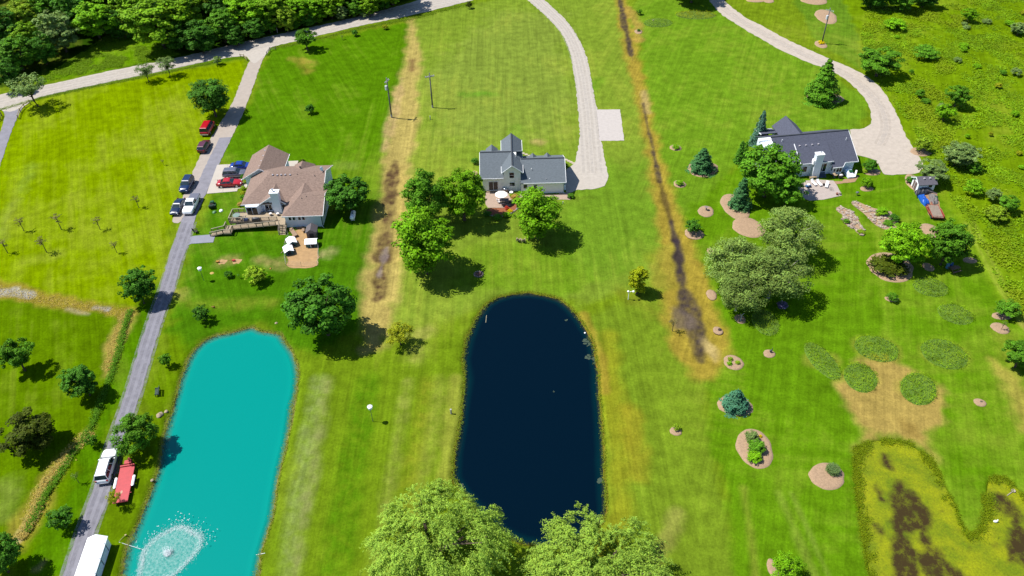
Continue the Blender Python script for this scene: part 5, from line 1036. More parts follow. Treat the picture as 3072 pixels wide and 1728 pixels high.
for q, lab in [((1155,500),'white planter left of the pair by deck chimney'),((1320,500),'white planter right of the pair by deck chimney'),((650,450),'white planter beside the patio door')]:
    p = dz_(q); t = thing('deck_planter', lab, 'planter', p); part('pot', MB().tube([(0,0,0),(0,0,.4)], [.2,.28], 10), mat('pot_dark', (.1,.09,.09), .6), t, True); part('blossom', MB().ball((0,0,.42), .36, .32, .2, 10, 4, True, .2, 3), mat('white_bloom', (.75,.7,.66), .8, var=.15, scale=8), t, True)
p = dz_((1080,430)); kb = thing('kettle_grill', 'black kettle grill beside the chimney on the deck', 'grill', p); part('bowl', MB().ball((0,0,.7), .3, .3, .3), mat('grill_black', (.035,.035,.04), .3), kb, True)
for k in range(3): part('leg', MB().beam((.15*math.cos(k*2.1),.15*math.sin(k*2.1),.5),(.3*math.cos(k*2.1),.3*math.sin(k*2.1),0),.03), mat('steel_dark', (.1,.1,.11), .5), kb, True)

# ---------------------------------------------------------------- white house patio
pav = mat('patio_pavers', A(214,186,164), .9, var=.1, scale=2.0)
sheet('patio', poly(q7, [(985,690),(1000,655),(1100,662),(1350,690),(1690,690),(1700,672),(1806,672),(1806,740),(1690,738),(1340,745),(1262,742),(1235,790),(1180,818),(1010,818),(985,780)]), pav, .06, .03, 0)
mulch_red = mat('red_mulch', A(176,104,66), .95, var=.25, scale=4, bump=.5)
sheet('flower_bed', poly(q7, [(985,820),(1185,820),(1240,792),(1266,746),(1335,748),(1325,800),(1275,850),(1210,888),(1100,900),(1010,875)]), mulch_red, .052, .1, 1)
arc = [V(*q7(*c)) for c in [(985,870),(1030,893),(1090,904),(1150,900),(1205,886),(1250,862),(1285,836),(1300,815)]]
SW = thing('stone_edging', 'curved row of grey stones edging the patio flower bed', 'stone edging', arc[0]); rd = random.Random(8); k = 0
for a, b_ in zip(arc[:-1], arc[1:]):
    n_ = max(2, int((Vector(b_)-Vector(a)).length/.42))
    for i in range(n_):
        c = Vector(a).lerp(Vector(b_), i/n_); part('stone', MB().ball((c.x,c.y,.1), .24, .19, .17, 7, 4, False, .18, k), mat('edging_grey', A(188,182,180), .9, var=.18, scale=5), SW); k += 1
for i, c in enumerate([(1350,290),(1380,301),(1410,314),(1445,324),(1490,331),(1540,333),(1600,333),(1660,328),(1700,326),(1735,340),(1765,352),(1790,364),(1812,374),(1835,386)]):
    p = V(*q7(*c)); solo('stepping_stone', MB().disc((p[0],p[1],-.02), .42, .08, 8, .36), mat('stepping', A(230,214,186), .9, var=.08), ordinal(i+1)+' pale stepping stone from the cross gable towards the drive', 'stepping stone', p, 'stepping stones behind the white house')
for i in range(2): pass
p = V(*q7(1043,655)); ST = thing('patio_steps', 'two wooden steps below the sliding door of the white house', 'steps', p); part('step', MB().box(-1.25,1.25,-.1,.55,.07,.45), mat('step_grey', A(140,132,132), .8), ST, True); part('step', MB().box(-1.25,1.05,-.55,-.1,.07,.25), mat('step_tan', A(216,188,150), .8), ST, True)
UM = thing('patio_umbrella', 'large cream octagonal patio umbrella behind the white house', 'umbrella', V(*q7(1143,775), .06))
crm = mat('cream_canvas', (.74,.68,.62), .8, var=.04); uh = 2.5
for k in range(8):
    a0, a1 = 6.2832*(k-.5)/8, 6.2832*(k+.5)/8; part('canopy_panel', MB().slab([(0,0,uh+.35),(1.35*math.cos(a0),1.35*math.sin(a0),uh-.2),(1.35*math.cos(a1),1.35*math.sin(a1),uh-.2)], .02), crm, UM, True)
    part('rib', MB().beam((0,0,uh+.27),(1.33*math.cos(a0),1.33*math.sin(a0),uh-.26),.03), mat('umbrella_frame', (.5,.48,.45), .5), UM, True)
part('pole', MB().tube([(0,0,0),(0,0,uh+.45)], .04, 8), mat('umbrella_frame', (.5,.48,.45), .5), UM, True); part('base', MB().disc((0,0,0), .3, .1, 12), mat('steel_dark', (.1,.1,.11), .5), UM, True)
p = V(*q7(1168,765), .06); TB = thing('patio_table', 'grey rectangular patio table under the cream umbrella', 'table', p, math.radians(-5)); part('top', MB().box(-.95,.95,-.5,.5,.7,.76), mat('table_grey', A(140,126,140), .5), TB, True)
for x_ in (-.85,.85):
    for y_ in (-.4,.4): part('leg', MB().beam((x_,y_,0),(x_,y_,.7),.06), mat('steel_dark', (.1,.1,.11), .5), TB, True)
chair('patio_chair', 'white patio chair at left end of the grey table', q7(1118,768), math.radians(90), mat('chair_white', (.7,.68,.7), .5), .95, z=.06); chair('patio_chair', 'dark patio chair in front of the grey table', q7(1160,800), math.radians(180), mat('chair_lilac', A(120,112,130), .5), .95, z=.06); chair('patio_chair', 'dark patio chair at right end of the grey table', q7(1225,775), math.radians(-90), mat('chair_dark', A(60,54,66), .5), .95, z=.06)
p = V(*q7(1178,668), .06); GR = thing('gas_grill', 'gas grill with silver lid on tan cabinet by the white house', 'grill', p); part('cabinet', MB().box(-.6,.6,-.3,.3,0,.8,.03), mat('cabinet_tan', A(176,150,140), .7), GR, True); part('lid', MB().ball((0,0,.8), .5, .3, .3, 12, 4, True), mat('grill_steel', (.5,.52,.56), .3, .7), GR, True)
p = V(*q7(1236,688), .06); FP = thing('fire_table', 'small black fire bowl with white top by the white house', 'fire bowl', p); part('bowl', MB().tube([(0,0,.1),(0,0,.6)], [.3,.42], 10), mat('grill_black', (.035,.035,.04), .5), FP, True); part('top', MB().disc((0,0,.6), .4, .05, 12), white, FP, True); part('handle', MB().tube([(.3,.2,.4),(.35,.25,1.4)], .04, 6), mat('steel_dark', (.1,.1,.11), .5), FP, True)
p = V(*q7(1690,665), .0); solo('log_stack', MB().box(p[0]-1.1,p[0]-.1,p[1]-.1,p[1]+.35,0,1.0,.08).box(p[0]-.12,p[0]+.45,p[1]-.15,p[1]+.35,0,1.3,.08), mat('log_brown', A(170,110,60), .9, var=.3, scale=6), 'brown stacked firewood against the white house garage', 'firewood', p)
p = V(*q7(1752,640)); PS = thing('garden_statue', 'pale figurine standing by the garage corner of white house', 'statue', p); part('body', MB().tube([(0,0,0),(0,0,.5),(0,0,.9),(0,0,1.05)], [.22,.16,.2,.06], 8), white, PS, True); part('head', MB().ball((0,0,1.15), .12, .12, .14), white, PS, True)
p = V(*q7(1785,722), .06); solo('flower_pot', MB().tube([p, (p[0],p[1],.4)], [.16,.24], 10).ball((p[0],p[1],.4), .22, .22, .12, 8, 3, True), mat('pot_dark', (.1,.09,.09), .6), 'dark flower pot on the patio end right of garage', 'flower pot', p)

# ---------------------------------------------------------------- blue house patio and junk
sheet('garden_patio', poly(q8, [(470,555),(600,545),(735,555),(768,600),(818,698),(640,738),(500,748),(400,705),(375,640),(430,580)]), mat('patio_concrete', A(218,202,192), .9, var=.06, scale=1.5), .06, .02, 0)
sheet('house_path', poly(q8, [(735,560),(820,560),(835,540),(900,535),(945,510),(985,505),(945,566),(765,588)]), mat('path_tan', A(200,160,120), .9, var=.12), .052, .06, 0)
wch = mat('chair_white', (.7,.68,.7), .5)
for q, rz, lab in [((540,585),20,'left white lounge chair on the concrete garden patio'),((592,588),15,'middle white lounge chair on the concrete garden patio'),((668,605),-25,'right white lounge chair on the concrete garden patio')]: chair('lounge_chair', lab, q8(*q), math.radians(rz), wch, .95, True, z=.06)
p = V(*q8(490,615), .06); TC = thing('ride_on_toy_car', 'blue and white toy car on patio in tree shade', 'toy', p, math.radians(20)); part('body', MB().box(-.6,.6,-.35,.35,.15,.5,.12), mat('toy_blue', A(80,140,200), .4), TC, True); part('cabin', MB().box(-.3,.25,-.28,.28,.48,.75,.08), white, TC, True)
for x_ in (-.4,.4):
    for s_ in (-1,1): part('wheel', MB().disc((x_,s_*.36,.16),.16,.1,10,axis='y'), tyre_m, TC, True)
p = V(*q8(706,645), .06); WT = thing('wire_table', 'small round wire table beside right lounge chair', 'table', p); 
for k in range(3): part('ring', MB().tube([(.15*(k+1)*math.cos(6.2832*j/12),.15*(k+1)*math.sin(6.2832*j/12),.5) for j in range(13)], .015, 5), mat('steel_dark', (.1,.1,.11), .5), WT, True)
for k in range(3): part('leg', MB().beam((.1*math.cos(k*2.1),.1*math.sin(k*2.1),.5),(.35*math.cos(k*2.1),.35*math.sin(k*2.1),0),.03), mat('steel_dark', (.1,.1,.11), .5), WT, True)
for q, lab, cc in [((768,690),'terracotta pot left of two at the patio corner',(180,110,90)),((795,685),'pale pot right of two at the patio corner',(214,190,180)),((640,600),'dark pot between the lounge chairs',(60,50,50))]:
    p = V(*q8(*q), .06); solo('flower_pot', MB().tube([p,(p[0],p[1],.42)], [.16,.26], 10).ball((p[0],p[1],.42), .25, .25, .15, 8, 3, True, .2), mat('pot_%d' % cc[0], A(*cc), .8), lab, 'flower pot', p)
p = V(*q8(535,535), .06); GBN = thing('house_bench', 'tan bench against the chimney of blue roofed house', 'bench', p, math.radians(7)); part('seat', MB().box(-.8,.8,-.2,.2,.4,.46), mat('step_tan', A(216,188,150), .8), GBN, True); part('leg', MB().box(-.7,-.6,-.18,.18,0,.4), mat('step_tan', A(216,188,150), .8), GBN, True); part('leg', MB().box(.6,.7,-.18,.18,0,.4), mat('step_tan', A(216,188,150), .8), GBN, True)
p = V(*q8(742,520), .06); GBT = thing('round_table', 'round tan table below bay window of blue roofed house', 'table', p); part('top', MB().disc((0,0,.7), .55, .05, 14), mat('step_tan', A(216,188,150), .8), GBT, True); part('pedestal', MB().tube([(0,0,0),(0,0,.7)], [.3,.06], 8), mat('steel_dark', (.1,.1,.11), .5), GBT, True)
p = V(*q8(802,530), .06); KG = thing('barbecue', 'black barbecue with pale lid beside the cellar hatch', 'grill', p); part('cart', MB().box(-.4,.4,-.28,.28,.1,.75,.04), mat('grill_black', (.035,.035,.04), .5), KG, True); part('lid', MB().ball((0,0,.75), .42, .3, .28, 12, 4, True), mat('lid_pale', (.55,.5,.48), .4), KG, True)
p = V(*q8(890,500)); solo('green_bin', MB().box(p[0]-.35,p[0]+.35,p[1]-.35,p[1]+.35,0,1.0,.06).box(p[0]-.4,p[0]+.4,p[1]-.4,p[1]+.4,1.0,1.1,.04), mat('bin_green', A(20,110,50), .5), 'green wheeled bin beside the cellar hatch', 'bin', p)
p = V(*q8(935,515)); solo('leaning_mattress', MB().beam((p[0],p[1]-.2,.1),(p[0]+.35,p[1]+.5,1.3), .35, .9), white, 'white board leaning at the corner of blue roofed house', 'board', p)
p = V(*q8(960,695)); FD = thing('patio_heater', 'grey mushroom shaped feeder standing on lawn by patio', 'feeder', p); part('stand', MB().tube([(0,0,0),(0,0,.7)], .07, 8), mat('feeder_dark', (.06,.06,.07), .6), FD, True); part('cap', MB().ball((0,0,.65), .36, .3, .28, 12, 4, True), mat('feeder_grey', A(120,124,134), .5), FD, True)
# junk by the shed
sheet('junk_yard_soil', poly(q8, [(1500,640),(1560,700),(1620,790),(1660,900),(1690,925),(1800,920),(1800,880),(1760,790),(1740,690),(1700,650)]), mat('bare_soil', A(190,150,110), .95, var=.2, scale=2), .03, .2, 1)
def tarp(name, label, pts, h, m_, seed):
    w_ = [V(*q8(*c)) for c in pts]; cx_ = sum(p[0] for p in w_)/len(w_); cy_ = sum(p[1] for p in w_)/len(w_); rd = random.Random(seed); mb = MB(); rings = []
    for f, z in ((1.0,.03),(.86,h*.5),(.62,h*.85),(.35,h),(.08,h*1.02)):
        r_ = []
        for i in range(len(w_)*3):
            a, b_ = w_[i//3], w_[(i//3+1) % len(w_)]; t = (i % 3)/3; x_, y_ = a[0]*(1-t)+b_[0]*t, a[1]*(1-t)+b_[1]*t
            r_.append((cx_+(x_-cx_)*f*(1+rd.uniform(-.06,.06)), cy_+(y_-cy_)*f, max(.02, z*(1+rd.uniform(-.28,.2)))))
        rings.append(r_)
    mb.loft(rings); return solo(name, mb, m_, label, 'tarp', (cx_, cy_, 0))
tarp('blue_tarp', 'bright blue tarp draped over a heap beside the shed', [(1545,705),(1600,695),(1630,740),(1665,790),(1620,805),(1580,770)], .9, mat('tarp_blue', A(26,110,225), .45, var=.1, scale=3), 2)
tarp('black_tarp', 'black tarp covering a pile against the shed wall', [(1515,660),(1560,635),(1640,640),(1700,665),(1650,690),(1600,700),(1540,705)], 1.1, mat('tarp_black', (.02,.025,.035), .45), 3)
tarp('grey_heap', 'grey covered heap between black tarp and wagon', [(1650,690),(1700,680),(1740,720),(1745,780),(1700,800),(1670,760)], .7, mat('heap_grey', A(150,144,140), .8, var=.3, scale=4), 5)
lump('green_barrel', 'green barrel lying on the grey heap edge near the shed', 'barrel', q8(1722,740), .42, .9, mat('barrel_green', A(50,110,80), .6), 2, .08)
for i, (a, b_, lab) in enumerate([((1650,650),(1740,680),'long metal pipe leaning on the black tarp'),((1530,690),(1545,640),'dark board leaning on the left end of black tarp')]):
    p, q = V(*q8(*a), .9), V(*q8(*b_), .6); solo('leaning_pipe', MB().beam(p, q, .12, .12), mat('pipe_grey', A(150,140,146), .5), lab, 'pipe', p)
# picnic set in tree shade
p = V(*q8(1900,1425)); PK = thing('picnic_table', 'wooden picnic table in shade of the dark right tree', 'picnic table', p, .3); pw = mat('picnic_wood', A(160,126,96), .85)
for i in range(4): part('top_board', MB().box(-.9,.9,-.4+i*.2,-.4+i*.2+.18,.72,.76), pw, PK, True)
for s_ in (-1,1): part('bench_seat', MB().box(-.9,.9,s_*.75-.14,s_*.75+.14,.42,.46), pw, PK, True)
for x_ in (-.65,.65): part('leg', MB().beam((x_,-.7,0),(x_,.3,.7),.07).beam((x_,.7,0),(x_,-.3,.7),.07), pw, PK, True)
for q, lab in [((1832,1395),'pale blue barrel left in shade of the dark right tree'),((1865,1385),'deep blue barrel in shade of the dark right tree')]:
    p = V(*q8(*q)); solo('blue_barrel', MB().tube([p,(p[0],p[1],.9)], .3, 12), mat('barrel_'+lab[:4], A(40,110,200) if 'deep' in lab else A(110,180,220), .5), lab, 'barrel', p)
# ================================================================== VEGETATION
bark = mat('bark', A(110,92,76), .95, var=.2, scale=5); birchbark = mat('birch_bark', A(214,206,190), .9, var=.15, scale=5)
def unit(v_): return v_/np.maximum(np.linalg.norm(v_, axis=1, keepdims=True), 1e-9)
def leaves(P, N, size, asp, rg, shape=4):
    """rhombic leaf sprays: centre P, facing N"""
    n = len(P); N = unit(N); T = unit(np.cross(N, rg.normal(size=(n, 3)))); B = np.cross(N, T)
    s = (size*rg.uniform(.65, 1.35, n))[:, None]; a = T*s*.5; b_ = B*s*.5*asp
    return np.stack([P-a, P+b_+a*.1, P+a, P-b_+a*.1], 1).reshape(-1, 3)
def tints(n, rg, blob=None, v_=.22, warm=.1):
    k = rg.uniform(1-v_, 1+v_, n)
    if blob is not None: k = k*blob
    w_ = rg.uniform(-warm, warm, n); return np.stack([k*(1+w_), k, k*(1-w_)], 1)
def crown_points(rg, D, z0, z1, nb, n, form='round', rb=(.05,.09), inner=.45):
    """many small leaf clumps on limbs through the crown; lumpy outline"""
    R, hz = D/2, (z1-z0)/2; cz = (z0+z1)/2; C_ = []; tries = 0; gap = D*1.02/math.sqrt(nb)*.5
    lob = unit(rg.normal(size=(9, 3))); la = rg.uniform(-.22, .20, 9)*(.35 if form == 'pear' else 1)
    while len(C_) < nb and tries < 9000:
        tries += 1; p = unit(rg.normal(size=(1, 3)))[0]; r = inner+(1-inner)*rg.random()**.55 if rg.random() < .86 else rg.random()
        k = 1+np.sum(la*np.clip(lob@p, 0, 1)**4); f = 1.0
        if form == 'upright': f = 1-.34*max(0, p[2])-.10*max(0, -p[2])
        if form == 'pear': f = (1-.8*max(0, p[2]))*(1-.1*max(0, -p[2]))
        if form == 'dome': f = 1-.25*max(0, p[2])
        if form == 'dome' and p[2] < -.35: continue
        q = np.array([p[0]*R*.92*f*k*r, p[1]*R*.92*f*k*r, cz+p[2]*hz*.95*k*r])
        if q[2] < z0*.8: continue
        if tries > 5000 or not C_ or np.min(np.linalg.norm(np.array(C_)-q, axis=1)) > gap*.8: C_.append(q)
    C_ = np.array(C_); rr = D*rg.uniform(rb[0], rb[1], len(C_))
    ib = rg.choice(len(C_), n, p=rr**2/np.sum(rr**2)); d = unit(rg.normal(size=(n, 3))+np.array([0, 0, .35]))
    t = rg.random(n)**.4
    P = C_[ib]+d*(rr[ib]*t)[:, None]*np.array([1.15, 1.15, .7]); P[:, 2] = np.maximum(P[:, 2], .06)
    out = unit((C_-np.array([0, 0, cz-.3*hz]))/np.array([R, R, hz]))
    return C_, rr, ib, unit(d*.75+out[ib]*.6), P
def mk_trunk(name, C_, top, r0, m_, rg, nl=9, base=0):
    mb = MB(); mb.tube([(0,0,-.1),(rg.normal(0,.04),rg.normal(0,.04),top*.5),(0,0,top),(0,0,top*1.5)], [r0*1.3,r0,r0*.8,r0*.3], 7)
    idx = rg.permutation(len(C_))[:nl]
    for i in idx:
        c = C_[i]; s0 = top*rg.uniform(.7, 1.25); mid = np.array([c[0]*.45, c[1]*.45, s0+(c[2]-s0)*.6]); mb.tube([(0,0,s0), mid, c], [r0*.5, r0*.3, r0*.1], 5)
    me = bpy.data.meshes.new(name); me.from_pydata(mb.v, [], mb.f); me.materials.append(m_); me.update(); return me
PROTO = {}
def broad(key, seed, D, Hh, n, leaf, asp=.62, form='round', z0=None, nb=26, rb=(.15,.24), m_=None, tv=.24, trunk=True, bk_=None, up=.25, jit=.6, nl=9, tr=None, inner=.35):
    rg = np.random.default_rng(seed); z0 = Hh*.22 if z0 is None else z0
    C_, rr, ib, d, P = crown_points(rg, D, z0, Hh, nb, n, form, rb, inner)
    bt = rg.uniform(.72, 1.28, len(C_)); N = d*.8+rg.normal(size=(n, 3))*jit*.6+np.array([0, 0, up])
    me = fastmesh('crown', leaves(P, N, leaf, asp, rg), 4, m_, tints(n, rg, bt[ib], tv))
    tk = mk_trunk('trunk', C_, max(.25, z0*1.1), tr or Hh*.018+.05, bk_ or bark, rg, nl) if trunk else None
    PROTO[key] = (tk, me, D, Hh, (z0+Hh)/2); return key
def conifer(key, seed, D, Hh, n, leaf, m_):
    rg = np.random.default_rng(seed); nwh = 13; P, N, T = [], [], []
    per = n//nwh
    for k in range(nwh):
        f = k/nwh; z = Hh*(.05+.93*f); R = D/2*(1-f**1.35)**.9*(.8+.2*rg.random())+.15; nbr = max(6, int(14*(1-f))+4); off = rg.uniform(0, 6.28); cnt = int(per*(1.75*(1-f)+.2))
        bi = rg.integers(0, nbr, cnt); a = off+bi*6.2832/nbr+rg.normal(0, .15, cnt); br = rg.uniform(.6, 1.15, nbr)[bi]; t = rg.random(cnt)**.6
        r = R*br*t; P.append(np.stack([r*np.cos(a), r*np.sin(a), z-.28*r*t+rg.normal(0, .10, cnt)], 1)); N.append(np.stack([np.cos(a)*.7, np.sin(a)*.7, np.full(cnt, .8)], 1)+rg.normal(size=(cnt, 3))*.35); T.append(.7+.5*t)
    P, N, T = np.concatenate(P), np.concatenate(N), np.concatenate(T); P[:, 2] = np.maximum(P[:, 2], .05)
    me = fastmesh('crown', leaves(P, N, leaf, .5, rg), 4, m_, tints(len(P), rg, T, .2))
    mb = MB().tube([(0,0,-.1),(0,0,Hh*.97)], [Hh*.022,.02], 7); tk = bpy.data.meshes.new('trunk'); tk.from_pydata(mb.v, [], mb.f); tk.materials.append(bark); PROTO[key] = (tk, me, D, Hh, Hh*.42)
def willow(key, seed, D, Hh, n, m_):
    rg = np.random.default_rng(seed); C_, rr, ib, d, P = crown_points(rg, D, Hh*.25, Hh, 130, 3000, 'round', (.05,.08), .5)
    S_, Nn, TT = [], [], []; per = n//len(P)
    for i in range(len(P)):
        base = P[i]; out = np.array([base[0], base[1], 0]); out = out/(np.linalg.norm(out)+.1); ln = rg.uniform(.8, 2.2); t = np.linspace(0, 1, per)
        pts = base+np.outer(t*ln*.55, out+rg.normal(0, .35, 3)*[1,1,.2])+np.outer(-(t**1.6)*ln*.9, [0,0,1])+rg.normal(0, .09, (per, 3)); S_.append(pts); Nn.append(np.tile(d[i]*.6+out*.3+[0,0,.5], (per, 1))+rg.normal(size=(per, 3))*.5); TT.append(np.full(per, rg.uniform(.8, 1.22)))
    S_, Nn, TT = np.concatenate(S_), np.concatenate(Nn), np.concatenate(TT); S_[:, 2] = np.maximum(S_[:, 2], .1)
    me = fastmesh('crown', leaves(S_, Nn, .27, .3, rg), 4, m_, tints(len(S_), rg, TT, .2)); PROTO[key] = (mk_trunk('trunk', C_, Hh*.35, .4, bark, rg, 16), me, D, Hh, Hh*.62)

LB = 1.95
LM = lambda nm, c, t=.2: leafmat('leaf_'+nm, tuple(min(.6, v*LB) for v in A(*c)), t)
g_mid, g_dark, g_bright, g_lime = LM('mid', (88,138,28)), LM('dark', (72,122,30)), LM('bright', (114,166,18)), LM('lime', (130,160,34))
g_olive, g_blue, g_birch, g_willow = LM('olive', (146,154,26)), LM('blue_spruce', (86,126,104), .1), LM('birch', (126,152,70)), LM('willow', (142,174,62))
g_silver, g_gold, g_deep, g_yew = LM('silver', (116,142,74)), LM('gold', (146,158,18)), LM('deep', (68,116,28)), LM('yew', (72,86,16))
g_wood, g_spruce = LM('wood', (112,154,20)), LM('spruce', (66,112,62), .1)
RB = (.055,.095)
broad('oakA', 1, 8, 8.5, 10500, .40, m_=g_dark, nb=170, rb=RB, inner=.5); broad('oakB', 2, 8, 9, 10000, .40, m_=g_mid, nb=150, rb=RB); broad('oakC', 3, 8, 9.5, 8500, .42, m_=g_mid, nb=110, rb=(.06,.10))
broad('mapleA', 4, 8, 10, 13000, .38, form='upright', m_=g_bright, nb=170, rb=(.065,.105), asp=.5, z0=1.2); broad('mapleB', 5, 8, 11, 13000, .38, form='upright', m_=g_bright, nb=180, rb=(.065,.105), asp=.5, z0=1.3); broad('mapleC', 6, 8, 9.5, 10500, .40, m_=g_bright, nb=150, rb=RB, asp=.5, z0=1.3)
broad('airy', 7, 6, 6.5, 2200, .30, m_=g_silver, nb=60, rb=(.06,.11), z0=2.4, nl=20, tr=.13); broad('spiky', 8, 8, 9, 6500, .62, asp=.28, m_=g_deep, nb=120, rb=(.06,.12), up=.7, z0=1.2)
broad('pear', 9, 5, 9, 10500, .34, form='pear', z0=.35, m_=g_mid, nb=190, rb=(.06,.10), inner=.4); broad('shrub', 10, 2.4, 2.0, 2600, .18, form='dome', z0=.08, m_=g_mid, nb=60, rb=(.08,.13), trunk=True, nl=4, tr=.05); broad('shrubB', 12, 2.4, 1.9, 2400, .18, form='dome', z0=.08, m_=g_mid, nb=46, rb=(.09,.15), nl=4, tr=.05)
broad('young', 13, 4, 4.6, 3000, .19, m_=g_olive, nb=80, rb=(.06,.11), z0=.9, nl=18, tr=.07); broad('small', 14, 3.2, 3.8, 2000, .26, m_=g_mid, nb=50, rb=(.08,.13), z0=.7, tr=.07)
broad('birch', 15, 9, 10, 16000, .27, asp=.45, m_=g_birch, nb=170, rb=(.05,.09), bk_=birchbark, nl=40, z0=1.6, tr=.16, jit=1.0); broad('sapling', 16, 1.3, 2.6, 150, .16, asp=.5, m_=LM('sapling', (96,120,50)), nb=12, rb=(.10,.2), z0=1.2, nl=10, tr=.035)
broad('woodA', 17, 9, 13, 8500, .52, m_=g_wood, nb=120, rb=(.055,.10), z0=2); broad('woodB', 18, 9, 12, 8000, .5, m_=g_deep, nb=110, rb=(.06,.10), z0=1); broad('woodC', 19, 8, 11, 8500, .48, form='upright', m_=g_mid, nb=130, rb=(.055,.095), z0=1)
broad('oval', 20, 3.2, 4.6, 3200, .24, form='upright', z0=.3, m_=g_mid, nb=80, rb=(.07,.12))
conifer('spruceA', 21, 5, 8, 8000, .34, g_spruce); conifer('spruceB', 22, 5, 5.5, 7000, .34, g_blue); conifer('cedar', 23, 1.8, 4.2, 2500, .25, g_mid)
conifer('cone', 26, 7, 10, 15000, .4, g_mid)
willow('willowA', 24, 15, 12, 84000, g_willow); willow('willowB', 25, 15, 10, 84000, g_willow)
def plant(key, label, cx, cy, w_, h=None, m_=None, cat='tree', name=None, group=None, seed=None, lean=None, asp=1.0, base=None):
    """place a plant so that its crown centre stands over the plan point (cx, cy); w_ crown width in plan units"""
    tk, cme, D0, H0, zc = PROTO[key]; 
    Dm = w_*mpp(cx, cy, 2.5); s = Dm/D0; hz = (h/H0) if h else s
    p = V(*base) if base else V(cx, cy, zc*hz)
    rg = random.Random(seed if seed is not None else int(cx*7+cy*13))
    t = thing(name or ('tree' if cat == 'tree' else 'shrub'), label, cat, (p[0], p[1], 0), rg.uniform(0, 6.28), group, (s, s*asp, hz))
    if lean: t.rotation_euler = (lean[0], lean[1], 0)
    if tk is not None: link('trunk', tk, t)
    c = link('crown', cme, t)
    if m_ is not None: c.material_slots[0].link = 'OBJECT'; c.material_slots[0].material = m_
    return t
T = plant
# left side
T('airy', 'multi-stemmed airy tree leaning over road at far left', 68, 216, 100, 8.5, g_silver, lean=(.05,-.12), base=(97,268)); T('airy', 'pale feathery tree beside road left of two', 366, 180, 54, 5, g_silver, base=(374,205), seed=3); T('airy', 'sparse tree beside road right of two', 420, 158, 54, 5.5, g_silver, base=(428,192), seed=9)
T('spiky', 'dark feathery tree standing over the concrete driveway', 528, 240, 112, 10, g_deep); T('small', 'small pale bush at roadside near driveway entrance', 545, 150, 26, 2.6, g_silver, 'shrub'); T('oakC', 'round green tree at roadside right of driveway entrance', 767, 94, 58, 6, g_mid)
T('shrubB', 'dark roadside shrub on the left lawn edge', 893, 83, 18, 1.8, g_dark, 'shrub'); T('shrubB', 'faint low roadside shrub near top of the first swale', 968, 68, 16, 1.4, g_olive, 'shrub'); T('shrub', 'dark shrub beside road at the top of centre lawn', 1181, 12, 18, 2.2, g_yew, 'shrub'); T('sapling', 'tiny sapling on roadside lawn left of dark shrub', 860, 92, 12, 1.3, None, 'sapling', 'sapling')
T('shrub', 'lone dark bush in the middle of green lawn', 780, 274, 28, 2.4, g_dark, 'shrub'); T('oakA', 'dense round dark tree beside the brown roofed house', 874, 482, 112, 7.5, g_deep); T('oakB', 'round dark tree at left edge of asphalt driveway', 343, 718, 92, 7, g_dark)
T('shrub', 'rounded lime green shrub behind the wooden deck', 640, 690, 60, 3.4, g_lime, 'shrub'); T('shrub', 'tiny dark shrub left of the lime green shrub', 573, 690, 24, 1.4, g_deep, 'shrub'); T('sapling', 'tiny dark seedling beside lime green shrub', 600, 692, 12, 1.0, g_deep, 'sapling', 'sapling')
T('oakA', 'big round dark tree at head of the turquoise pond', 808, 766, 164, 11.5, g_dark, seed=2); T('young', 'olive green young tree between the two ponds', 1003, 838, 76, 4.6, g_olive); T('small', 'small dark tree above left corner of turquoise pond', 506, 784, 46, 3.6, g_deep); T('small', 'slim young tree on left bank of turquoise pond', 413, 902, 32, 3.0, g_mid, seed=5)
T('oakC', 'ragged green tree at left picture edge, upper of three', 38, 890, 84, 6.5, g_mid, seed=4); T('oakB', 'dark spreading tree left of the ditch, middle of three', 205, 955, 92, 6, g_dark, seed=6); T('woodB', 'broad blackish tree in the lower left field', 70, 1090, 130, 6.5, g_yew, seed=7)
T('mapleC', 'light green tree overhanging driveway at turquoise pond', 340, 1086, 108, 6.5, g_mid, seed=8); T('small', 'little tree beside ditch left of driveway', 228, 1104, 34, 2.6, g_mid, seed=9); T('small', 'small dark tree left of the driveway foot', 148, 1298, 68, 4.0, g_dark, seed=10); T('oakA', 'dark tree cut by the lower left corner', -15, 1395, 110, 7, g_deep, seed=11)
T('airy', 'wispy yellow green sapling on bank below red trailer', 293, 1262, 40, 3.2, g_olive, 'sapling', 'sapling', base=(298,1275)); T('sapling', 'almost bare sapling on verge left of trailer', 188, 1198, 24, 2.2, None, 'sapling', 'sapling')
for i, (x_, y_, s_, lab) in enumerate([(60,580,1.0,'reddish leafless sapling left in upper field row'),(156,578,1.15,'leafless sapling second in upper field row'),(264,574,.95,'leafless sapling third in the upper field row'),(404,522,.9,'leafless sapling alone higher in the field'),(22,636,1.0,'leafless sapling leftmost in lower field row'),(124,634,1.15,'leafless sapling second in lower field row'),(352,634,.85,'leafless sapling rightmost in lower field row')]):
    sx = [61,153,264,405,22,120,352]; T('sapling', lab, x_-12, y_-18, 30*s_, 3.2*s_, LM('twig', (104,98,60)), 'sapling', 'sapling', 'saplings in the left field', seed=i, base=[(60,581),(155,578),(252,578),(350,523),(20,637),(118,635),(294,636)][i])
T('sapling', 'tiny bare twig near driveway in the upper field', 411, 408, 12, 1.4, LM('twig', (104,98,60)), 'sapling', 'sapling', base=(412,415))
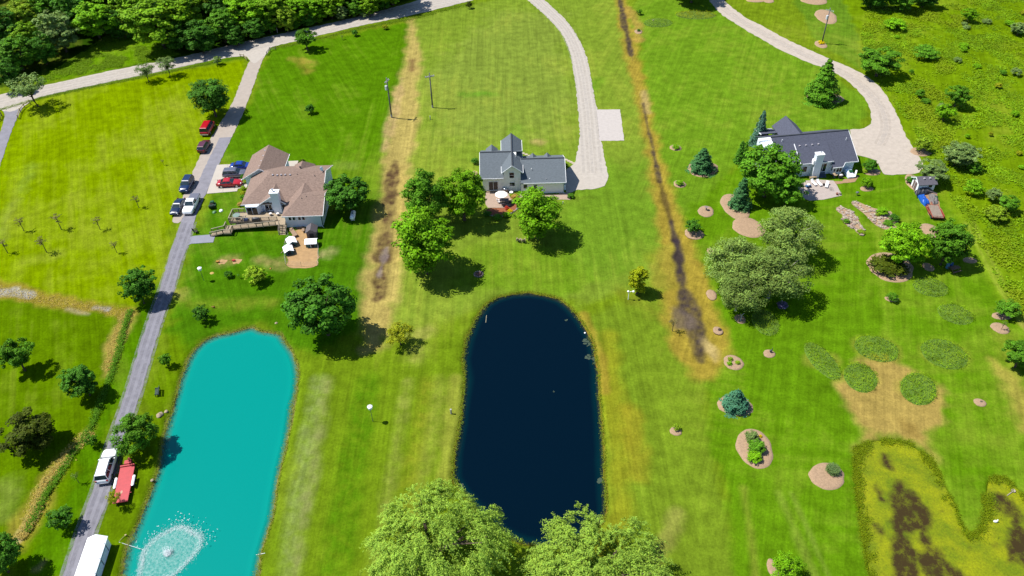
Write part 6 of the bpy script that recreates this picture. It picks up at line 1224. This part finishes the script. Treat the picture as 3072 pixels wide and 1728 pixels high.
# centre
T('mapleA', 'tall green tree left of the three behind white house', 1066, 494, 114, 12.5, g_mid, seed=1); T('mapleC', 'bright green tree touching left corner of white house', 1164, 486, 126, 11.5, g_bright, seed=2); T('mapleB', 'very large bright green tree at the swale edge', 1064, 600, 166, 14.5, g_bright, seed=3); T('mapleB', 'bright green tree right of the cream umbrella', 1352, 532, 138, 11.5, g_bright, seed=4)
T('oval', 'yellowing young tree between dark pond and second swale', 1606, 702, 64, 6.5, g_gold, seed=2)
T('willowA', 'huge pale willow at lower left of dark pond', 1080, 1362, 330, 12, g_willow, seed=1); T('willowB', 'huge pale willow at the lower end of dark pond', 1500, 1440, 360, 8.5, g_willow, seed=2)
T('sapling', 'bare young tree at edge of dark muddy patch', 1688, 820, 30, 2.6, LM('twig', (104,98,60)), 'sapling', 'sapling', base=(1692,832))
# right
T('birch', 'grey green birch, upper right of the birch clump', 1985, 575, 176, 10.5, g_birch, seed=1); T('birch', 'grey green birch, left of the birch clump', 1850, 650, 168, 10.5, g_birch, seed=2); T('birch', 'grey green birch, lower right of the birch clump', 1950, 680, 180, 11, g_birch, seed=3); T('birch', 'grey green birch, front of the birch clump', 1862, 728, 140, 8.5, g_birch, seed=4)
T('oakA', 'large dark green tree covering left end of blue roofed house', 1938, 425, 150, 11, g_mid, seed=5); T('oakB', 'dark green tree right of large one at blue roofed house', 1985, 470, 95, 7.5, g_mid, seed=6)
T('spruceA', 'blue green spruce at left below the blue roofed house', 1866, 488, 66, 7.5, g_spruce); T('spruceB', 'tall blue spruce at front corner of blue roofed house', 1914, 326, 50, 9, g_blue); T('spruceA', 'blue green spruce standing alone on mulch left of house', 1768, 404, 74, 5.8, g_spruce, seed=3); T('cedar', 'narrow dark cedar beside tall blue spruce', 1864, 385, 30, 5.5, g_dark); T('cedar', 'second narrow cedar close to the house tree', 1876, 378, 22, 4.2, g_mid)
T('cone', 'dense upright pear shaped tree inside gravel drive bend', 2074, 207, 90, 11.5, g_mid); T('oakC', 'round green tree between gravel drive and meadow', 2216, 152, 114, 7, g_mid, seed=7)
T('shrubB', 'yellow green shrub on right edge of gravel turning area', 2322, 364, 48, 3.4, g_lime, 'shrub'); T('oakB', 'silvery leafed small tree in meadow beside turning area', 2412, 385, 92, 5, g_silver, seed=8); T('oakC', 'dark small tree behind the white shed', 2350, 428, 80, 4.8, g_silver, seed=9)
T('shrub', 'rounded dark shrub at right corner of blue roofed house', 2192, 416, 40, 2.6, g_dark, 'shrub', seed=3); T('shrubB', 'reddish leaved small shrub on lawn by the patio', 2182, 460, 32, 2.2, g_bright, 'shrub', seed=4)
T('mapleC', 'bright green tree above the dark yew bed', 2276, 612, 116, 9, g_bright, seed=10); T('oakB', 'dark green tree right of bright tree by the wagon', 2390, 610, 118, 8.5, g_mid, seed=11); T('shrubB', 'low dark spreading yew filling its mulch bed', 2240, 668, 96, 1.8, g_yew, 'shrub', seed=12)
T('small', 'small green tree in mulch bed left of birches', 1746, 566, 44, 3.2, g_dark, seed=13); T('spruceB', 'round blue spruce in the lower right lawn', 1852, 1006, 82, 4, LM('teal_spruce', (66,114,84), .1), seed=5); T('shrub', 'round shrub in meadow edge right of lawn', 2540, 778, 66, 2.8, g_mid, 'shrub', seed=14); T('oakC', 'bushy tree cut by the right picture edge', 2572, 890, 90, 5, g_mid, seed=15)
T('shrubB', 'small clipped shrub below the yew bed', 2247, 748, 32, 1.5, g_mid, 'shrub', seed=16); T('young', 'pale green bushy tree cut by the bottom edge', 1978, 1428, 96, 4.2, g_bright, seed=17); T('shrub', 'lilac tinted shrub at lower end of birch shade', 1970, 768, 30, 1.2, LM('lilac', (110,104,140)), 'shrub', seed=18)
T('oakA', 'big tree beyond the top edge shading the gravel drive', 1745, -42, 120, 9.5, g_dark, seed=19); T('woodB', 'dark tree at top edge left of meadow', 2200, -22, 90, 9, g_deep, seed=20); T('woodC', 'green tree at top edge of meadow', 2275, -10, 80, 8, g_mid, seed=21); T('woodB', 'dark tree at top edge above pole', 2330, -14, 70, 7, g_deep, seed=22); T('small', 'small tree at the top of right lawn near swale', 1608, 28, 16, 1.8, g_mid, 'sapling', 'sapling')
# meadow shrubs
for i, (x_, y_, w_, h, m_, lab) in enumerate([(2412,238,60,5.5,g_mid,'green leaning bush in middle of meadow, upper of pair'),(2380,280,48,4.5,g_bright,'green bush in the meadow, lower of pair'),(2316,235,26,2.2,g_mid,'small dark bush left of the meadow pair'),(2440,35,40,4,g_bright,'bush near top of the meadow'),(2566,70,40,3.5,g_silver,'grey bush at the upper right edge'),(2556,180,30,2.0,g_silver,'grey bush on right edge of meadow'),(2452,470,56,3.0,g_bright,'bright spreading bush beside field track, upper'),(2540,510,52,3.8,g_mid,'bright bush at right edge beside silver bush'),(2500,490,44,3.0,g_silver,'silvery bush in lower meadow'),(2510,538,60,3.0,g_lime,'yellow green bush in lower meadow'),(2450,420,40,2.2,g_mid,'dull green bush under the silvery small tree'),(2330,130,70,3.0,g_mid,'low thicket right of round tree'),(2250,60,60,3.0,g_bright,'low thicket at the upper meadow edge')]):
    T('oakC' if h > 3.4 else 'shrub', lab, x_, y_, w_, h, m_, 'bush', 'bush', seed=30+i)
rd = random.Random(77); mpoly = [(2230,70),(2576,20),(2600,480),(2520,470),(2420,330),(2320,250),(2260,170)]; k = 0
SCR = []
while k < 24:
    x_, y_ = rd.uniform(2225,2600), rd.uniform(0,560)
    if not inside(mpoly, np.array([x_]), np.array([y_]))[0]: continue
    SCR.append((y_, x_)); k += 1
for k, (y_, x_) in enumerate(sorted(SCR)): T(rd.choice(['shrub','shrubB']), ordinal(k+1)+' low scrub bush counted from the top of the meadow', x_, y_, rd.uniform(12,30), rd.uniform(.7,1.5), rd.choice([g_mid,g_bright,g_silver,g_olive,g_bright]), 'bush', 'bush', 'scrub bushes in the meadow', seed=k)
# --- wood along the road
WL = [(52,38,80,11,g_lime,'A'),(146,75,100,12,g_silver,'B'),(232,44,108,12,g_bright,'A'),(392,48,150,15,g_wood,'A'),(330,10,110,13,g_wood,'C'),(455,20,120,14,g_wood,'B'),(38,128,92,10,g_mid,'C'),(14,185,70,9,g_deep,'B'),(100,120,70,9,g_deep,'B'),(500,92,90,9,g_deep,'B'),(556,60,84,10,g_mid,'C'),(620,26,96,11,g_bright,'A'),(560,10,100,12,g_deep,'B'),(690,15,100,11,g_wood,'A'),(717,44,60,8,g_lime,'C'),(640,70,60,6,g_deep,'B'),(592,88,56,6,g_deep,'B'),(746,22,70,9,g_bright,'C'),(796,18,64,8,g_bright,'C'),(830,10,70,8,g_wood,'A'),(858,30,40,4.5,g_silver,'C'),(890,20,46,5,g_mid,'B'),(928,14,50,6,g_wood,'A'),(960,4,44,5,g_deep,'B'),(772,48,44,4,g_deep,'B'),(440,88,80,8,g_deep,'B'),(185,30,90,12,g_deep,'B'),(285,60,60,8,g_deep,'B'),(120,8,90,12,g_mid,'C'),(10,60,90,11,g_deep,'B'),(60,90,70,9,g_wood,'A'),(675,60,50,5,g_mid,'C')]
WSEEN = {}
for i, (x_, y_, w_, h, m_, kk) in enumerate(WL):
    nm_ = {id(g_lime): 'yellow green', id(g_silver): 'grey green', id(g_bright): 'bright green', id(g_wood): 'leafy green', id(g_mid): 'mid green', id(g_deep): 'dark green'}[id(m_)]  # label words for each leaf material's own colour
    col = 'far left' if x_ < 130 else 'left' if x_ < 300 else 'middle' if x_ < 520 else 'right' if x_ < 780 else 'far right'; row = 'rear' if y_ < 25 else 'middle' if y_ < 65 else 'front'
    size = 'broad' if w_ > 95 else 'medium' if w_ > 65 else 'small'
    lab_ = f'{size} {nm_} tree at {col} of the wood, {row} row'; k_ = WSEEN.get(lab_, 0); WSEEN[lab_] = k_+1
    T('wood'+kk, lab_+(', standing further right' if k_ else ''), x_, y_, w_, h, m_, 'tree', 'woodland_tree', 'trees in the wood along the road', seed=100+i)
rd = random.Random(5)
for i, x_ in enumerate(sorted(rd.uniform(-60, 1000) for _ in range(34))):
    y_ = -30-rd.uniform(0, 40) if x_ < 900 else -45
    T('wood'+rd.choice('ABC'), ordinal(i+1)+' tree from the left along the top edge of the wood', x_, y_, rd.uniform(80,130), rd.uniform(10,14), rd.choice([g_wood,g_deep,g_mid,g_wood]), 'tree', 'woodland_tree', 'trees at the back of the wood', seed=200+i)
for i, x_ in enumerate(sorted(rd.uniform(-20, 960) for _ in range(46))):
    y_ = 205-x_*.17+rd.uniform(-70,-14); 
    if 90 < x_ < 470: y_ = rd.uniform(60, 95) if rd.random() < .6 else rd.uniform(20,60)
    T(rd.choice(['shrub','shrubB']), ordinal(i+1)+' undergrowth bush from the left along the wood foot', x_, y_, rd.uniform(26,46), rd.uniform(1.6,3.2), rd.choice([g_deep,g_mid,g_wood,g_silver]), 'bush', 'bush', 'undergrowth along the wood', seed=300+i)

# ---------------------------------------------------------------- beds and mounds
mulch = mat('tan_mulch', A(206,172,136), .95, var=.18, scale=4, bump=.5)
def bed(label, cx, cy, rx, ry, m_=mulch, h=.14, rot_=0, name='mulch_bed'):
    p = V(cx, cy); sx = rx*mpp(cx, cy); a, b_ = V(cx, cy-ry), V(cx, cy+ry); sy = abs(a[1]-b_[1])/2; rdd = random.Random(int(cx+cy)); mb = MB(); rings = []
    ph = [rdd.uniform(0,6.28) for _ in range(3)]
    for f, z in ((1.03,-.06),(1.0,.05),(.8,h),(.4,h*1.1),(.02,h*1.15)):
        rings.append([(p[0]+(sx*f*math.cos(t)*math.cos(rot_)-sy*f*math.sin(t)*math.sin(rot_))*(1+.06*math.sin(2*t+ph[0])+.05*math.sin(3*t+ph[1])+.03*math.sin(9*t+ph[2])), p[1]+(sx*f*math.cos(t)*math.sin(rot_)+sy*f*math.sin(t)*math.cos(rot_))*(1+.06*math.sin(2*t+ph[0])), z) for t in [6.2832*k/36 for k in range(36)]])
    mb.loft(rings); return solo(name, mb, m_, label, 'mulch bed', p, smooth=True)
for a in [('mulch ring around the pear shaped tree',2074,246,44,16),('large mulch island behind the flower ringed pole',2078,42,26,18),('mulch ring at foot of the right utility pole',2065,112,15,9),('mulch bed under lone blue green spruce',1768,425,38,20),('mulch ring under the small round shrub upper left of house',1700,372,14,8),('mulch ring under low shrub left of spruce',1710,463,16,9),('mulch bed under the left blue green spruce',1850,520,32,34),('mulch circle with a stone birdbath',1776,532,20,14),('mulch bed under the small green tree',1746,588,24,14),('small mulch spot left of birch clump',1790,633,12,9),('mulch ring around the driftwood post',1862,803,14,11),('small mulch spot with dark stump',1806,832,12,10),('mulch bed with lime green plants',1845,912,23,20),('mulch ring around the little dark statue',1935,890,14,11),('mulch bed under the round blue spruce',1850,1020,42,27),('oval mulch bed holding a shrub group',1899,1128,42,53),('round mulch bed with ornamental grass clump',2081,1198,44,34),('small mulch spot with pale shrub in lower lawn',1700,1085,14,12),('mulch circle with spindly tree at right',2516,826,22,14),('small mulch spot with log in right lawn',2465,1013,14,11),('mulch under the small clipped shrub',2243,752,16,8),('mulch under the round meadow edge shrub',2520,795,24,10),('mulch bed holding the dark yew',2240,672,58,36),('small mulch heap under bright tree',2335,672,14,10),('pale gravel heap between two right hand trees',2340,580,24,17),('mulch patch right of the dark tree',2440,655,16,8),('mulch under yellow green shrub at turning area',2316,382,24,12),('mulch under the right corner shrub',2192,432,24,9),('mulch under the reddish shrub',2180,475,16,7),('mulch bed left of the white shed',2300,460,20,22),('bare earth garden plot beside birches',1883,572,38,26),('mulch edge below the birch clump, left',1790,742,12,14),('mulch edge below the birch clump, middle',1880,748,22,8),('mulch at top edge with ferns',1905,0,26,6),('mulch spot at top edge, small',2330*.83,2,12,6),('mulch island at the top edge, large',2046,0,32,12),('tiny mulch ring in upper right lawn',1606,80,9,6),('pale mulch at foot of bottom edge tree',1945,1432,14,26)]: bed(*a)
# plants in beds
T('shrub', 'low shrub on mulch ring upper left of house', 1700, 369, 22, .9, g_bright, 'shrub', seed=61); T('shrub', 'low shrub on mulch left of the spruce', 1710, 460, 24, 1.1, g_bright, 'shrub', seed=62); T('shrub', 'yellow flowering plants around pole foot', 2066, 106, 20, .8, LM('yellow_flower', (200,180,10)), 'flowers', 'flower_clump', seed=63)
for x_, y_, lab, m_ in [(1838,903,'lime plant, upper in mulch bed',g_lime),(1836,914,'lime plant, lower in mulch bed',g_bright),(1856,912,'lime plant, right in mulch bed',g_lime)]: T('shrub', lab, x_, y_, 15, .6, m_, 'plant', 'lime_plant', seed=int(x_))
for x_, y_, w_, h, lab, m_ in [(1893,1098,38,1.6,'pale green shrub, top of the oval mulch bed',g_silver),(1906,1125,50,1.8,'dark shrub in middle of oval mulch bed',g_mid),(1900,1150,42,1.3,'bright shrub at foot of the oval mulch bed',g_bright),(1913,1097,10,.5,'yellow flowers in oval mulch bed',LM('yellow_flower',(200,180,10)))]: T('shrub', lab, x_, y_, w_, h, m_, 'shrub', 'shrub', seed=int(y_))
T('shrub', 'small yellow green bush on its mulch spot in lower lawn', 1702, 1074, 22, 1.1, g_lime, 'shrub', seed=64); T('sapling', 'spindly tree standing in right hand mulch circle', 2516, 812, 18, 2.0, None, 'sapling', 'sapling', base=(2518,830)); T('shrub', 'tiny dark shrub on ring in upper right lawn', 1607, 76, 11, .7, g_deep, 'shrub', seed=65)
T('shrub', 'dark shrub left of the white shed', 2292, 452, 26, 1.6, g_dark, 'shrub', seed=66); T('shrub', 'light plants at foot of the right corner shrub', 2176, 430, 20, .7, g_lime, 'shrub', seed=67)
for x_, y_, w_, h, lab, m_ in [(1258,420+20,20,1.2,'dark plant tucked behind umbrella',g_deep),(1296,497,26,1.3,'tall tan ornamental grass beside umbrella bed',LM('tan_grass',(170,140,70))),(1300,502,16,.7,'low plant below the tan ornamental grass',g_mid),(1252,545,26,.9,'green hosta, left in the patio bed',g_mid),(1274,540,24,.8,'green hosta, right in the patio bed',g_bright),(1275,523,14,.9,'red flowers in patio bed',LM('red_flower',(200,70,50))),(1283,530,16,.6,'yellow flowers in the patio bed',LM('yellow_flower',(200,180,10))),(1226,538,24,1.0,'dark hosta at left end of patio bed',g_deep),(1287,491,16,.7,'low light plants by the house wall, left',g_lime),(1300,489,14,.7,'low light plants by house wall, right',g_lime),(1195,405,22,1.4,'dark shrub at left front corner of white house',g_deep),(1194,435,16,.9,'pale flowers along left wall of white house',LM('pale_bloom',(210,200,150))),(1422,415,16,1.0,'dark shrub at right front corner of white house',g_deep),(1350+85,492,20,1.0,'plants at right end of garage patio',g_mid)]:
    if 'umbrella' in lab and 'dark' in lab: continue
    T('shrub', lab, x_, y_, w_, h, m_, 'plant', 'garden_plant', seed=int(x_+y_))
for x_, y_, w_, h, lab, m_ in [(735-2,300*0+420,0,0,'',None)]: pass
for q, w_, h, lab, m_ in [(q6(560,560),22,1.2,'dark shrub at garage corner by silver car',g_deep),(q6(575,620),14,.8,'lime plant along left wall, upper',g_lime),(q6(555,700),14,.8,'lime plant along left wall, middle',g_lime),(q6(555,770),16,.9,'yellow green plant along left wall, lower',g_olive),(q6(545,820),16,1.0,'dark plant along left wall, lowest',g_mid),(q6(520,910),18,.8,'brownish plant at deck corner',LM('tan_grass',(170,140,70))),(q6(1320,370),22,1.2,'dark shrub at front entry of brown roofed house',g_yew)]:
    T('shrub', lab, *q, w_, h, m_, 'plant', 'garden_plant', seed=int(w_*3+q[1]))
for q, w_, h, lab, m_ in [(q8(1215,850),34,1.5,'bushy green shrub in the right rock bed',g_bright),(q8(1320,910),30,1.4,'dark shrub in the right rock bed',g_dark),(q8(1270,960),30,.7,'grassy plant in right rock bed',g_mid),(q8(1170,880),16,.7,'small plant at the left of right rock bed shrub',g_lime),(q8(865,945),20,.7,'low green plant in left rock bed',g_mid),(q8(1000,1045),22,.6,'low plant at foot of left rock bed',g_lime)]:
    T('shrub', lab, *q, w_, h, m_, 'plant', 'garden_plant', seed=int(w_*3+q[1]))
p = V(1776,530); BB = thing('birdbath', 'small stone birdbath in mulch circle left of patio', 'birdbath', p); part('pedestal', MB().tube([(0,0,.1),(0,0,.75)], [.16,.1], 8), stone_m, BB, True); part('bowl', MB().tube([(0,0,.75),(0,0,.9)], [.15,.38], 12), stone_m, BB, True)
p = V(1938,888); SG = thing('heron_statue', 'little dark statue in mulch ring on right lawn', 'statue', p); part('body', MB().ball((0,0,.5), .25, .18, .25), mat('statue_dark', (.05,.05,.055), .6), SG, True); part('neck', MB().tube([(.1,0,.6),(.2,0,.95),(.12,0,1.2)], [.08,.05,.05], 6), mat('statue_dark', (.05,.05,.055), .6), SG, True); part('base', MB().tube([(0,0,0),(0,0,.3)], [.2,.08], 8), mat('statue_dark', (.05,.05,.055), .6), SG, True)
lump('dark_stump', 'dark stump in mulch spot at swale edge', 'stump', (1810,831), .4, .35, mat('stump', A(70,54,50), .9), 3); lump('mulch_log', 'small log in the mulch spot at right', 'log', (2468,1012), .3, .25, mat('log_grey', A(110,100,84), .9), 3)
# rock beds
rockm = [mat('rock_a', A(214,196,182), .9, var=.15, scale=3), mat('rock_b', A(196,172,158), .9, var=.15, scale=3), mat('rock_c', A(222,206,176), .9, var=.15, scale=3)]
RA = poly(q8, [(755,820),(800,800),(900,840),(960,900),(1000,980),(1040,1050),(1020,1085),(960,1060),(940,1020),(850,980),(815,930),(830,890),(770,850)]); RB = poly(q8, [(900,770),(930,745),(1000,770),(1060,800),(1150,830),(1280,840),(1310,880),(1290,920),(1350,930),(1365,970),(1340,1030),(1280,1045),(1160,1000),(1090,940),(1040,880),(960,820)])
for nm_, pts, lab, sd_ in (('rock_bed', RA, 'narrow bed of pale stones on right lawn, left of two', 1), ('rock_bed', RB, 'longer bed of pale stones with shrubs, right of two', 2)):
    w_ = W2(pts); c0 = (sum(p[0] for p in w_)/len(w_), sum(p[1] for p in w_)/len(w_), 0); t = thing(nm_, lab, 'rock bed', c0)
    mb = MB().prism(smooth_poly(w_, 1), -.05, .06); part('soil', mb, mulch, t)
    rd = random.Random(sd_); P_ = np.array(w_); cnt = 0; placed = []
    limx = 1e9 if sd_ == 1 else V(*q8(1240,900))[0]
    protos = []
    while cnt < 120:
        x_, y_ = rd.uniform(P_[:,0].min(), P_[:,0].max()), rd.uniform(P_[:,1].min(), P_[:,1].max())
        if not inside(w_, np.array([x_]), np.array([y_]))[0] or (x_ > limx and rd.random() < .8): continue
        r_ = rd.uniform(.16, .38) if cnt < 110 else rd.uniform(.4,.6)
        if len(protos) < 6:
            o = part('stone', MB().ball((0,0,0), 1, .8, .5, 6, 3, False, .22, cnt+sd_*50), rockm[cnt % 3], t, True); protos.append(o)
        else: o = protos[cnt % 6].copy(); COL.objects.link(o)
        o.parent = t; o.location = (x_-c0[0], y_-c0[1], .1); o.scale = (r_, r_, r_); o.rotation_euler = (0, 0, rd.uniform(0, 6.28)); cnt += 1

# ---------------------------------------------------------------- tall grass
def blades(P, h, w_, rg, lean=.5, per=3):
    """tufts of narrow triangular blades"""
    n = len(P)*per; B = np.repeat(P, per, 0)+np.concatenate([rg.normal(0, .08, (n, 2)), np.zeros((n, 1))], 1); a = rg.uniform(0, 6.2832, n); hh = np.repeat(h, per)*rg.uniform(.6, 1.2, n)
    sx = np.stack([np.cos(a), np.sin(a), np.zeros(n)], 1)*(np.repeat(w_, per)*.5)[:, None]; tip = B+np.stack([rg.normal(0, lean, n)*hh, rg.normal(0, lean, n)*hh, hh], 1); return np.stack([B-sx, B+sx, tip], 1).reshape(-1, 3)
def tuft_mesh(name, P, h, wd_, m_, seed=0, tint=None, per=3, lean=.5):
    rg = np.random.default_rng(seed); h = np.broadcast_to(h, len(P)).astype(float); wd_ = np.broadcast_to(wd_, len(P)).astype(float)
    tt = tints(len(P), rg, None, .25, .12) if tint is None else tint
    n = len(P)*per; Q = np.repeat(P, per, 0); hh = np.repeat(h, per)*rg.uniform(.15, 1.0, n); Q = Q+np.stack([rg.normal(0, .12, n), rg.normal(0, .12, n), hh], 1)
    N = rg.normal(0, .55*min(1, lean*2), (n, 3)); N[:, 2] = 1; k = .75+.45*hh/np.maximum(np.repeat(h, per), .01)
    return fastmesh(name, leaves(Q, N, np.repeat(wd_, per)*2.0, .34, rg), 4, m_, np.repeat(tt, per, 0))
def gmat(nm, c): return leafmat(nm, tuple(v*1.7 for v in A(*c)), .25, 0)
grassm = gmat('tall_grass', (122,158,18))
def scatter(pts, n, rg):
    w_ = np.array(W2(pts)); X = rg.uniform(w_[:,0].min(), w_[:,0].max(), n*3); Y = rg.uniform(w_[:,1].min(), w_[:,1].max(), n*3); k = inside([tuple(p) for p in w_], X, Y); X, Y = X[k][:n], Y[k][:n]; return np.stack([X, Y, np.zeros(len(X))], 1)
rg = np.random.default_rng(9)
P = scatter([(2165,90),(2180,10),(2250,-20),(2640,-30),(2700,600),(2640,900),(2540,760),(2420,540),(2350,440),(2300,330),(2230,235),(2185,170)], 80000, rg)
P = P[fbm(P[:,0]*.22, P[:,1]*.22, 61, 4)+rg.normal(0, .08, len(P)) > .5]
pn = fbm(P[:,0]*.09, P[:,1]*.09, 41, 4); pm_ = fbm(P[:,0]*.35, P[:,1]*.35, 43, 3); hgt = np.clip(.15+.9*(pn-.3)+.5*(pm_-.4), .08, .8)
tn = tints(len(P), rg, .55+.9*pm_, .2, .12); dry = np.clip((pn-.52)*3, 0, .5)[:, None]; tn = tn*(1-dry)+np.array([1.4,.95,1.2])*dry
tag(link('meadow_grass', tuft_mesh('meadow_grass', P, hgt*.75, .22, grassm, 1, tn*1.15)), 'tall rough meadow grass on the right', None, None, 'stuff')
P = scatter([(100,203),(180,150),(255,100),(330,70),(420,122),(455,138),(300,168),(130,203)], 26000, rg); P = P[fbm(P[:,0]*.3, P[:,1]*.3, 81, 4)+rg.normal(0, .07, len(P)) > .47]; tag(link('roadside_grass', tuft_mesh('roadside_grass', P, .3, .13, grassm, 2)), 'tall grass in the clearing before the wood', None, None, 'stuff')
# ditch reeds and shores
def along(pts, n, hw, rg, closed=False, z=0):
    w_ = np.array(W2(pts)); w_ = np.concatenate([w_, w_[:1]]) if closed else w_; seg = np.diff(w_, axis=0); L_ = np.hypot(seg[:,0], seg[:,1]); c = np.concatenate([[0], np.cumsum(L_)]); s = rg.uniform(0, c[-1], n); i = np.clip(np.searchsorted(c, s)-1, 0, len(seg)-1); t = ((s-c[i])/L_[i])[:, None]; p = w_[i]+seg[i]*t; nn = np.stack([-seg[i][:,1], seg[i][:,0]], 1)/L_[i][:, None]
    p = p+nn*rg.normal(0, hw, n)[:, None]; return np.concatenate([p, np.full((n, 1), float(z))], 1)
straw = gmat('straw_grass', (196,176,92)); reed = gmat('reed', (120,140,10))
P = along([(-20,728),(60,745),(150,760),(262,780),(318,793),(300,835),(288,870),(272,935)], 2200, 1.0, rg, z=-.2); tag(link('ditch_straw', tuft_mesh('ditch_straw', P, .18, .1, straw, 3)), 'dry straw grass along the left ditch', None, None, 'stuff')
P = along(poly(s1, [(1265,420),(1200,600),(1150,800),(1090,1000)])+poly(s2, [(880,20),(760,190),(620,400),(520,560),(440,660),(350,850),(260,1020)]), 3000, .3, rg); tag(link('ditch_reeds', tuft_mesh('ditch_reeds', P, .4, .13, gmat('ditch_green', (96,146,24)), 4)), 'green reeds along the lower left ditch', None, None, 'stuff')
P = along(poly(s2, [(870,60),(700,230),(580,380),(480,500),(400,620),(350,760),(300,900),(190,1090)]), 2600, .45, rg); tag(link('ditch_dry_grass', tuft_mesh('ditch_dry_grass', P, .3, .12, straw, 5)), 'dry pale grass along the lower left ditch', None, None, 'stuff')
P = np.concatenate([along(TURQ, 3000, .22, rg, True, -.22), along(DARK, 3000, .22, rg, True, -.22)]); tag(link('shore_grass', tuft_mesh('shore_grass', P, .16, .1, gmat('shore', (126,146,30)), 6)), 'rough grass fringe around the two open ponds', None, None, 'stuff')
P = along(ALGAE, 24000, .7, rg, True, -.2); aw = W2(ALGAE); dd_ = segd(aw, P[:,0], P[:,1], closed=True); ins_ = inside(aw, P[:,0], P[:,1])
P = P[(fbm(P[:,0]*.7, P[:,1]*.7, 71, 3) > .38+.12*np.where(ins_, dd_, dd_*3)+rg.normal(0, .06, len(P)))]; tag(link('pond_reeds', tuft_mesh('pond_reeds', P, .22, .09, reed, 7, lean=.8)), 'green reeds around the algae pond', None, None, 'stuff')
P = np.concatenate([along([(0,277),(110,245),(250,215),(420,182),(540,157)], 2600, .45, rg), along([(690,120),(760,108),(900,74),(1040,46),(1190,8)], 3000, .55, rg)]); tag(link('verge_grass', tuft_mesh('verge_grass', P, .16, .11, gmat('verge', (118,146,24)), 8)), 'rough grass verge along the gravel road', None, None, 'stuff')
# native planting islands
for i, (x_, y_, rx_, ry_, tl, lab) in enumerate([(2068,907,32,52,.25,'tall grass island, leftmost of the five on the right lawn'),(2205,877,56,35,-.3,'tall grass island, uppermost of the dry patch group'),(2375,890,58,40,-.45,'tall grass island, rightmost of the five'),(2165,950,42,40,-.3,'tall grass island, lowest left in the dry patch'),(2310,978,44,46,-.6,'tall grass island, lowest right in the dry patch'),(1925,810,34,36,0,'bushy round planting island below the birches'),(2340,722,44,26,-.1,'low grassy island below the right hand trees'),(2403,790,44,28,-.5,'low grassy island near the field track'),(1655,57,38,12,.05,'grassy island with pale stone in the upper right lawn'),(1750,38,52,11,-.1,'long dry grassy island near top of the drive')]):
    p = V(x_, y_); a = V(x_, y_-ry_); b_ = V(x_, y_+ry_); sx, sy = rx_*mpp(x_, y_), abs(a[1]-b_[1])/2; t = thing('planting_island', lab, 'planting', p)
    mb = MB().ball((0,0,-.05), sx, sy, .22, 20, 4, True, .03, i); mb.v = [(x*math.cos(tl)-y*math.sin(tl), x*math.sin(tl)+y*math.cos(tl), z) for x, y, z in mb.v]; part('mound', mb, mat('island_soil', A(110,150,30), .95, var=.2, scale=2), t, True, True)
    n_ = int(sx*sy*95); rr = np.sqrt(rg.random(n_)); aa = rg.uniform(0, 6.2832, n_); X, Y = rr*np.cos(aa)*sx*.98, rr*np.sin(aa)*sy*.98
    P = np.stack([X*math.cos(tl)-Y*math.sin(tl), X*math.sin(tl)+Y*math.cos(tl), .15*(1-rr**2)], 1); pn = fbm(P[:,0]*.8+i*9, P[:,1]*.8, 50+i, 3); tn = tints(n_, rg, .2+1.6*pn, .3, .15)
    gry = np.clip((pn-.5)*4, 0, .55)[:, None]*(rr < .75)[:, None]; tn = tn*(1-gry)+np.array([1.15,.9,2.2])*gry
    if i == 1: dd_ = np.clip((-P[:,1]/sy-.35)*3, 0, 1)[:, None]*(P[:,0] < .3*sx)[:, None]*.8; tn = tn*(1-dd_)+np.array([2.2,1.15,3.0])*dd_
    if i == 9: tn = tn*np.array([1.5,1.0,1.0])
    tag(link('foliage', tuft_mesh('foliage', P, .3+.45*pn, .09, grassm, 20+i, tn*1.1), t), kind='stuff')
P_ = V(*s7(650,545)); OG = thing('ornamental_grass', 'large clump of ornamental grass on round mulch bed', 'grass clump', (P_[0], P_[1], .1)); n_ = 900; rr = rg.random(n_)**.6*.85; aa = rg.uniform(0,6.2832,n_); Pp = np.stack([rr*np.cos(aa), rr*np.sin(aa), np.zeros(n_)], 1)
tag(link('foliage', tuft_mesh('foliage', Pp, 1.0, .1, gmat('blue_grass', (112,140,80)), 40, lean=.35), OG), kind='stuff')
p = V(*q3(1480,205)); solo('island_stone', MB().ball((p[0],p[1],.3), .3, .25, .2, 7, 4, False, .2), rockm[0], 'pale stone among grass of upper right island', 'stone', p)
